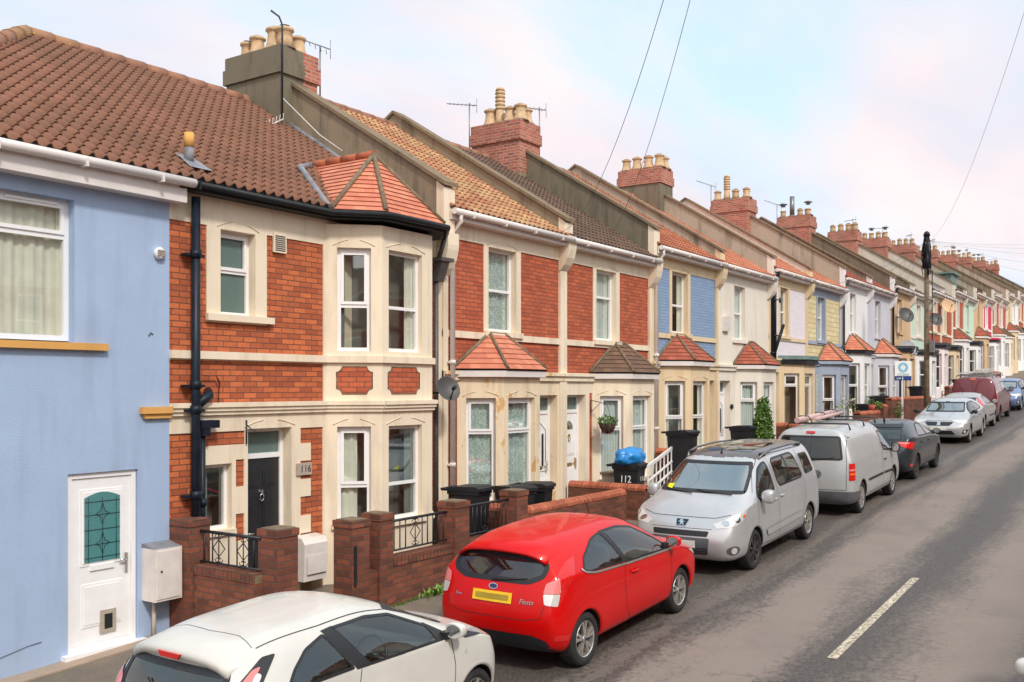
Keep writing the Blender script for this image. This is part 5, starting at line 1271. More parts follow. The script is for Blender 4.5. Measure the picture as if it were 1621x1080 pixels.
# hanging basket
t = thing('hanging_basket', 'hanging basket of leafy plants beside a bay window', 'basket', (17.95, -.45, -.9))
x, y, z = 17.98, -.42, -.78
b = MB(); b.lathe([(.03, -.2), (.12, -.16), (.17, -.06), (.18, 0)], (x, y, z), 'soil', 14); 
b.tube([(x+.18*math.cos(k*PI/8), y+.18*math.sin(k*PI/8), z) for k in range(17)], .008, 'black_iron', 4, cap=False)
for k in range(8): a = k*PI/4; b.tube([(x+.185*math.cos(a), y+.185*math.sin(a), z), (x+.12*math.cos(a), y+.12*math.sin(a), z-.165), (x, y, z-.205)], .006, 'pot_red', 4)
b.build('basket', t)
b = MB()
for a in (0, 2.1, 4.2): b.tube([(x+.18*math.cos(a), y+.18*math.sin(a), z), (x, y, z+.42)], .004, 'black_iron', 4)
b.tube([(x, y, z+.42), (x, -.02, z+.5)], .008, 'black_iron', 4); b.tube([(x, -.02, z+.2), (x, -.02, z+.52)], .01, 'black_iron', 4); b.tube([(x, -.02, z+.25), (x, -.25, z+.44)], .006, 'black_iron', 4); b.build('hanger', t)
b = MB(); leaves(b, (x, y, z+.06), (.2, .2, .12), 260, 'leaf', .04, 9); b.build('foliage', t)
# telegraph pole with cable bundle
t = thing('telegraph_pole', 'weathered wooden telegraph pole with a dark bundle of cables at its top', 'pole', (38.8, -2.68, G(38.8)))
b = MB(); P_ = [(38.8, -2.68, G(38.8)-.3), (38.8, -2.68, 1), (38.81, -2.68, 5.7)]; b.tube(P_, [.115, .10, .08], 'wood_pole', 14); b.build('pole', t)
b = MB(); rnd = random.Random(2)
for k in range(26):
    a = rnd.uniform(0, 6.28); r_ = rnd.uniform(.11, .2); z = rnd.uniform(4.3, 5.1); x, y = 38.81+r_*math.cos(a), -2.68+r_*math.sin(a)
    b.tube([(38.81+.13*math.cos(a), -2.68+.13*math.sin(a), z-.25), (x, y, z), (38.81+.15*math.cos(a+.4), -2.68+.15*math.sin(a+.4), z+.45), (38.81+.08*math.cos(a), -2.68+.08*math.sin(a), 5.72)], .016, 'black_plastic', 5)
b.lathe([(.13, 0), (.16, .3), (.12, .62)], (38.81, -2.68, 4.45), 'black_plastic', 12); b.lathe([(.13, 0), (.1, .12), (.03, .18)], (38.81, -2.68, 5.68), 'black_plastic', 12)
b.tube([(38.65, -2.68, 5.4), (39.2, -2.68, 5.4)], .03, 'metal_grey', 6)
b.build('cable_bundle', t)
for z in (2.3, 1.6, 3.3, 2.9):
    b = MB(); b.tube([(38.45, -2.75, z+.1), (38.55, -2.75, z), (39.1, -2.75, z), (39.2, -2.75, z+.12)], .014, 'metal_grey', 5); b.build('climbing_step', t)
b = MB(); b.box(38.55, 38.72, -2.98, -2.83, 1.3, 1.75, 'metal_grey'); b.build('junction_box', t)
b = MB(); b.tube([(38.9, -2.86, 1.2), (38.93, -2.85, 4.4)], .02, 'black_plastic', 5); b.build('riser_cable', t)
def wire(p, q, sag, label, r=.009, group='overhead cables from the telegraph pole'):
    p, q = Vector(p), Vector(q); b = MB(); pts = []
    for k in range(17):
        f_ = k/16; c = p.lerp(q, f_); c.z -= sag*4*f_*(1-f_); pts.append(c)
    b.tube(pts, r, 'cable', 4); return tag(b.build('overhead_cable'), label, 'cable', group)
T_ = (38.8, -2.68, 5.5)
# cables that cross the sky: each runs on from a house front or the pole past the camera
def ray_pt(px_, py_, dist):
    u = (px_-810)/1530; v = (613-py_)/1530; c, s = math.cos(TH), math.sin(TH)
    return Vector(((c+u*s)*dist, -10.2+(s-u*c)*dist, v*dist))
wire((16.3, -.25, 3.05), ray_pt(1093, -150, 9.5), .75, 'left one of two dark cables crossing the upper sky down to the roofs', .004, None)
wire((18.2, -.25, 3.05), ray_pt(1128, -140, 10.5), .55, 'right one of two dark cables crossing the upper sky down to the roofs', .004, None)
wire(T_, ray_pt(1655, -90, 13), .9, 'faint cable rising from the pole to the upper right corner of the sky', .003, None)
for k, (px_, py_, d_) in enumerate(((1760, 372, 60), (1760, 384, 62), (1760, 398, 55), (1740, 420, 50), (1720, 440, 46), (1700, 470, 44))):
    wire(T_, ray_pt(px_, py_, d_), .35, 'one of the cables fanning out from the pole to the right', .003, 'cables fanning right from the pole')
for k, (x, z) in enumerate(((33.5, 3.45), (36.2, 3.4), (41.5, 3.9), (44.2, 4.0))):
    wire(T_, (x, -.22, z), .3, 'one of the cables running from the pole to the eaves left of it', .005, 'cables from the pole to the near eaves')
# estate agent's board on a post
sx_, sy_ = 34.9, -1.82
sxp = 38.4
t = thing('estate_agent_sign', 'white estate agent board with blue ring over a navy strip on a white post', 'sign', (sxp, -1.9, G(sxp)))
b = MB(); b.box(sxp-.035, sxp+.035, -1.93, -1.87, G(sxp)-.1, .02+.98, 'white_paint'); b.build('post', t)
u_ = Vector((.55, -.835)).normalized(); fr = Fr(sxp-.0-.3, -1.90+.0, u_.x, u_.y)
cW = .62; fr = Fr(sxp-u_.x*.33, -1.94-u_.y*.33, u_.x, u_.y)
b = MB(); b.box(0, cW, -.012, .012, .42, .98, 'white_paint', fr)
bd = b.build('board', t)
b = MB(); b.box(0, cW, -.012, .012, .25, .418, 'sign_blue', fr); b.build('sold_strip', t)
b = MB(); n = 28
for k in range(n):
    a, c = 2*PI*k/n, 2*PI*(k+1)/n; cz = .74; cx_ = cW/2
    b.face([fr.p(cx_+.095*math.cos(a), -.016, cz+.095*math.sin(a)), fr.p(cx_+.19*math.cos(a), -.016, cz+.19*math.sin(a)), fr.p(cx_+.19*math.cos(c), -.016, cz+.19*math.sin(c)), fr.p(cx_+.095*math.cos(c), -.016, cz+.095*math.sin(c))], 'sign_ring')
b.build('ring_logo', bd)
rz_ = math.atan2(u_.y, u_.x)
text('OCEAN', fr.p(cW/2, -.018, .475), .13, 'sign_letters', bd, 'sign_name', (PI/2, 0, rz_)); text('sold ...', fr.p(.2, -.018, .335), .11, 'white_paint', t, 'sold_lettering', (PI/2, 0, rz_))
# low steps rail painted white past the pole
t = thing('handrail', 'white painted stepped rail by the wall right of the pole', 'railing', (50, -1.2, G(50)))
b = MB()
for k in range(3): b.tube([(49.4, -1.3, G(50)+.75+.2*k-.3), (52.2, -1.3, G(50)+1.15+.2*k-.3)], .03, 'white_paint', 5)
for x in (49.4, 50.6, 52.2): b.tube([(x, -1.3, G(50)), (x, -1.3, G(50)+1.2)], .04, 'white_paint', 5)
b.build('rail', t)
# ---------------------------------------------------------------- vehicles
from mathutils.geometry import delaunay_2d_cdt
def paint(name, c, metal=0.0, rough=.32, coat=.55, flake=0):
    n = NB(name); p = n.pos()
    n.col(n.mix(n.ramp(n.noise(p, 2.2, 5, .6), .35, .75), c, tuple(x*.9 for x in c)))
    n.b.inputs['Metallic'].default_value = metal; n.rough(rough)
    n.b.inputs['Coat Weight'].default_value = coat; n.b.inputs['Specular IOR Level'].default_value = .25; n.b.inputs['Coat Roughness'].default_value = .04
    return n.m
paint('paint_red', hexl(212, 6, 5), 0, .35, .35); paint('paint_white', hexl(214, 210, 203), 0, .35); paint('paint_silver', hexl(202, 202, 204), .45, .3)
paint('paint_silver_dirty', hexl(178, 176, 176), .25, .42, .6); paint('paint_vanwhite', hexl(196, 196, 196), .3, .38, .6); paint('paint_charcoal', hexl(60, 65, 70), .5, .32); paint('paint_maroon', hexl(118, 54, 60), .3, .35, .8)
paint('paint_blue', hexl(120, 140, 180), .3, .3); paint('lamp_red', hexl(214, 24, 22), 0, .15, 1); paint('lamp_pink', hexl(232, 130, 128), 0, .15, 1); paint('lamp_clear', hexl(232, 228, 224), .3, .12, 1); paint('lamp_orange', hexl(250, 110, 40), 0, .15, 1)
simple('tyre', hexl(44, 43, 44), .8, var=.3, scale=9, bump=.3); simple('trim_black', hexl(36, 37, 40), .45, var=.2); simple('seam', (.02, .02, .022), .7); simple('trim_grey', hexl(92, 92, 96), .5, var=.2)
simple('alloy', hexl(208, 204, 198), .28, metal=.75, var=.12); simple('alloy_dark', hexl(84, 80, 78), .4, metal=.6, var=.2); simple('arch_dark', (.015, .015, .016), .9); simple('plate_yellow', hexl(244, 196, 30), .4, var=.1, scale=14); simple('plate_white', hexl(224, 222, 214), .4)
simple('plate_smear', hexl(168, 140, 40), .5); simple('cabin', hexl(84, 84, 86), .8, var=.2); simple('cabin_light', hexl(150, 142, 132), .8); simple('roof_panel_dark', hexl(96, 88, 88), .15, var=.1); simple('badge_blue', hexl(40, 56, 96), .3); simple('sticker_yellow', hexl(226, 236, 20), .5); simple('pipe_pink', hexl(196, 164, 160), .5, var=.15)
simple('ladder', hexl(206, 200, 190), .4, metal=.2, var=.1)
def pip(p, poly):
    x, y = p; ins = False; n = len(poly)
    for i in range(n):
        x1, y1 = poly[i]; x2, y2 = poly[(i+1) % n]
        if (y1 > y) != (y2 > y) and x < (x2-x1)*(y-y1)/(y2-y1)+x1: ins = not ins
    return ins
def rnd_poly(poly, r=.04, n=3):
    """round the corners"""
    out = []; N_ = len(poly)
    for i in range(N_):
        p = Vector(poly[i]); a = Vector(poly[i-1]); c = Vector(poly[(i+1) % N_])
        ra = min(r, (a-p).length*.45); rc = min(r, (c-p).length*.45)
        A = p+(a-p).normalized()*ra; C = p+(c-p).normalized()*rc
        for k in range(n+1):
            t = k/n; out.append(tuple(A.lerp(p, t).lerp(p.lerp(C, t), t)))
    return out
def dens(poly, st=.04, closed=True):
    out = []; N_ = len(poly)
    for i in range(N_ if closed else N_-1):
        a, c = Vector(poly[i]), Vector(poly[(i+1) % N_]); k = max(1, int((c-a).length/st))
        for j in range(k): out.append(tuple(a.lerp(c, j/k)))
    if not closed: out.append(tuple(poly[-1]))
    return out
def inset(poly, d):
    """offset inwards; sign fixed by area"""
    A = sum(poly[i][0]*poly[(i+1) % len(poly)][1]-poly[(i+1) % len(poly)][0]*poly[i][1] for i in range(len(poly)))
    s_ = 1 if A > 0 else -1; out = []; N_ = len(poly)
    for i in range(N_):
        p = Vector(poly[i]); e1 = (p-Vector(poly[i-1])); e2 = (Vector(poly[(i+1) % N_])-p)
        if e1.length < 1e-6 or e2.length < 1e-6: out.append(tuple(p)); continue
        e1.normalize(); e2.normalize(); n1 = Vector((-e1.y, e1.x)); n2 = Vector((-e2.y, e2.x)); m = n1+n2
        m = m/max(.6, m.length**2/2) if m.length > .1 else n1
        out.append(tuple(p+m*d*s_))
    return out
class Car:
    def __init__(c, name, label, st, paintm, loc, face=1, lvl=3, wheels=None, cat='car', pitch=None, roofm=None, group=None, yaw=0.0):
        c.paint = paintm; c.t = thing(name, label, cat, (0, 0, 0), group); c.parts = []
        vs = []; fs = []
        rows = len(st); ring = []
        def add(x, y, z): vs.append((x, y, z)); return len(vs)-1
        for s in st:
            (xb, xm, xs, xt, w, wt, zb, z1, z2, zs, zt, cr) = s
            zu = zs+(zt-zs)*.5; 
            r = [add(xb, 0, zb), add(xb, w*.5, zb), add(xb, w*.93, zb), add(xb*.5+xm*.5, w*.99, z1), add(xm, w, z2), add(xs, w*.965, zs),
                 add(xt, wt, zt), add(xt, wt*.52, zt+cr*.75), add(xt, 0, zt+cr)]
            ring.append(r)
        for i in range(rows-1):
            for k in range(8): fs.append((ring[i][k], ring[i+1][k], ring[i+1][k+1], ring[i][k+1]))
        for e, r, sg in ((0, ring[0], -1), (1, ring[-1], 1)):
            s = st[0] if e == 0 else st[-1]; (xb, xm, xs, xt, w, wt, zb, z1, z2, zs, zt, cr) = s
            bl = .07*sg; xi = [(xb+xm)/2, xm, xs]; zi = [z1, z2, zs]
            grid = [[r[0], r[1], r[2]]]
            for k in range(3): grid.append([add(xi[k]+bl, 0, zi[k]), add(xi[k]+bl*.8, w*.55, zi[k]), r[3+k]])
            grid.append([r[8], r[7], r[6]])
            for a in range(4):
                for q in range(2):
                    f = (grid[a][q], grid[a][q+1], grid[a+1][q+1], grid[a+1][q]); fs.append(f if e == 0 else f[::-1])
        me = bpy.data.meshes.new('cage'); me.from_pydata(vs, [], fs)
        ca = me.attributes.new('crease_edge', 'FLOAT', 'EDGE'); bl_ = set()
        for r in ring: bl_.add(r[5])
        for e_ in me.edges:
            if e_.vertices[0] in bl_ and e_.vertices[1] in bl_: ca.data[e_.index].value = .6
        o = bpy.data.objects.new('cage', me); COL.objects.link(o)
        md = o.modifiers.new('m', 'MIRROR'); md.use_axis = (False, True, False); md.use_clip = True; md.merge_threshold = .001
        sb = o.modifiers.new('s', 'SUBSURF'); sb.levels = lvl; sb.render_levels = lvl
        dg = bpy.context.evaluated_depsgraph_get(); ev = bpy.data.meshes.new_from_object(o.evaluated_get(dg)); bpy.data.objects.remove(o)
        c.bm = bmesh.new(); c.bm.from_mesh(ev); bmesh.ops.recalc_face_normals(c.bm, faces=c.bm.faces)
        c.bvh = BVHTree.FromBMesh(c.bm); c.cuts = []; c.wh = wheels; c.roofm = roofm
        c.loc = loc; c.face = face; c.pitch = pitch; c.yaw = yaw
        ys = [v.co.y for v in c.bm.verts]; c.W = max(ys); zs_ = [v.co.z for v in c.bm.verts]; c.H = max(zs_)
        xs_ = [v.co.x for v in c.bm.verts]; c.x0, c.x1 = min(xs_), max(xs_)
    # directions: 'L','R','F','B','T' or an angle in degrees
    def frame(c, d):
        if d == 'T': return None
        a = {'L': 90, 'R': -90, 'F': 0, 'B': 180}.get(d, d); a = R(a); o = Vector((math.cos(a), math.sin(a), 0)); t = Vector((-math.sin(a), math.cos(a), 0))
        if d in ('L', 'R'): t = Vector((1, 0, 0))
        if d in ('F', 'B'): t = Vector((0, 1, 0))
        return o, t
    def proj(c, d, h, z, off=.004):
        if d == 'T': org = Vector((h, z, 3)); dr = Vector((0, 0, -1))
        else:
            o, t = c.frame(d); org = t*h+Vector((0, 0, z))+o*6; dr = -o
        hit = c.bvh.ray_cast(org, dr)
        if hit[0] is None:
            best = None
            if d == 'T': q = Vector((h, z, c.H))
            else: q = t*h+Vector((0, 0, z))+o*(c.W if d in ('L', 'R') else 1.9)
            r = c.bvh.find_nearest(q); return r[0]+r[1]*off
        n = hit[1]
        if n.dot(dr) > 0: n = -n
        return hit[0]+n*off
    def flush(c, nm, verts, faces, m, par=None, smooth=True, thick=0):
        me = bpy.data.meshes.new(nm); me.from_pydata([tuple(v) for v in verts], [], faces)
        for x in (m if isinstance(m, list) else [m]): me.materials.append(M[x])
        if smooth: me.polygons.foreach_set('use_smooth', [True]*len(me.polygons))
        me.update(); o = bpy.data.objects.new(nm, me); COL.objects.link(o); o.parent = par or c.t
        if thick: md = o.modifiers.new('t', 'SOLIDIFY'); md.thickness = thick; md.offset = 1
        return o
    def tri(c, poly, st=.05):
        poly = dens(poly, st); xs = [p[0] for p in poly]; zs = [p[1] for p in poly]; pts = list(poly); inn = inset(poly, .018)
        x = min(xs)+st/2
        while x < max(xs):
            z = min(zs)+st/2
            while z < max(zs):
                if pip((x, z), inn): pts.append((x, z))
                z += st
            x += st
        N_ = len(poly); r = delaunay_2d_cdt([Vector(p) for p in pts], [], [list(range(N_))], 1, 1e-5)
        return [tuple(v) for v in r[0]], r[2]
    def patch(c, nm, d, poly, m, off=.004, par=None, st=.05, rr=0, thick=0):
        if rr: poly = rnd_poly(poly, rr)
        v, f = c.tri(poly, st); V = [c.proj(d, a, b_, off) for a, b_ in v]
        o_, t_ = c.frame(d) if d != 'T' else (Vector((0, 0, 1)), None)
        F_ = []
        for q in f:
            n = (V[q[1]]-V[q[0]]).cross(V[q[2]]-V[q[0]]); F_.append(tuple(q) if n.dot(o_) > 0 else tuple(reversed(q)))
        return c.flush(nm, V, F_, m, par, True, thick)
    def line(c, d, pts, w=.007, m='seam', off=.0025, nm='panel_gap', closed=False, par=None, st=.04):
        p = dens(pts, st, closed); V = []; F_ = []
        N_ = len(p)
        for i in range(N_):
            a = Vector(p[i-1] if (i or closed) else p[i]); b_ = Vector(p[(i+1) % N_] if (i < N_-1 or closed) else p[i]); t = (b_-a).normalized(); n = Vector((-t.y, t.x))*w/2; q = Vector(p[i])
            V += [c.proj(d, *(q+n), off), c.proj(d, *(q-n), off)]
        for i in range(N_ if closed else N_-1): j = (i+1) % N_; F_.append((2*i, 2*i+1, 2*j+1, 2*j))
        o_ = c.frame(d)[0] if d != 'T' else Vector((0, 0, 1)); G_ = []
        for q in F_:
            n = (V[q[1]]-V[q[0]]).cross(V[q[2]]-V[q[0]]); G_.append(q if n.dot(o_) > 0 else q[::-1])
        return V, G_, m, nm, par
    def lines(c, nm, items, par=None):
        V = []; F_ = []; m = None
        for it in items:
            k = len(V); V += it[0]; F_ += [tuple(x+k for x in f) for f in it[1]]; m = it[2]
        return c.flush(nm, V, F_, m, par)
    def win(c, nm, d, poly, glassm='car_glass', trim='trim_black', tw=.045, rr=.05, cut=.02, gate=None, pane='pane'):
        poly = rnd_poly(poly, rr) if rr else poly
        c.cuts.append((d, inset(poly, cut), gate))
        P_ = dens(poly, .04); Q = inset(P_, tw); V = []; F_ = []; N_ = len(P_)
        for a, b_ in zip(P_, Q): V += [c.proj(d, *a, .004), c.proj(d, *b_, .0045)]
        o_ = c.frame(d)[0]
        for i in range(N_):
            j = (i+1) % N_; q = (2*i, 2*i+1, 2*j+1, 2*j); n = (V[q[1]]-V[q[0]]).cross(V[q[2]]-V[q[0]]); F_.append(q if n.dot(o_) > 0 else q[::-1])
        w_ = c.flush(nm, V, F_, trim)
        c.patch(pane, d, inset(poly, tw*.6), glassm, .001, w_, .06)
        return w_
    def wheel_at(c, x, side, r=.3, spokes=5, style='alloy', width=.19, hub='alloy'):
        y = side*(c.W-.035); b = MB(); n = 28
        prof = [(r*.66, -.02), (r*.72, -.0), (r*.80, .008), (r*.93, .0), (r*.985, -.02), (r, -.05), (r, -width+.05), (r*.97, -width+.01), (r*.7, -width)]
        pr = [(a, side*h_) for a, h_ in prof]
        b.lathe(pr if side > 0 else pr, (x, y, r), 'tyre', n, 'y', cap=False)
        if side < 0:
            pass
        tyre = [Vector(v) for v in b.v]
        o = c.flush('wheel', b.v, b.f, 'tyre')
        b = MB(); R_ = r*.68
        def Y(h_): return y+side*h_
        m1 = style
        pr = [(R_, -.015), (R_*.97, -.004), (R_*.93, -.012), (R_*.90, -.05), (R_*.86, -.10)]
        b.lathe([(a, side*h_) for a, h_ in pr], (x, y, r), m1, n, 'y', cap=False)
        b.lathe([(R_*.87, side*-.085), (.01, side*-.085)], (x, y, r), 'arch_dark', n, 'y', cap=False)
        b.lathe([(R_*.50, side*-.075), (R_*.48, side*-.06), (.01, side*-.06)], (x, y, r), 'alloy_dark', 16, 'y', cap=False)
        if style == 'steel':
            pass
        for k in range(spokes):
            a = 2*PI*k/spokes+.3
            for da in ((-.10, .10) if spokes <= 6 else (0,)):
                wI, wO = R_*.07, R_*(.085 if spokes <= 6 else .10)
                ux, uz = math.cos(a+da*.2), math.sin(a+da*.2); ox, oz = math.cos(a+da*1.9), math.sin(a+da*1.9)
                def Q(rad, u, s_, h_): return (x+u[0]*rad-u[1]*s_, Y(h_), r+u[1]*rad+u[0]*s_)
                I0, I1 = Q(R_*.12, (ux, uz), -wI, -.012), Q(R_*.12, (ux, uz), wI, -.012); O0, O1 = Q(R_*.93, (ox, oz), -wO, -.01), Q(R_*.93, (ox, oz), wO, -.01)
                i0, i1 = Q(R_*.12, (ux, uz), -wI, -.05), Q(R_*.12, (ux, uz), wI, -.05); o0, o1 = Q(R_*.93, (ox, oz), -wO, -.05), Q(R_*.93, (ox, oz), wO, -.05)
                for q in ([I0, I1, O1, O0], [I0, O0, o0, i0], [I1, i1, o1, O1]): b.face(q, m1)
        b.lathe([(R_*.22, side*-.05), (R_*.21, side*-.008), (R_*.14, side*-.002), (.005, side*-.0)], (x, y, r), m1, 14, 'y', cap=False)
        b.lathe([(R_*.11, side*.0), (R_*.10, side*.003), (.004, side*.003)], (x, y, r), 'badge_blue' if c.paint == 'paint_red' else 'alloy_dark', 12, 'y', cap=False)
        me = bpy.data.meshes.new('rim'); me.from_pydata(b.v, [], b.f)
        for q in b.mats: me.materials.append(M[q])
        me.polygons.foreach_set('material_index', b.mt); me.polygons.foreach_set('use_smooth', b.sm); me.update()
        ro = bpy.data.objects.new('rim', me); COL.objects.link(ro); ro.parent = o
        return o
    def mesh(c, nm, b, par=None, bevel=0):
        me = bpy.data.meshes.new(nm); me.from_pydata([tuple(v) for v in b.v], [], b.f)
        for q in b.mats: me.materials.append(M[q])
        me.polygons.foreach_set('material_index', b.mt); me.polygons.foreach_set('use_smooth', b.sm); me.update()
        if any(b.sm): bb = bmesh.new(); bb.from_mesh(me); bmesh.ops.remove_doubles(bb, verts=bb.verts, dist=.0002); bb.to_mesh(me); bb.free()
        o = bpy.data.objects.new(nm, me); COL.objects.link(o); o.parent = par or c.t
        if bevel: md = o.modifiers.new('b', 'BEVEL'); md.width = bevel; md.segments = 2
        return o
    def mirror(c, side, x, z, m, sx=.09, sy=.10, sz=.075):
        y0 = c.proj('L' if side > 0 else 'R', x, z).y
        b = bmesh.new(); bmesh.ops.create_icosphere(b, subdivisions=3, radius=1)
        for v in b.verts:
            p = v.co; p = Vector([math.copysign(abs(q)**.62, q) for q in p]); p *= .93
            v.co = Vector((x+.02+max(p.x, -.35)*sx, y0+side*(.12+p.y*sy), z+.05+p.z*sz*(1-.25*max(0, -side*p.y))))
        me = bpy.data.meshes.new('mirror'); b.to_mesh(me); b.free(); me.materials.append(M[m])
        for p in me.polygons: p.use_smooth = True
        o = bpy.data.objects.new('wing_mirror', me); COL.objects.link(o); o.parent = c.t
        g = MB(); n = 14; cx_ = x+.02-.36*sx
        g.face([(cx_, y0+side*.12+sy*.78*math.cos(2*PI*k/n)*(side), z+.05+sz*.78*math.sin(2*PI*k/n)) for k in range(n)][::(1 if side < 0 else -1)], 'chrome'); c.mesh('mirror_glass', g, o)
        s_ = MB(); s_.box(x-.03, x+.05, min(y0-side*.02, y0+side*.06), max(y0-side*.02, y0+side*.06), z-.03, z+.03, 'trim_black'); c.mesh('stalk', s_, o, .008)
    def handle(c, x, z, m, L_=.17):
        for d, s_ in (('L', 1), ('R', -1)):
            p = c.proj(d, x, z, 0); b = MB(); b.tube([(x-L_/2, p.y, z), (x-L_/2+.025, p.y+s_*.03, z+.003), (x+L_/2-.025, p.y+s_*.03, z+.003), (x+L_/2, p.y, z)], .013, m, 7)
            c.mesh('door_handle', b)
    def cabin(c, x0, x1, floor=.5, seat=.62, w=None, dash=None, front=None, light='cabin'):
        b = MB(); w = w or c.W-.16; b.box(x0, x1, -w, w, .28, floor, 'arch_dark'); 
        c.mesh('cabin_floor', b)
        b = MB(); dx = dash; b.prism([(dx-.05, .5), (dx+.35, .5), (dx+.42, .88), (dx+.1, .94), (dx-.1, .86)], -w+.05, w-.05, 'cabin', 'y'); c.mesh('dashboard', b, None, .01)
        for fx in front:
            for sy in (-1, 1):
                b = MB(); y = sy*.36; b.box(fx-.25, fx+.25, y-.24, y+.24, .45, seat, light)
                b.prism([(fx-.2, seat-.02), (fx-.05, seat-.02), (fx-.27, seat+.52), (fx-.38, seat+.52)], y-.23, y+.23, light, 'y'); b.box(fx-.42, fx-.31, y-.12, y+.12, seat+.56, seat+.74, light)
                c.mesh('seat', b, None, .03)
        b = MB(); cy = -.36; cx_ = dx-.22; cz = .88
        b.tube([(cx_+.18*math.cos(t)*.35, cy+.18*math.sin(t), cz+.18*math.cos(t)*.93) for t in [2*PI*k/20 for k in range(21)]], .014, 'trim_black', 6, cap=False)
        b.tube([(cx_, cy-.17, cz), (cx_, cy+.17, cz)], .02, 'trim_black', 6); b.tube([(cx_, cy, cz), (dx+.05, cy, cz-.06)], .04, 'trim_black', 8)
        c.mesh('steering_wheel', b)
    def finish(c, sill=True, bumpers=None, arch=.05, archm=None):
        # cut windows and wheel arches
        dele = set()
        for f in c.bm.faces:
            q = f.calc_center_median(); n = f.normal
            for d, poly, gate in c.cuts:
                if d in ('L', 'R'):
                    if (q.y > .3 if d == 'L' else q.y < -.3) and abs(n.y) > .3 and pip((q.x, q.z), poly): dele.add(f)
                else:
                    sg = 1 if d == 'F' else -1
                    if n.x*sg > .12 and (gate is None or q.x*sg > gate*sg) and q.z > .6 and pip((q.y, q.z), poly): dele.add(f)
            if abs(q.y) > c.W*.5 and (abs(n.y) > .25 or n.z < -.3):
                for (wx, r, Ra) in c.wh:
                    if math.hypot(q.x-wx, q.z-r) < Ra: dele.add(f)
        bmesh.ops.delete(c.bm, geom=list(dele), context='FACES')
        for v in c.bm.verts:
            if v.is_boundary and abs(v.co.y) > c.W*.5:
                for (wx, r, Ra) in c.wh:
                    dd = math.hypot(v.co.x-wx, v.co.z-r)
                    if abs(dd-Ra) < .05 and dd > .01: k = Ra/dd; v.co.x = wx+(v.co.x-wx)*k; v.co.z = max(.16, r+(v.co.z-r)*k)
        me = bpy.data.meshes.new('body'); 
        mats = [c.paint]+([c.roofm[0]] if c.roofm else [])
        if c.roofm:
            for f in c.bm.faces:
                q = f.calc_center_median()
                if pip((q.x, q.y), c.roofm[1]) and f.normal.z > .4 and q.z > c.roofm[2]: f.material_index = 1
        for f in c.bm.faces: f.smooth = True
        c.bm.to_mesh(me)
        for m in mats: me.materials.append(M[m])
        o = bpy.data.objects.new('body', me); COL.objects.link(o); o.parent = c.t; c.body = o
        # arch lips and liners
        for (wx, r, Ra) in c.wh:
            for d, s_ in (('L', 1), ('R', -1)):
                V = []; F_ = []; k0 = -math.asin(max(0, (r-.25))/Ra); n = 26
                for k in range(n+1):
                    a = k0+(PI-2*k0)*k/n; x, z = wx+Ra*math.cos(a), r+Ra*math.sin(a); xo, zo = wx+(Ra+.028)*math.cos(a), r+(Ra+.028)*math.sin(a)
                    p = c.proj(d, x, max(z, .17), .006); q = c.proj(d, xo, max(zo, .17), .001)
                    i_ = Vector((wx+(Ra-.012)*math.cos(a), p.y-s_*.02, r+(Ra-.012)*math.sin(a))); j_ = Vector((i_.x, p.y-s_*.32, i_.z))
                    V += [q, Vector((x, p.y+0*s_, z)), i_, j_]
                FA, FB = [], []
                for k in range(n):
                    a, e = 4*k, 4*k+4; FA += [(a, a+1, e+1, e), (a+1, a+2, e+2, e+1)]; FB.append((a+2, a+3, e+3, e+2))
                fl = lambda F__: [q[::-1] for q in F__] if s_ > 0 else F__
                c.flush('wheel_arch', V, fl(FA), archm or c.paint); 
                # liner disc closing the arch
                lv = [V[4*k+3] for k in range(n+1)]; ly = V[3].y
                c.flush('arch_liner', V+[Vector((wx, lv[0].y, r))], fl(FB)+[(4*k+3, 4*k+7, len(V)) for k in range(n)], 'arch_dark')
        rz = R(c.yaw)+(0 if c.face > 0 else PI); X, Y = c.loc
        pit = math.atan((G(X+1.5)-G(X-1.5))/3)
        c.t.location = (X, Y, G(X)-.163)
        c.t.rotation_mode = 'XYZ'
        mat = Matrix.Rotation(-pit, 4, 'Y') @ Matrix.Rotation(rz, 4, 'Z'); c.t.rotation_euler = mat.to_euler('XYZ')
        return c.t
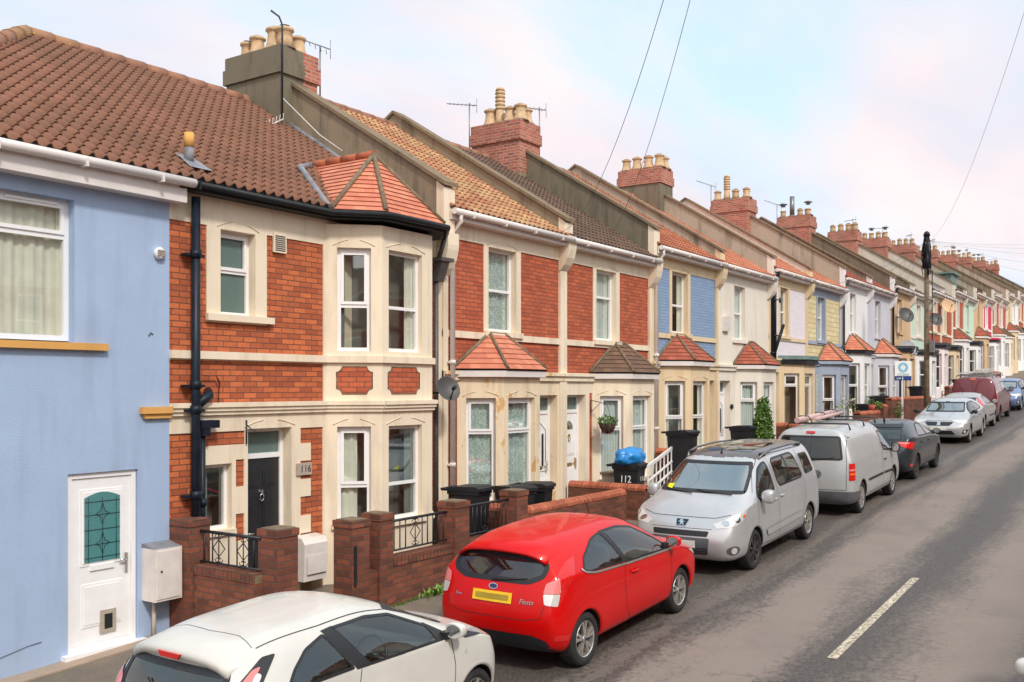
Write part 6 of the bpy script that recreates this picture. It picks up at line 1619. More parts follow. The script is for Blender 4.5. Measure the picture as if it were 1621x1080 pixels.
def hatch_st(L_, Wd, H, belt=.95, bonz=.98, cowl=.98, rs=1.42, rx=-1.6, rake=.28, nose=.72, wt=.62, zb=.2, spz=None, beltr=.06, roofr=None, rearup=1.0, ws=.53, nosew=.68, rw=.74):
    """five-door / three-door shell stations, rear to front. rx: roof's rear end, rake: hatch lean, cowl: windscreen foot, ws: windscreen head back from cowl"""
    x0, x1 = -L_/2, L_/2; w = Wd/2; b2 = belt+beltr; rr_ = roofr or rs-.08
    hx = cowl-ws*1.0
    T = []
    T.append((x0+.10, x0+.04, x0+.16, rx, w*rw/.86*.86/1.0 if 0 else w*.86, wt*.86, zb+.06, .42, .68, b2, rr_-.03, .03))
    T.append((x0+.26, x0+.24, x0+.34, rx+.2, w*.975, wt*.95, zb, .38, .66, b2+.01, rr_, .035))
    T.append((x0+.62, x0+.62, x0+.66, rx+.45, w, wt*.985, zb, .36, .66, b2, (rs+rr_)/2+.01, .04))
    xm = x0+1.15; T.append((xm, xm, xm, max(xm-.05, rx+.75), w, wt, zb, .36, .66, belt+beltr*.75, rs-.01, .04))
    xm2 = (xm+hx)/2; T.append((xm2, xm2, xm2, xm2-.05, w, wt, zb, .36, .66, belt+beltr*.4, rs, .045))
    T.append((hx, hx, hx+.08, hx-.10, w, wt*.985, zb, .36, .66, belt+.01, rs-.02, .045))
    xq = hx+(cowl-hx)*.55; T.append((xq, xq, xq+.06, hx+(cowl-hx)*.33, w, wt*.97, zb, .36, .66, belt-.01, rs-.13, .05))
    T.append((cowl, cowl, cowl, cowl-.03, w, w*.79, zb, .36, .66, belt-.03, bonz+.01, .035))
    xn = cowl+(x1-cowl)*.3; T.append((xn, xn, xn, xn, w, w*.77, zb, .36, .66, belt-.08, bonz-.05, .04))
    xn = cowl+(x1-cowl)*.62; T.append((xn, xn, xn, xn, w*.985, w*.74, zb, .36, .65, belt-.15, bonz-.12, .045))
    T.append((x1-.2, x1-.16, x1-.22, x1-.24, w*.90, w*.66, zb, .36, .6, nose+.01, nose+.06, .035))
    T.append((x1-.12, x1-.06, x1-.12, x1-.14, w*.76, w*.54, zb+.04, .36, .55, nose-.05, nose-.02, .03))
    return T
def plate(c, d, y, z, m='plate_yellow', smear=True, w=.26, h=.055):
    p = c.patch('number_plate', d, [(y-w, z-h), (y+w, z-h), (y+w, z+h), (y-w, z+h)], m, .012, None, .1)
    if smear: c.patch('plate_smear', d, [(y-w*.85, z-h*.55), (y+w*.85, z-h*.55), (y+w*.85, z+h*.5), (y-w*.85, z+h*.5)], 'plate_smear', .014, p, .1, .02)
def oval(cx_, cz, a, b_, n=16): return [(cx_+a*math.cos(2*PI*k/n), cz+b_*math.sin(2*PI*k/n)) for k in range(n)]
def both(c, f):
    for d in ('L', 'R'): f(d)

def van_st(L_, Wd, H, belt=1.05, bonz=1.12, cowl=1.35, ws=.75, nose=.85, wt=.74, zb=.22, rlean=.10, roofr=None, crown=.03):
    x0, x1 = -L_/2, L_/2; w = Wd/2; rs = H-.06; rr_ = roofr or rs-.03; hx = cowl-ws
    T = []
    T.append((x0+.05, x0+.05, x0+.07, x0+.07+rlean, w*.93, wt*.93, zb+.08, .42, .70, belt, rr_-.02, .02))
    T.append((x0+.14, x0+.14, x0+.16, x0+.18+rlean, w*.985, wt*.98, zb, .38, .68, belt, rr_, crown))
    T.append((x0+.5, x0+.5, x0+.5, x0+.55, w, wt, zb, .38, .68, belt, rr_+.01, crown))
    xm = x0+1.2; T.append((xm, xm, xm, xm, w, wt, zb, .38, .68, belt, rs, crown))
    xm = (xm+hx)/2; T.append((xm, xm, xm, xm, w, wt, zb, .38, .68, belt, rs, crown))
    T.append((hx, hx, hx+.06, hx-.12, w, wt*.99, zb, .38, .68, belt, rs-.02, crown+.01))
    xq = hx+ws*.5; T.append((xq, xq, xq+.05, hx+ws*.25, w, wt*.965, zb, .38, .68, belt, rs-.16, crown+.02))
    T.append((cowl, cowl, cowl, cowl-.02, w, w*.80, zb, .38, .68, belt-.03, bonz, .03))
    xn = cowl+(x1-cowl)*.45; T.append((xn, xn, xn, xn, w, w*.78, zb, .38, .68, bonz-.16, bonz-.09, .04))
    T.append((x1-.20, x1-.14, x1-.24, x1-.26, w*.94, w*.70, zb, .38, .60, nose+.0, nose+.07, .03))
    T.append((x1-.10, x1-.03, x1-.12, x1-.15, w*.80, w*.58, zb+.04, .38, .55, nose-.09, nose-.05, .03))
    return T
def corner(c, nm, rear, poly, m, off=.006, par=None, rr=.02):
    for s_ in (-1, 1):
        if rear: ang = 225 if s_ < 0 else 135; q = [(s_*abs(h_), z) for h_, z in poly]
        else: ang = -45 if s_ < 0 else 45; q = [(-s_*abs(h_), z) for h_, z in poly]
        c.patch(nm, ang, q, m, off, par, .035, rr)
def wheels(c, xs, r, spokes, style='alloy', steelfront=False):
    for x in xs:
        for s_ in (1, -1): c.wheel_at(x, s_, r, spokes, style)
def wiper(c, d, pts, m='trim_black'):
    b = MB(); P_ = [c.proj(d, a, z, .018) for a, z in pts]; b.tube(P_, [.014, .01, .007][:len(P_)] if len(P_) < 4 else .01, m, 5); c.mesh('wiper', b)
def badge(c, d, y, z, r, m='chrome', kind='ring'):
    b_ = c.patch('badge', d, oval(y, z, r*1.0, r*(.5 if kind == 'oval' else 1)), m, .010, None, .03)
    return b_
# --- red three-door hatchback ---
def red_car():
    T = hatch_st(3.95, 1.72, 1.46, belt=.94, bonz=.99, cowl=.98, rs=1.42, rx=-1.66, nose=.70, wt=.60, beltr=.10, roofr=1.36, ws=.80)
    T.insert(0, tuple(T[0])); a = list(T[0]); a[0] += 0; T[0] = tuple(a); b_ = list(T[1]); 
    for k in range(4): b_[k] += .05
    b_[4] += .035; b_[5] += .02; T[1] = tuple(b_)
    c = Car('parked_car', 'shiny red three-door hatchback between the white hatchback and the silver people carrier', T, 'paint_red', (10.66, -4.04), 1, 4, [(-1.33, .30, .345), (1.16, .30, .345)], group=None)
    for d in ('L', 'R'):
        c.win('side_window', d, [(-.32, .965), (.90, .915), (.63, 1.09), (.18, 1.30), (-.15, 1.355), (-.52, 1.36)], tw=.02, rr=.04, cut=.008)
        c.win('quarter_window', d, [(-.39, .975), (-.59, 1.355), (-.86, 1.32), (-1.2, 1.185), (-1.33, 1.07), (-1.23, 1.025)], tw=.02, rr=.04, cut=.008)
        c.patch('pillar_trim', d, [(-.39, .975), (-.31, .965), (-.50, 1.36), (-.595, 1.356)], 'trim_black', .0055)
        c.lines('chrome_strip', [c.line(d, [(.92, .905), (-.3, .953), (-1.1, 1.0), (-1.3, 1.04), (-1.36, 1.08)], .022, 'alloy', .011, st=.02)])
        c.lines('panel_gap', [c.line(d, [(-.36, 1.0), (-.42, .8), (-.40, .45), (-.28, .27)], .007), c.line(d, [(.88, .93), (.86, .7), (.80, .27)], .007), c.line(d, [(-.28, .27), (.80, .27)], .007), c.line(d, [(1.7, .72), (1.35, .83), (.98, .93)], .006)])
        c.patch('fuel_flap', d, oval(-1.28, .88, .07, .07), 'paint_red', .004) if 0 else None
    corner(c, 'headlight', False, [(.42, .80), (.78, .74), (.98, .64), (.80, .60), (.60, .68)], 'lamp_clear')
    c.win('rear_window', 'B', [(-.50, 1.27), (.50, 1.27), (.635, 1.17), (.615, 1.05), (.44, .975), (-.44, .975), (-.615, 1.05), (-.635, 1.17)], 'car_glass', tw=.055, rr=.06, gate=-1.2)
    c.win('windscreen', 'F', [(-.62, 1.02), (.62, 1.02), (.54, 1.33), (-.54, 1.33)], 'screen_glass', tw=.04, gate=.1)
    corner(c, 'tail_light', True, [(.46, 1.22), (.60, 1.18), (.86, .98), (.90, .78), (.74, .76), (.64, .90), (.50, 1.06)], 'lamp_red', .006)
    corner(c, 'tail_light_lens', True, [(.70, 1.06), (.84, 1.0), (.885, .90), (.70, .90)], 'lamp_pink', .010)
    corner(c, 'reversing_light', True, [(.71, .895), (.885, .895), (.885, .79), (.75, .77)], 'lamp_clear', .010)
    corner(c, 'rear_reflector', True, [(.58, .44), (.80, .47), (.80, .40), (.64, .38)], 'lamp_red', .006)
    plate(c, 'B', 0, .82)
    badge(c, 'B', 0, .925, .06, 'chrome', 'oval'); c.patch('badge_centre', 'B', oval(0, .925, .05, .024), 'badge_blue', .013)
    c.lines('panel_gap', [c.line('B', [(-.72, .97), (-.66, .80), (-.60, .64), (-.4, .61), (.4, .61), (.60, .64), (.66, .80), (.72, .97)], .007)])
    c.patch('lower_bumper', 'B', [(-.66, .40), (-.5, .45), (.5, .45), (.66, .40), (.72, .26), (-.72, .26)], 'trim_black', .006)
    # roof spoiler over the rear window
    V = []; n = 12
    for k in range(n+1):
        y = -.60+1.2*k/n; q = c.proj('T', -1.50, y, .002); e = Vector((-1.86+.10*abs(y/.6)**2.5, y*.98, q.z-.045-.02*abs(y/.6)**2)); V += [q, e, e-Vector((-.0, 0, .035)), Vector((-1.62, y, q.z-.11))]
    F_ = []
    for k in range(n):
        a, e = 4*k, 4*k+4
        for j in range(3): F_.append((a+j, a+j+1, e+j+1, e+j))
    F_ = [f[::-1] for f in F_]; F_ += [(0, 1, 2, 3), (4*n+3, 4*n+2, 4*n+1, 4*n)]
    c.flush('spoiler', V, F_, 'paint_red')
    wiper(c, 'B', [(.02, .99), (-.12, 1.0), (-.40, 1.035)])
    wheels(c, (-1.33, 1.16), .30, 5); c.cabin(-1.3, 1.0, dash=.45, front=(-.1,))
    for s_ in (1, -1): c.mirror(s_, .78, .97, 'paint_red')
    c.handle(-.18, .84, 'paint_red')
    b = MB(); q = c.proj('T', .25, 0, 0); b.tube([q, q+Vector((-.12, 0, .2))], .006, 'trim_black', 4); c.mesh('aerial', b)
    t_ = text('Fiesta', (0, 0, 0), .075, 'chrome', None, 'model_lettering', ext=.002, shear=.3); t_.parent = c.t; q = c.proj('B', -.44, .80, .008); t_.location = q; t_.rotation_euler = (R(84), 0, R(-84))
    t_ = text('Zetec', (0, 0, 0), .04, 'chrome', None, 'trim_lettering', ext=.002); t_.parent = c.t; q = c.proj('B', .46, .80, .008); t_.location = q; t_.rotation_euler = (R(84), 0, R(-96))
    c.finish(); return c
# --- white small hatchback, nearest ---
def white_car():
    T = hatch_st(3.46, 1.63, 1.46, belt=.96, bonz=1.0, cowl=.95, rs=1.42, rx=-1.44, nose=.74, wt=.585, beltr=.10, roofr=1.375, ws=.85)
    T.insert(0, tuple(T[0])); b_ = list(T[1])
    for k in range(4): b_[k] += .05
    b_[4] += .03; b_[5] += .02; T[1] = tuple(b_)
    c = Car('parked_car', 'white small hatchback cropped by the bottom edge, nearest of the parked cars', T, 'paint_white', (6.12, -4.08), 1, 4, [(-1.18, .28, .325), (1.16, .28, .325)])
    for d in ('L', 'R'):
        c.win('side_window', d, [(-.27, 1.0), (.84, .945), (.60, 1.10), (.2, 1.29), (-.1, 1.34), (-.50, 1.345)], tw=.02, rr=.035, cut=.008)
        c.win('quarter_window', d, [(-.42, 1.02), (-.60, 1.325), (-.84, 1.27), (-1.02, 1.17), (-1.14, 1.07), (-1.1, 1.04)], tw=.022, rr=.035, cut=.008)
        c.patch('pillar_trim', d, [(-.41, 1.01), (-.26, 1.0), (-.48, 1.347), (-.61, 1.34)], 'trim_black', .0055)
        c.patch('mirror_sail', d, [(.62, .96), (.86, .945), (.56, 1.13)], 'trim_black', .0057)
        c.lines('panel_gap', [c.line(d, [(-.36, 1.0), (-.42, .8), (-.38, .45), (-.28, .26)], .008), c.line(d, [(.80, .94), (.83, .7), (.78, .26)], .008), c.line(d, [(-.28, .26), (.78, .26)], .008)])
        c.patch('indicator', d, oval(1.0, .78, .02, .02), 'lamp_clear', .006)
    c.win('rear_window', 'B', [(-.56, 1.26), (.56, 1.26), (.60, 1.1), (.58, .86), (-.58, .86), (-.60, 1.1)], 'car_glass', tw=.05, rr=.05, gate=-1.1)
    c.win('windscreen', 'F', [(-.60, 1.02), (.60, 1.02), (.53, 1.33), (-.53, 1.33)], 'screen_glass', tw=.04, gate=.1)
    corner(c, 'lamp_surround', True, [(.34, 1.30), (.44, 1.30), (.64, 1.14), (.80, .98), (.84, .72), (.62, .74), (.52, .98)], 'trim_black', .005)
    corner(c, 'tail_light', True, [(.44, 1.25), (.50, 1.24), (.70, 1.06), (.78, .80), (.68, .80), (.60, 1.0)], 'lamp_pink', .009)
    corner(c, 'reversing_light', True, [(.43, 1.20), (.47, 1.22), (.60, 1.0), (.67, .82), (.60, .84), (.54, 1.0)], 'lamp_clear', .0095)
    corner(c, 'headlight', False, [(.26, .93), (.40, .91), (.66, .83), (.88, .70), (.80, .66), (.60, .74), (.36, .86)], 'lamp_clear', .006)
    corner(c, 'headlight_trim', False, [(.12, .955), (.30, .93), (.36, .86), (.14, .90)], 'trim_black', .0065)
    V = []; n = 12
    for k in range(n+1):
        y = -.57+1.14*k/n; q = c.proj('T', -1.22, y, .002); e = Vector((-1.56+.07*abs(y/.57)**2.5, y*.98, q.z-.03-.02*abs(y/.57)**2)); V += [q, e, e-Vector((0, 0, .07)), Vector((-1.42, y, q.z-.15))]
    F_ = []
    for k in range(n):
        a, e = 4*k, 4*k+4
        for j in range(3): F_.append((a+j, a+j+1, e+j+1, e+j)[::-1])
    F_ += [(0, 1, 2, 3), (4*n+3, 4*n+2, 4*n+1, 4*n)]
    c.flush('spoiler', V, F_, 'paint_white')
    b = MB(); b.prism([(.13, 1.345), (-.13, 1.345), (-.10, 1.305), (.10, 1.305)], -1.575, -1.54, 'lamp_red', 'x'); c.mesh('brake_light', b)
    c.lines('roof_gap', [c.line('T', [(-1.2, -.52), (-.6, -.545), (.1, -.535), (.45, -.5)], .008), c.line('T', [(-1.2, .52), (-.6, .545), (.1, .535), (.45, .5)], .008), c.line('T', [(-1.22, -.5), (-1.17, -.3), (-1.2, 0), (-1.17, .3), (-1.22, .5)], .005)])
    c.lines('windscreen_washer', [c.line('T', [(1.02, .1), (1.1, .3)], .02, 'trim_black', .004)])
    wiper(c, 'B', [(.05, .92), (.0, .98), (.22, 1.12)])
    wheels(c, (-1.18, 1.16), .28, 7); c.cabin(-1.2, .95, dash=.42, front=(-.12,))
    for s_ in (1, -1): c.mirror(s_, .74, .985, 'paint_white')
    c.handle(-.14, .80, 'paint_white')
    c.finish(); return c
# --- silver people carrier facing the camera ---
def carrier():
    T = van_st(4.38, 1.81, 1.80, belt=1.06, bonz=1.14, cowl=1.38, ws=.92, nose=.86, wt=.70)
    c = Car('parked_car', 'silver people carrier with roof rails and lion badge, facing down the street', T, 'paint_silver', (15.95, -3.98), -1, 4, [(-1.44, .315, .37), (1.29, .315, .37)], 'people carrier',
            roofm=('roof_panel_dark', [(-1.9, -.60), (.50, -.60), (.60, 0), (.50, .60), (-1.9, .60)], 1.62))
    for d in ('L', 'R'):
        c.win('side_window', d, [(.30, 1.12), (1.02, 1.02), (1.12, 1.10), (.98, 1.24), (.66, 1.50), (.46, 1.575), (.30, 1.59)], tw=.03, rr=.06)
        c.win('rear_side_window', d, [(.05, 1.14), (.13, 1.25), (.12, 1.55), (0, 1.61), (-.9, 1.62), (-1.02, 1.58), (-1.18, 1.20), (-1.10, 1.15)], tw=.03, rr=.06)
        c.lines('window_bar', [c.line(d, [(-.55, 1.16), (-.50, 1.60)], .06, 'trim_black', .006)])
        c.win('rear_quarter_window', d, [(-1.35, 1.18), (-1.28, 1.55), (-1.75, 1.54), (-1.85, 1.2)], tw=.03, rr=.05)
        c.lines('panel_gap', [c.line(d, [(.20, 1.62), (.20, .35)], .007), c.line(d, [(1.12, 1.08), (1.18, .7), (.98, .35), (.2, .32)], .007), c.line(d, [(-1.22, 1.63), (-1.2, .8), (-1.02, .55), (-.98, .34), (.2, .32)], .007), c.line(d, [(-1.2, 1.66), (0, 1.68), (.45, 1.64), (.8, 1.46), (1.15, 1.18)], .006)])
        c.patch('rubbing_strip', d, [(-.95, .60), (.86, .56), (.80, .46), (-.93, .50)], 'paint_silver', .022, None, .06, .03)
        c.patch('indicator', d, oval(1.30, .86, .02, .016), 'lamp_clear', .006)
    c.win('windscreen', 'F', [(-.73, 1.17), (.73, 1.17), (.66, 1.45), (.60, 1.60), (-.60, 1.60), (-.66, 1.45)], 'screen_glass', tw=.045, gate=.2)
    c.win('rear_window', 'B', [(-.62, 1.15), (.62, 1.15), (.58, 1.6), (-.58, 1.6)], tw=.04, gate=-1.5)
    corner(c, 'headlight', False, [(.52, .98), (.80, .92), (1.10, .80), (1.08, .74), (.80, .78), (.62, .86)], 'lamp_clear', .006)
    corner(c, 'lamp_bulb', False, oval(.76, .87, .05, .045), 'chrome', .012, rr=0); corner(c, 'lamp_bulb', False, oval(.94, .82, .045, .035), 'chrome', .012, rr=0)
    corner(c, 'front_indicator', False, oval(.62, .905, .03, .025), 'lamp_orange', .012, rr=0)
    corner(c, 'fog_light_recess', False, oval(.86, .42, .12, .07), 'trim_grey', .006, rr=0); corner(c, 'fog_light', False, oval(.86, .42, .05, .05), 'lamp_clear', .016, rr=0)
    c.patch('upper_grille', 'F', [(-.46, .70), (.46, .70), (.44, .62), (-.44, .62)], 'trim_black', .006, None, .05, .02)
    c.patch('lower_grille', 'F', [(-.48, .60), (.48, .60), (.44, .34), (-.44, .34)], 'trim_grey', .005, None, .05, .04)
    c.lines('grille_bars', [c.line('F', [(-.44, z), (.44, z)], .014, 'trim_black', .012) for z in (.36, .40, .44)])
    c.patch('badge_shield', 'F', [(-.11, .85), (.11, .85), (.08, .75), (-.08, .75)], 'chrome', .008, None, .04, .015)
    c.patch('badge_field', 'F', [(-.10, .842), (.10, .842), (.072, .758), (-.072, .758)], 'trim_black', .011, None, .04, .012)
    lion = [(-.03, .765), (-.012, .785), (-.03, .80), (-.055, .80), (-.05, .812), (-.025, .812), (-.04, .83), (-.01, .838), (.015, .828), (.012, .812), (.04, .812), (.045, .80), (.018, .80), (.03, .785), (.05, .765), (.03, .765), (.01, .782), (-.01, .765)]
    c.patch('badge_lion', 'F', lion, 'chrome', .014, None, .02)
    c.lines('panel_gap', [c.line('F', [(-.72, .93), (-.5, .88), (.5, .88), (.72, .93)], .007), c.line('F', [(-.50, .73), (.50, .73)], .006)])
    plate(c, 'F', 0, .50, 'plate_white', False)
    c.patch('parking_permit', 'F', [(-.60, 1.20), (-.50, 1.20), (-.50, 1.26), (-.60, 1.26)], 'sticker_yellow', .008, None, .05)
    for s_ in (-1, 1):
        b = MB(); P_ = [c.proj('T', x, s_*.62, o_) for x, o_ in ((-1.7, .0), (-1.6, .06), (-.9, .075), (-.1, .075), (.28, .05), (.42, .0))]; b.tube(P_, .02, 'metal_grey', 7); 
        for x in (-1.62, .22): q = c.proj('T', x, s_*.62, 0); b.box(q.x-.1, q.x+.1, q.y-.022, q.y+.022, q.z-.01, q.z+.055, 'trim_black')
        c.mesh('roof_rail', b)
    for y0_, y1_ in ((.06, .44), (-.44, -.06)):
        c.patch('roof_light', 'T', [(-.1, y0_), (.30, y0_), (.30, y1_), (-.1, y1_)], 'car_glass_dark', .006, None, .08, .05); c.patch('roof_light', 'T', [(-1.0, y0_), (-.3, y0_), (-.3, y1_), (-1.0, y1_)], 'car_glass_dark', .006, None, .08, .05)
    b = MB(); q = c.proj('T', .45, 0, 0); b.tube([q, q+Vector((-.05, 0, .09))], [.02, .006], 'trim_black', 6); c.mesh('aerial', b)
    wheels(c, (-1.44,), .315, 7); wheels(c, (1.29,), .315, 8, 'alloy_dark'); c.cabin(-1.6, 1.3, dash=.72, front=(.2, -.75), seat=.75)
    for s_ in (1, -1): c.mirror(s_, .98, 1.06, 'paint_silver', .10, .11, .12)
    c.handle(.38, .98, 'paint_silver'); c.handle(.03, 1.0, 'paint_silver')
    wiper(c, 'F', [(.55, 1.16), (.1, 1.18), (-.05, 1.20)]); wiper(c, 'F', [(-.1, 1.16), (-.45, 1.18), (-.6, 1.20)])
    c.finish(); return c
def vw_badge(c, d, y, z, r):
    c.patch('badge', d, oval(y, z, r, r, 20), 'chrome', .010, None, .03); c.patch('badge_field', d, oval(y, z, r*.86, r*.86, 20), 'trim_grey', .012, None, .03)
    c.lines('badge_letters', [c.line(d, [(y-r*.38, z+r*.78), (y, z+r*.12), (y+r*.38, z+r*.78)], r*.16, 'chrome', .015, st=.02), c.line(d, [(y-r*.80, z+r*.30), (y-r*.36, z-r*.78), (y, z-r*.02), (y+r*.36, z-r*.78), (y+r*.80, z+r*.30)], r*.16, 'chrome', .015, st=.02)])
# --- white-silver panel van with a pipe on its rack ---
def caddy():
    T = van_st(4.40, 1.79, 1.82, belt=1.10, bonz=1.10, cowl=1.30, ws=.72, nose=.82, wt=.70, rlean=.13)
    c = Car('parked_van', 'pale silver panel van seen from behind with a long pipe on its roof', T, 'paint_vanwhite', (21.95, -4.12), 1, 4, [(-1.42, .33, .38), (1.26, .33, .38)], 'van')
    for d in ('L', 'R'):
        c.win('side_window', d, [(.36, 1.12), (1.10, 1.05), (1.02, 1.2), (.68, 1.50), (.42, 1.56), (.34, 1.54)], tw=.03, rr=.05)
        c.lines('panel_gap', [c.line(d, [(.28, 1.62), (.26, .40)], .008), c.line(d, [(1.14, 1.05), (1.10, .4)], .008), c.line(d, [(.28, 1.62), (.55, 1.62), (.9, 1.42), (1.16, 1.1)], .006), c.line(d, [(-1.0, .36), (1.0, .36)], .008)])
        c.patch('rubbing_strip', d, [(.33, .66), (1.06, .64), (1.06, .59), (.33, .61)], 'trim_black', .014, None, .06); c.patch('rubbing_strip', d, [(-1.0, .66), (.22, .66), (.22, .61), (-.98, .61)], 'trim_black', .014, None, .06)
    c.win('rear_window', 'B', [(-.68, 1.14), (.68, 1.14), (.60, 1.62), (-.60, 1.62)], 'car_glass_dark', tw=.04, rr=.07, gate=-1.7)
    c.win('windscreen', 'F', [(-.7, 1.16), (.7, 1.16), (.6, 1.58), (-.6, 1.58)], 'screen_glass', tw=.04, gate=.2)
    corner(c, 'tail_light', True, [(.76, 1.08), (.93, 1.08), (.95, .74), (.78, .74)], 'lamp_red', .008); corner(c, 'tail_light_lens', True, [(.78, .97), (.93, .97), (.935, .93), (.78, .93)], 'lamp_pink', .012, rr=0); corner(c, 'tail_light_lens', True, [(.78, .89), (.93, .89), (.935, .85), (.78, .85)], 'lamp_orange', .012, rr=0)
    c.patch('rear_bumper', 'B', [(-.84, .52), (.84, .52), (.84, .28), (-.84, .28)], 'trim_grey', .02, None, .06)
    corner(c, 'bumper_corner', True, [(.55, .50), (.98, .52), (.98, .28), (.55, .30)], 'trim_grey', .018, rr=0)
    c.lines('panel_gap', [c.line('B', [(-.02, 1.68), (-.02, .55)], .009), c.line('B', [(-.69, 1.66), (-.74, 1.1), (-.74, .55), (.74, .55), (.74, 1.1), (.69, 1.66)], .009)])
    c.patch('brake_light', 'B', [(-.09, 1.70), (.09, 1.70), (.09, 1.66), (-.09, 1.66)], 'lamp_red', .02)
    vw_badge(c, 'B', -.18, .86, .085)
    b = MB(); q = c.proj('T', 0, 0, 0).z
    for x in (-1.5, -.4, .55): b.tube([(x, -.66, q-.08), (x, -.62, q+.05), (x, .62, q+.05), (x, .66, q-.08)], .02, 'trim_black', 6)
    c.mesh('roof_rack', b); b = MB(); b.tube([(-1.95, .30, q+.14), (.9, .30, q+.14)], .06, 'pipe_pink', 12); b.tube([(-1.2, .16, q+.11), (.95, .16, q+.11)], .04, 'pipe_pink', 10)
    for x in (-1.5, -.4, .55): b.tube([(x, .40, q+.06), (x, .38, q+.2), (x, .2, q+.2), (x, .12, q+.06)], .012, 'trim_black', 4)
    tt = c.mesh('carried_pipes', b)
    wheels(c, (-1.42, 1.26), .33, 10); c.cabin(-.2, 1.25, dash=.62, front=(.1,), seat=.72)
    for s_ in (1, -1): c.mirror(s_, .98, 1.08, 'trim_black', .09, .1, .12)
    c.handle(.45, .92, 'trim_black', .14); wiper(c, 'B', [(-.06, 1.14), (-.3, 1.17), (-.5, 1.20)]); wiper(c, 'B', [(.06, 1.32), (.05, 1.22), (.04, 1.14)])
    c.finish(); return c
# --- charcoal hatchback ---
def charcoal():
    T = hatch_st(4.30, 1.78, 1.46, belt=.98, bonz=.99, cowl=1.05, rs=1.42, rx=-1.45, nose=.72, wt=.60, beltr=.10, roofr=1.36, ws=.85)
    c = Car('parked_car', 'dark charcoal hatchback with wide red tail lights behind the panel van', T, 'paint_charcoal', (27.45, -4.05), 1, 3, [(-1.33, .32, .37), (1.28, .32, .37)])
    for d in ('L', 'R'):
        c.win('side_window', d, [(.0, 1.03), (.96, .99), (.70, 1.14), (.30, 1.31), (.0, 1.36)], tw=.03); c.win('rear_side_window', d, [(-.07, 1.03), (-.07, 1.36), (-.5, 1.34), (-.86, 1.22), (-1.08, 1.08), (-.8, 1.05)], tw=.03)
        c.lines('panel_gap', [c.line(d, [(-.04, 1.0), (-.06, .3)], .008), c.line(d, [(.98, .95), (.92, .3), (-.9, .3), (-1.0, .6), (-.95, 1.0)], .008)])
    c.win('rear_window', 'B', [(-.56, 1.30), (.56, 1.30), (.63, 1.03), (-.63, 1.03)], 'car_glass', tw=.03, gate=-1.2)
    c.patch('rear_glass_band', 'B', [(-.50, 1.38), (.50, 1.38), (.55, 1.31), (-.55, 1.31)], 'trim_black', .01)
    c.win('windscreen', 'F', [(-.62, 1.03), (.62, 1.03), (.54, 1.35), (-.54, 1.35)], 'screen_glass', tw=.04, gate=.1)
    corner(c, 'tail_light', True, [(.46, .96), (.72, .99), (1.12, .99), (1.12, .93), (.86, .84), (.66, .80)], 'lamp_red', .008); corner(c, 'tail_light_lens', True, [(.76, .98), (1.10, .98), (1.10, .945), (.80, .945)], 'lamp_pink', .012, rr=0)
    corner(c, 'rear_reflector', True, [(.66, .44), (.80, .46), (.80, .38), (.68, .38)], 'lamp_red', .008); c.patch('lower_bumper', 'B', [(-.7, .42), (.7, .42), (.7, .26), (-.7, .26)], 'trim_black', .008)
    corner(c, 'headlight', False, [(.46, .84), (.84, .80), (1.0, .70), (.7, .68)], 'lamp_clear'); plate(c, 'B', 0, .62)
    b = MB(); q = c.proj('T', -1.0, 0, 0); b.tube([q, q+Vector((-.08, 0, .13))], [.03, .008], 'trim_black', 6); c.mesh('aerial', b)
    wheels(c, (-1.33, 1.28), .32, 6, 'alloy_dark'); c.cabin(-1.3, 1.0, dash=.5, front=(0,))
    for s_ in (1, -1): c.mirror(s_, .90, 1.0, 'paint_charcoal')
    c.handle(.12, .88, 'paint_charcoal'); c.handle(-.75, .90, 'paint_charcoal'); c.finish(); return c
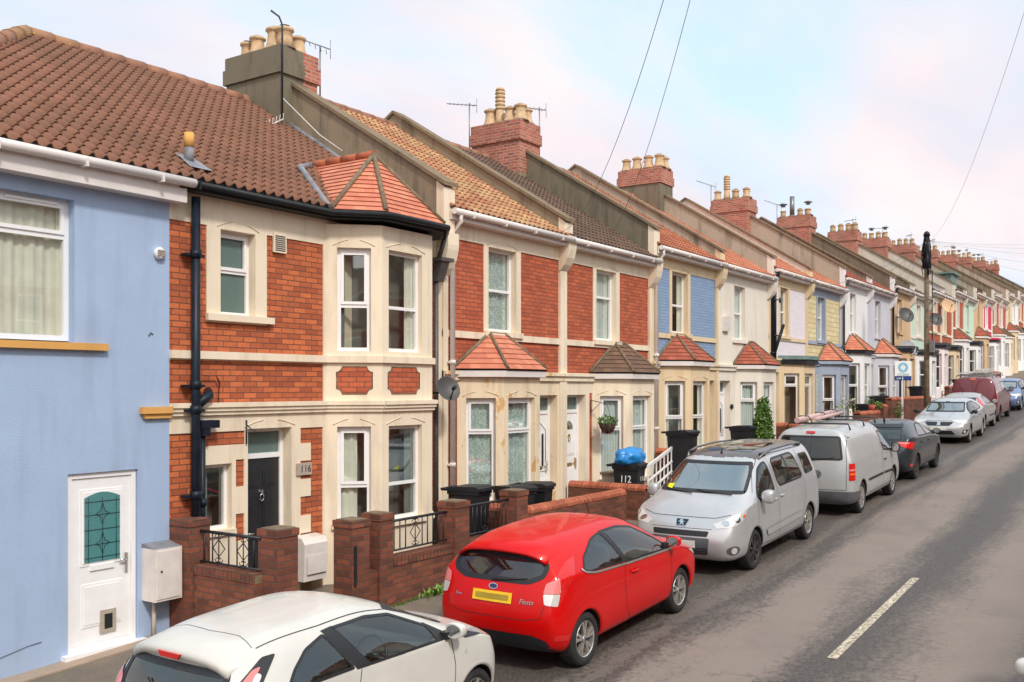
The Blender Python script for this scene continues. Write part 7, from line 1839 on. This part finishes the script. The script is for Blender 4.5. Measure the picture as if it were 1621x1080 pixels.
# --- silver hatchback facing the camera ---
def silver_front():
    T = hatch_st(4.28, 1.80, 1.45, belt=.96, bonz=.98, cowl=1.0, rs=1.41, rx=-1.5, nose=.70, wt=.62, beltr=.08, roofr=1.34, ws=.85)
    c = Car('parked_car', 'silver five-door hatchback facing the camera with dark grille', T, 'paint_silver', (37.3, -3.75), -1, 3, [(-1.33, .32, .37), (1.28, .32, .37)])
    for d in ('L', 'R'):
        c.win('side_window', d, [(.0, 1.02), (.92, .98), (.66, 1.13), (.28, 1.29), (.0, 1.34)], tw=.03); c.win('rear_side_window', d, [(-.07, 1.02), (-.07, 1.345), (-.5, 1.33), (-.86, 1.22), (-1.08, 1.08), (-.8, 1.04)], tw=.03)
        c.lines('panel_gap', [c.line(d, [(-.04, 1.0), (-.06, .3)], .008), c.line(d, [(.95, .95), (.90, .3), (-.9, .3), (-1.0, .6), (-.95, 1.0)], .008), c.line(d, [(1.5, .76), (.9, .84), (-1.6, .88)], .008)])
    c.win('windscreen', 'F', [(-.64, 1.02), (.64, 1.02), (.55, 1.33), (-.55, 1.33)], 'screen_glass', tw=.04, gate=.05); c.win('rear_window', 'B', [(-.56, 1.26), (.56, 1.26), (.6, 1.04), (-.6, 1.04)], tw=.03, gate=-1.2)
    c.patch('upper_grille', 'F', [(-.46, .74), (.46, .74), (.34, .62), (-.34, .62)], 'trim_black', .008, None, .05, .02); c.patch('badge', 'F', [(-.05, .735), (.06, .735), (.045, .70), (.06, .63), (-.06, .63), (-.045, .67)], 'chrome', .014)
    c.patch('lower_grille', 'F', [(-.42, .46), (.42, .46), (.52, .33), (-.52, .33)], 'trim_black', .008, None, .05, .02); corner(c, 'headlight', False, [(.42, .78), (.60, .80), (.92, .80), (1.08, .82), (.96, .70), (.62, .68)], 'lamp_clear')
    corner(c, 'fog_light_recess', False, [(.58, .48), (.88, .50), (.92, .36), (.76, .36)], 'trim_black', .008); corner(c, 'fog_light', False, oval(.82, .43, .05, .05), 'lamp_clear', .014, rr=0)
    plate(c, 'F', 0, .53, 'plate_white', False); corner(c, 'tail_light', True, [(.5, .98), (.9, .96), (.9, .84), (.6, .84)], 'lamp_red')
    b = MB(); b.box(.28, .36, -.06, .06, 1.30, 1.35, 'trim_black'); c.mesh('rear_view_mirror', b)
    c.lines('bonnet_crease', [c.line('T', [(1.0, .35), (1.75, .25)], .006, 'metal_grey', .002), c.line('T', [(1.0, -.35), (1.75, -.25)], .006, 'metal_grey', .002), c.line('F', [(-.62, .80), (-.4, .775), (.4, .775), (.62, .80)], .008)])
    wheels(c, (-1.33, 1.28), .32, 5); c.cabin(-1.3, 1.0, dash=.5, front=(0,))
    for s_ in (1, -1): c.mirror(s_, .84, .98, 'trim_black')
    c.handle(.12, .86, 'paint_silver'); c.handle(-.75, .88, 'paint_silver'); c.finish(); return c
# --- small silver three-door seen from behind ---
def silver_rear():
    T = hatch_st(4.14, 1.76, 1.44, belt=.94, bonz=.96, cowl=1.05, rs=1.40, rx=-1.35, nose=.68, wt=.60, beltr=.10, roofr=1.32, ws=.85)
    c = Car('parked_car', 'dusty silver hatchback with tall red tail lights just before the maroon van', T, 'paint_silver_dirty', (42.0, -3.55), 1, 3, [(-1.30, .31, .36), (1.25, .31, .36)])
    for d in ('L', 'R'):
        c.win('side_window', d, [(-.25, 1.0), (.94, .96), (.66, 1.13), (.28, 1.29), (-.25, 1.34)], tw=.03); c.win('quarter_window', d, [(-.32, 1.0), (-.32, 1.34), (-.8, 1.28), (-1.05, 1.12), (-1.0, 1.04)], tw=.03)
        c.lines('panel_gap', [c.line(d, [(-.30, .98), (-.34, .3), (.9, .3), (.96, .93)], .008)]); c.patch('rubbing_strip', d, [(-.30, .56), (.85, .56), (.85, .51), (-.30, .51)], 'trim_black', .01)
    c.win('rear_window', 'B', [(-.56, 1.28), (.56, 1.28), (.6, 1.0), (-.6, 1.0)], 'car_glass', tw=.03, gate=-1.2); c.win('windscreen', 'F', [(-.6, 1.03), (.6, 1.03), (.54, 1.33), (-.54, 1.33)], 'screen_glass', tw=.04, gate=.1)
    corner(c, 'tail_light', True, [(.42, 1.30), (.52, 1.28), (.84, .98), (.90, .82), (.70, .84), (.52, 1.05)], 'lamp_red', .008); corner(c, 'tail_light_lens', True, oval(.74, .95, .06, .07), 'lamp_orange', .012, rr=0)
    plate(c, 'B', 0, .72); corner(c, 'headlight', False, [(.46, .84), (.84, .80), (1.0, .70), (.7, .68)], 'lamp_clear')
    b = MB(); q = c.proj('T', -.9, 0, 0); b.tube([q, q+Vector((-.1, 0, .28))], .006, 'trim_black', 4); c.mesh('aerial', b)
    wheels(c, (-1.30, 1.25), .31, 7); c.cabin(-1.3, 1.0, dash=.5, front=(0,))
    for s_ in (1, -1): c.mirror(s_, .88, .98, 'paint_silver_dirty')
    c.handle(-.12, .84, 'paint_silver_dirty'); c.finish(); return c
# --- maroon van with ladders ---
def maroon():
    T = van_st(4.78, 1.90, 1.95, belt=1.18, bonz=1.22, cowl=1.60, ws=.85, nose=.95, wt=.78, rlean=.12)
    c = Car('parked_van', 'maroon van with ladders on its roof rack', T, 'paint_maroon', (47.1, -3.35), 1, 3, [(-1.45, .34, .40), (1.55, .34, .40)], 'van')
    for d in ('L', 'R'):
        c.win('side_window', d, [(.55, 1.22), (1.34, 1.16), (1.26, 1.3), (.94, 1.60), (.55, 1.66)], tw=.03); c.win('rear_side_window', d, [(-.55, 1.22), (.42, 1.22), (.42, 1.66), (-.55, 1.66)], tw=.03)
        c.lines('panel_gap', [c.line(d, [(.48, 1.72), (.46, .4)], .009), c.line(d, [(1.40, 1.15), (1.36, .4)], .009), c.line(d, [(-.62, 1.72), (-.62, .4)], .009)])
    c.patch('door_panel', 'B', [(-.74, 1.68), (-.04, 1.68), (-.04, 1.0), (-.80, 1.0)], 'paint_maroon', .010, None, .1, .05); c.patch('door_panel', 'B', [(.74, 1.68), (.04, 1.68), (.04, 1.0), (.80, 1.0)], 'paint_maroon', .010, None, .1, .05)
    c.lines('panel_gap', [c.line('B', [(0, 1.8), (0, .5)], .01), c.line('B', [(-.84, .52), (.84, .52)], .01)])
    corner(c, 'tail_light', True, [(.82, 1.24), (.94, 1.24), (.97, .86), (.84, .86)], 'lamp_red', .01); corner(c, 'tail_light_lens', True, [(.85, 1.10), (.93, 1.10), (.94, .96), (.86, .96)], 'lamp_orange', .015); corner(c, 'reversing_light', True, [(.84, 1.32), (.93, 1.32), (.93, 1.25), (.84, 1.25)], 'lamp_clear', .012)
    c.patch('brake_light', 'B', [(-.1, 1.84), (.1, 1.84), (.1, 1.80), (-.1, 1.80)], 'lamp_orange', .02); c.win('windscreen', 'F', [(-.76, 1.25), (.76, 1.25), (.68, 1.66), (-.68, 1.66)], 'screen_glass', tw=.04, gate=.4)
    corner(c, 'headlight', False, [(.6, 1.0), (1.0, .96), (1.1, .8), (.8, .8)], 'lamp_clear'); plate(c, 'B', .3, .62)
    q = c.proj('T', 0, 0, 0).z; b = MB()
    for x in (-1.9, -.8, .3, 1.0): b.tube([(x, -.72, q-.06), (x, -.68, q+.06), (x, .68, q+.06), (x, .72, q-.06)], .022, 'metal_grey', 6)
    c.mesh('roof_rack', b)
    for (y, z, x0_, x1_) in ((.42, .14, -2.2, .9), (-.10, .14, -.9, 1.5), (-.10, .24, -.9, 1.5)):
        b = MB()
        for e in (-.17, .17): b.box(x0_, x1_, y+e-.018, y+e+.018, q+z-.03, q+z+.03, 'ladder')
        k = x0_+.15
        while k < x1_: b.tube([(k, y-.17, q+z), (k, y+.17, q+z)], .014, 'ladder', 5); k += .27
        c.mesh('carried_ladder', b)
    wheels(c, (-1.45, 1.55), .34, 8, 'alloy_dark'); c.cabin(-.2, 1.5, dash=.9, front=(.3,), seat=.85)
    for s_ in (1, -1): c.mirror(s_, 1.25, 1.2, 'trim_black', .09, .1, .13)
    c.finish(); return c
CARS = {}

for f_ in (white_car, red_car, carrier, caddy, charcoal, silver_front, silver_rear, maroon): CARS[f_.__name__] = f_()
# the opposite side: only the wing mirror of this one reaches into the picture
def recopy(key, X, Y, yaw, label, pm=None):
    wc = copy_tree(CARS[key].t); wc.location = (X, Y, G(X)-.163); wc['label'] = label
    wc.rotation_euler = (Matrix.Rotation(-math.atan(.055), 4, 'Y') @ Matrix.Rotation(yaw, 4, 'Z')).to_euler('XYZ')
    if pm:
        for ch in wc.children:
            if ch.name.startswith(('body', 'wheel_arch')): ch.data = ch.data.copy(); ch.data.materials[0] = M[pm]
    return wc
recopy('white_car', 9.04, -10.2, PI, 'white car parked opposite, only its wing mirror showing in the lower right corner')
recopy('silver_front', 53.4, -3.5, PI, 'pale blue-grey car beyond the maroon van, cut by the right edge', 'paint_blue')

# houses across the street: outside the frame, mirrored in windows and paint
def across():
    lab = 'house across the street, seen only mirrored in windows and car paint'
    t = thing('terraced_house', lab, 'house', (0, -14.0, 0), 'houses across the street')
    def build(b, nm, par=t):
        off = par
        me = bpy.data.meshes.new(nm); me.from_pydata([tuple(v) for v in b.v], [], b.f)
        for q in b.mats: me.materials.append(M[q])
        me.polygons.foreach_set('material_index', b.mt); ul = me.uv_layers.new(name='UVMap'); ul.data.foreach_set('uv', [c for f in b.uv for u in f for c in u]); me.update()
        o = bpy.data.objects.new(nm, me); COL.objects.link(o); o.parent = par; return o
    fr = Fr(2.05, 0, -1, 0); b = MB()
    wins = [(.6, 1.5, 3.5, 5.1), (2.5, 3.3, 3.5, 5.1), (.5, 1.9, .8, 2.4)]; dr = (2.7, 3.5, 0, 2.4)
    relief(b, fr, 0, 4.1, -.6, 5.55, 'cream', [(.1, 4.0, 2.9, 5.3, 'red_brick_plain', .018), (2.0, 2.6, .1, 2.6, 'red_brick_plain', .018)], [(*w_, .1, 'cream') for w_ in wins]+[(*dr, .15, 'cream')])
    build(b, 'wall')
    for w_ in wins:
        b = MB(); b.box(w_[0], w_[1], .1, .13, w_[2], w_[3], 'curtain_grey', fr); xm = (w_[0]+w_[1])/2
        for q in ((w_[0], w_[0]+.06, w_[2], w_[3]), (w_[1]-.06, w_[1], w_[2], w_[3]), (w_[0]+.06, w_[1]-.06, w_[2], w_[2]+.06), (w_[0]+.06, w_[1]-.06, w_[3]-.06, w_[3]), (w_[0]+.06, w_[1]-.06, (w_[2]+w_[3])/2, (w_[2]+w_[3])/2+.05)): b.box(q[0], q[1], .07, .099, q[2], q[3], 'upvc', fr)
        build(b, 'window')
    b = MB(); b.box(dr[0], dr[1], .15, .2, dr[2], dr[3], 'door_black', fr); build(b, 'door')
    b = MB(); z0 = 5.5; b.face([(2.05, .25, z0), (-2.05, .25, z0), (-2.05, -4.4, z0+2.9), (2.05, -4.4, z0+2.9)], 'plain_tiles_dark'); b.face([(-2.05, -9, z0), (2.05, -9, z0), (2.05, -4.4, z0+2.9), (-2.05, -4.4, z0+2.9)], 'plain_tiles_dark'); build(b, 'roof')
    b = MB(); b.prism([(.2, 0), (.2, z0+.4), (-4.4, z0+3.3), (-9, z0+.4), (-9, 0)], 1.93, 2.17, 'grey_render'); build(b, 'parapet')
    b = MB(); b.box(1.6, 2.5, -5.2, -3.6, z0+1.5, z0+4.0, 'chimney_brick'); build(b, 'chimney')
    return t
t0_ = across()
for i in range(18):
    t = t0_ if i == 0 else copy_tree(t0_)
    x = -10+4.1*i; t.location = (x, -14.0, G(x)+.02)
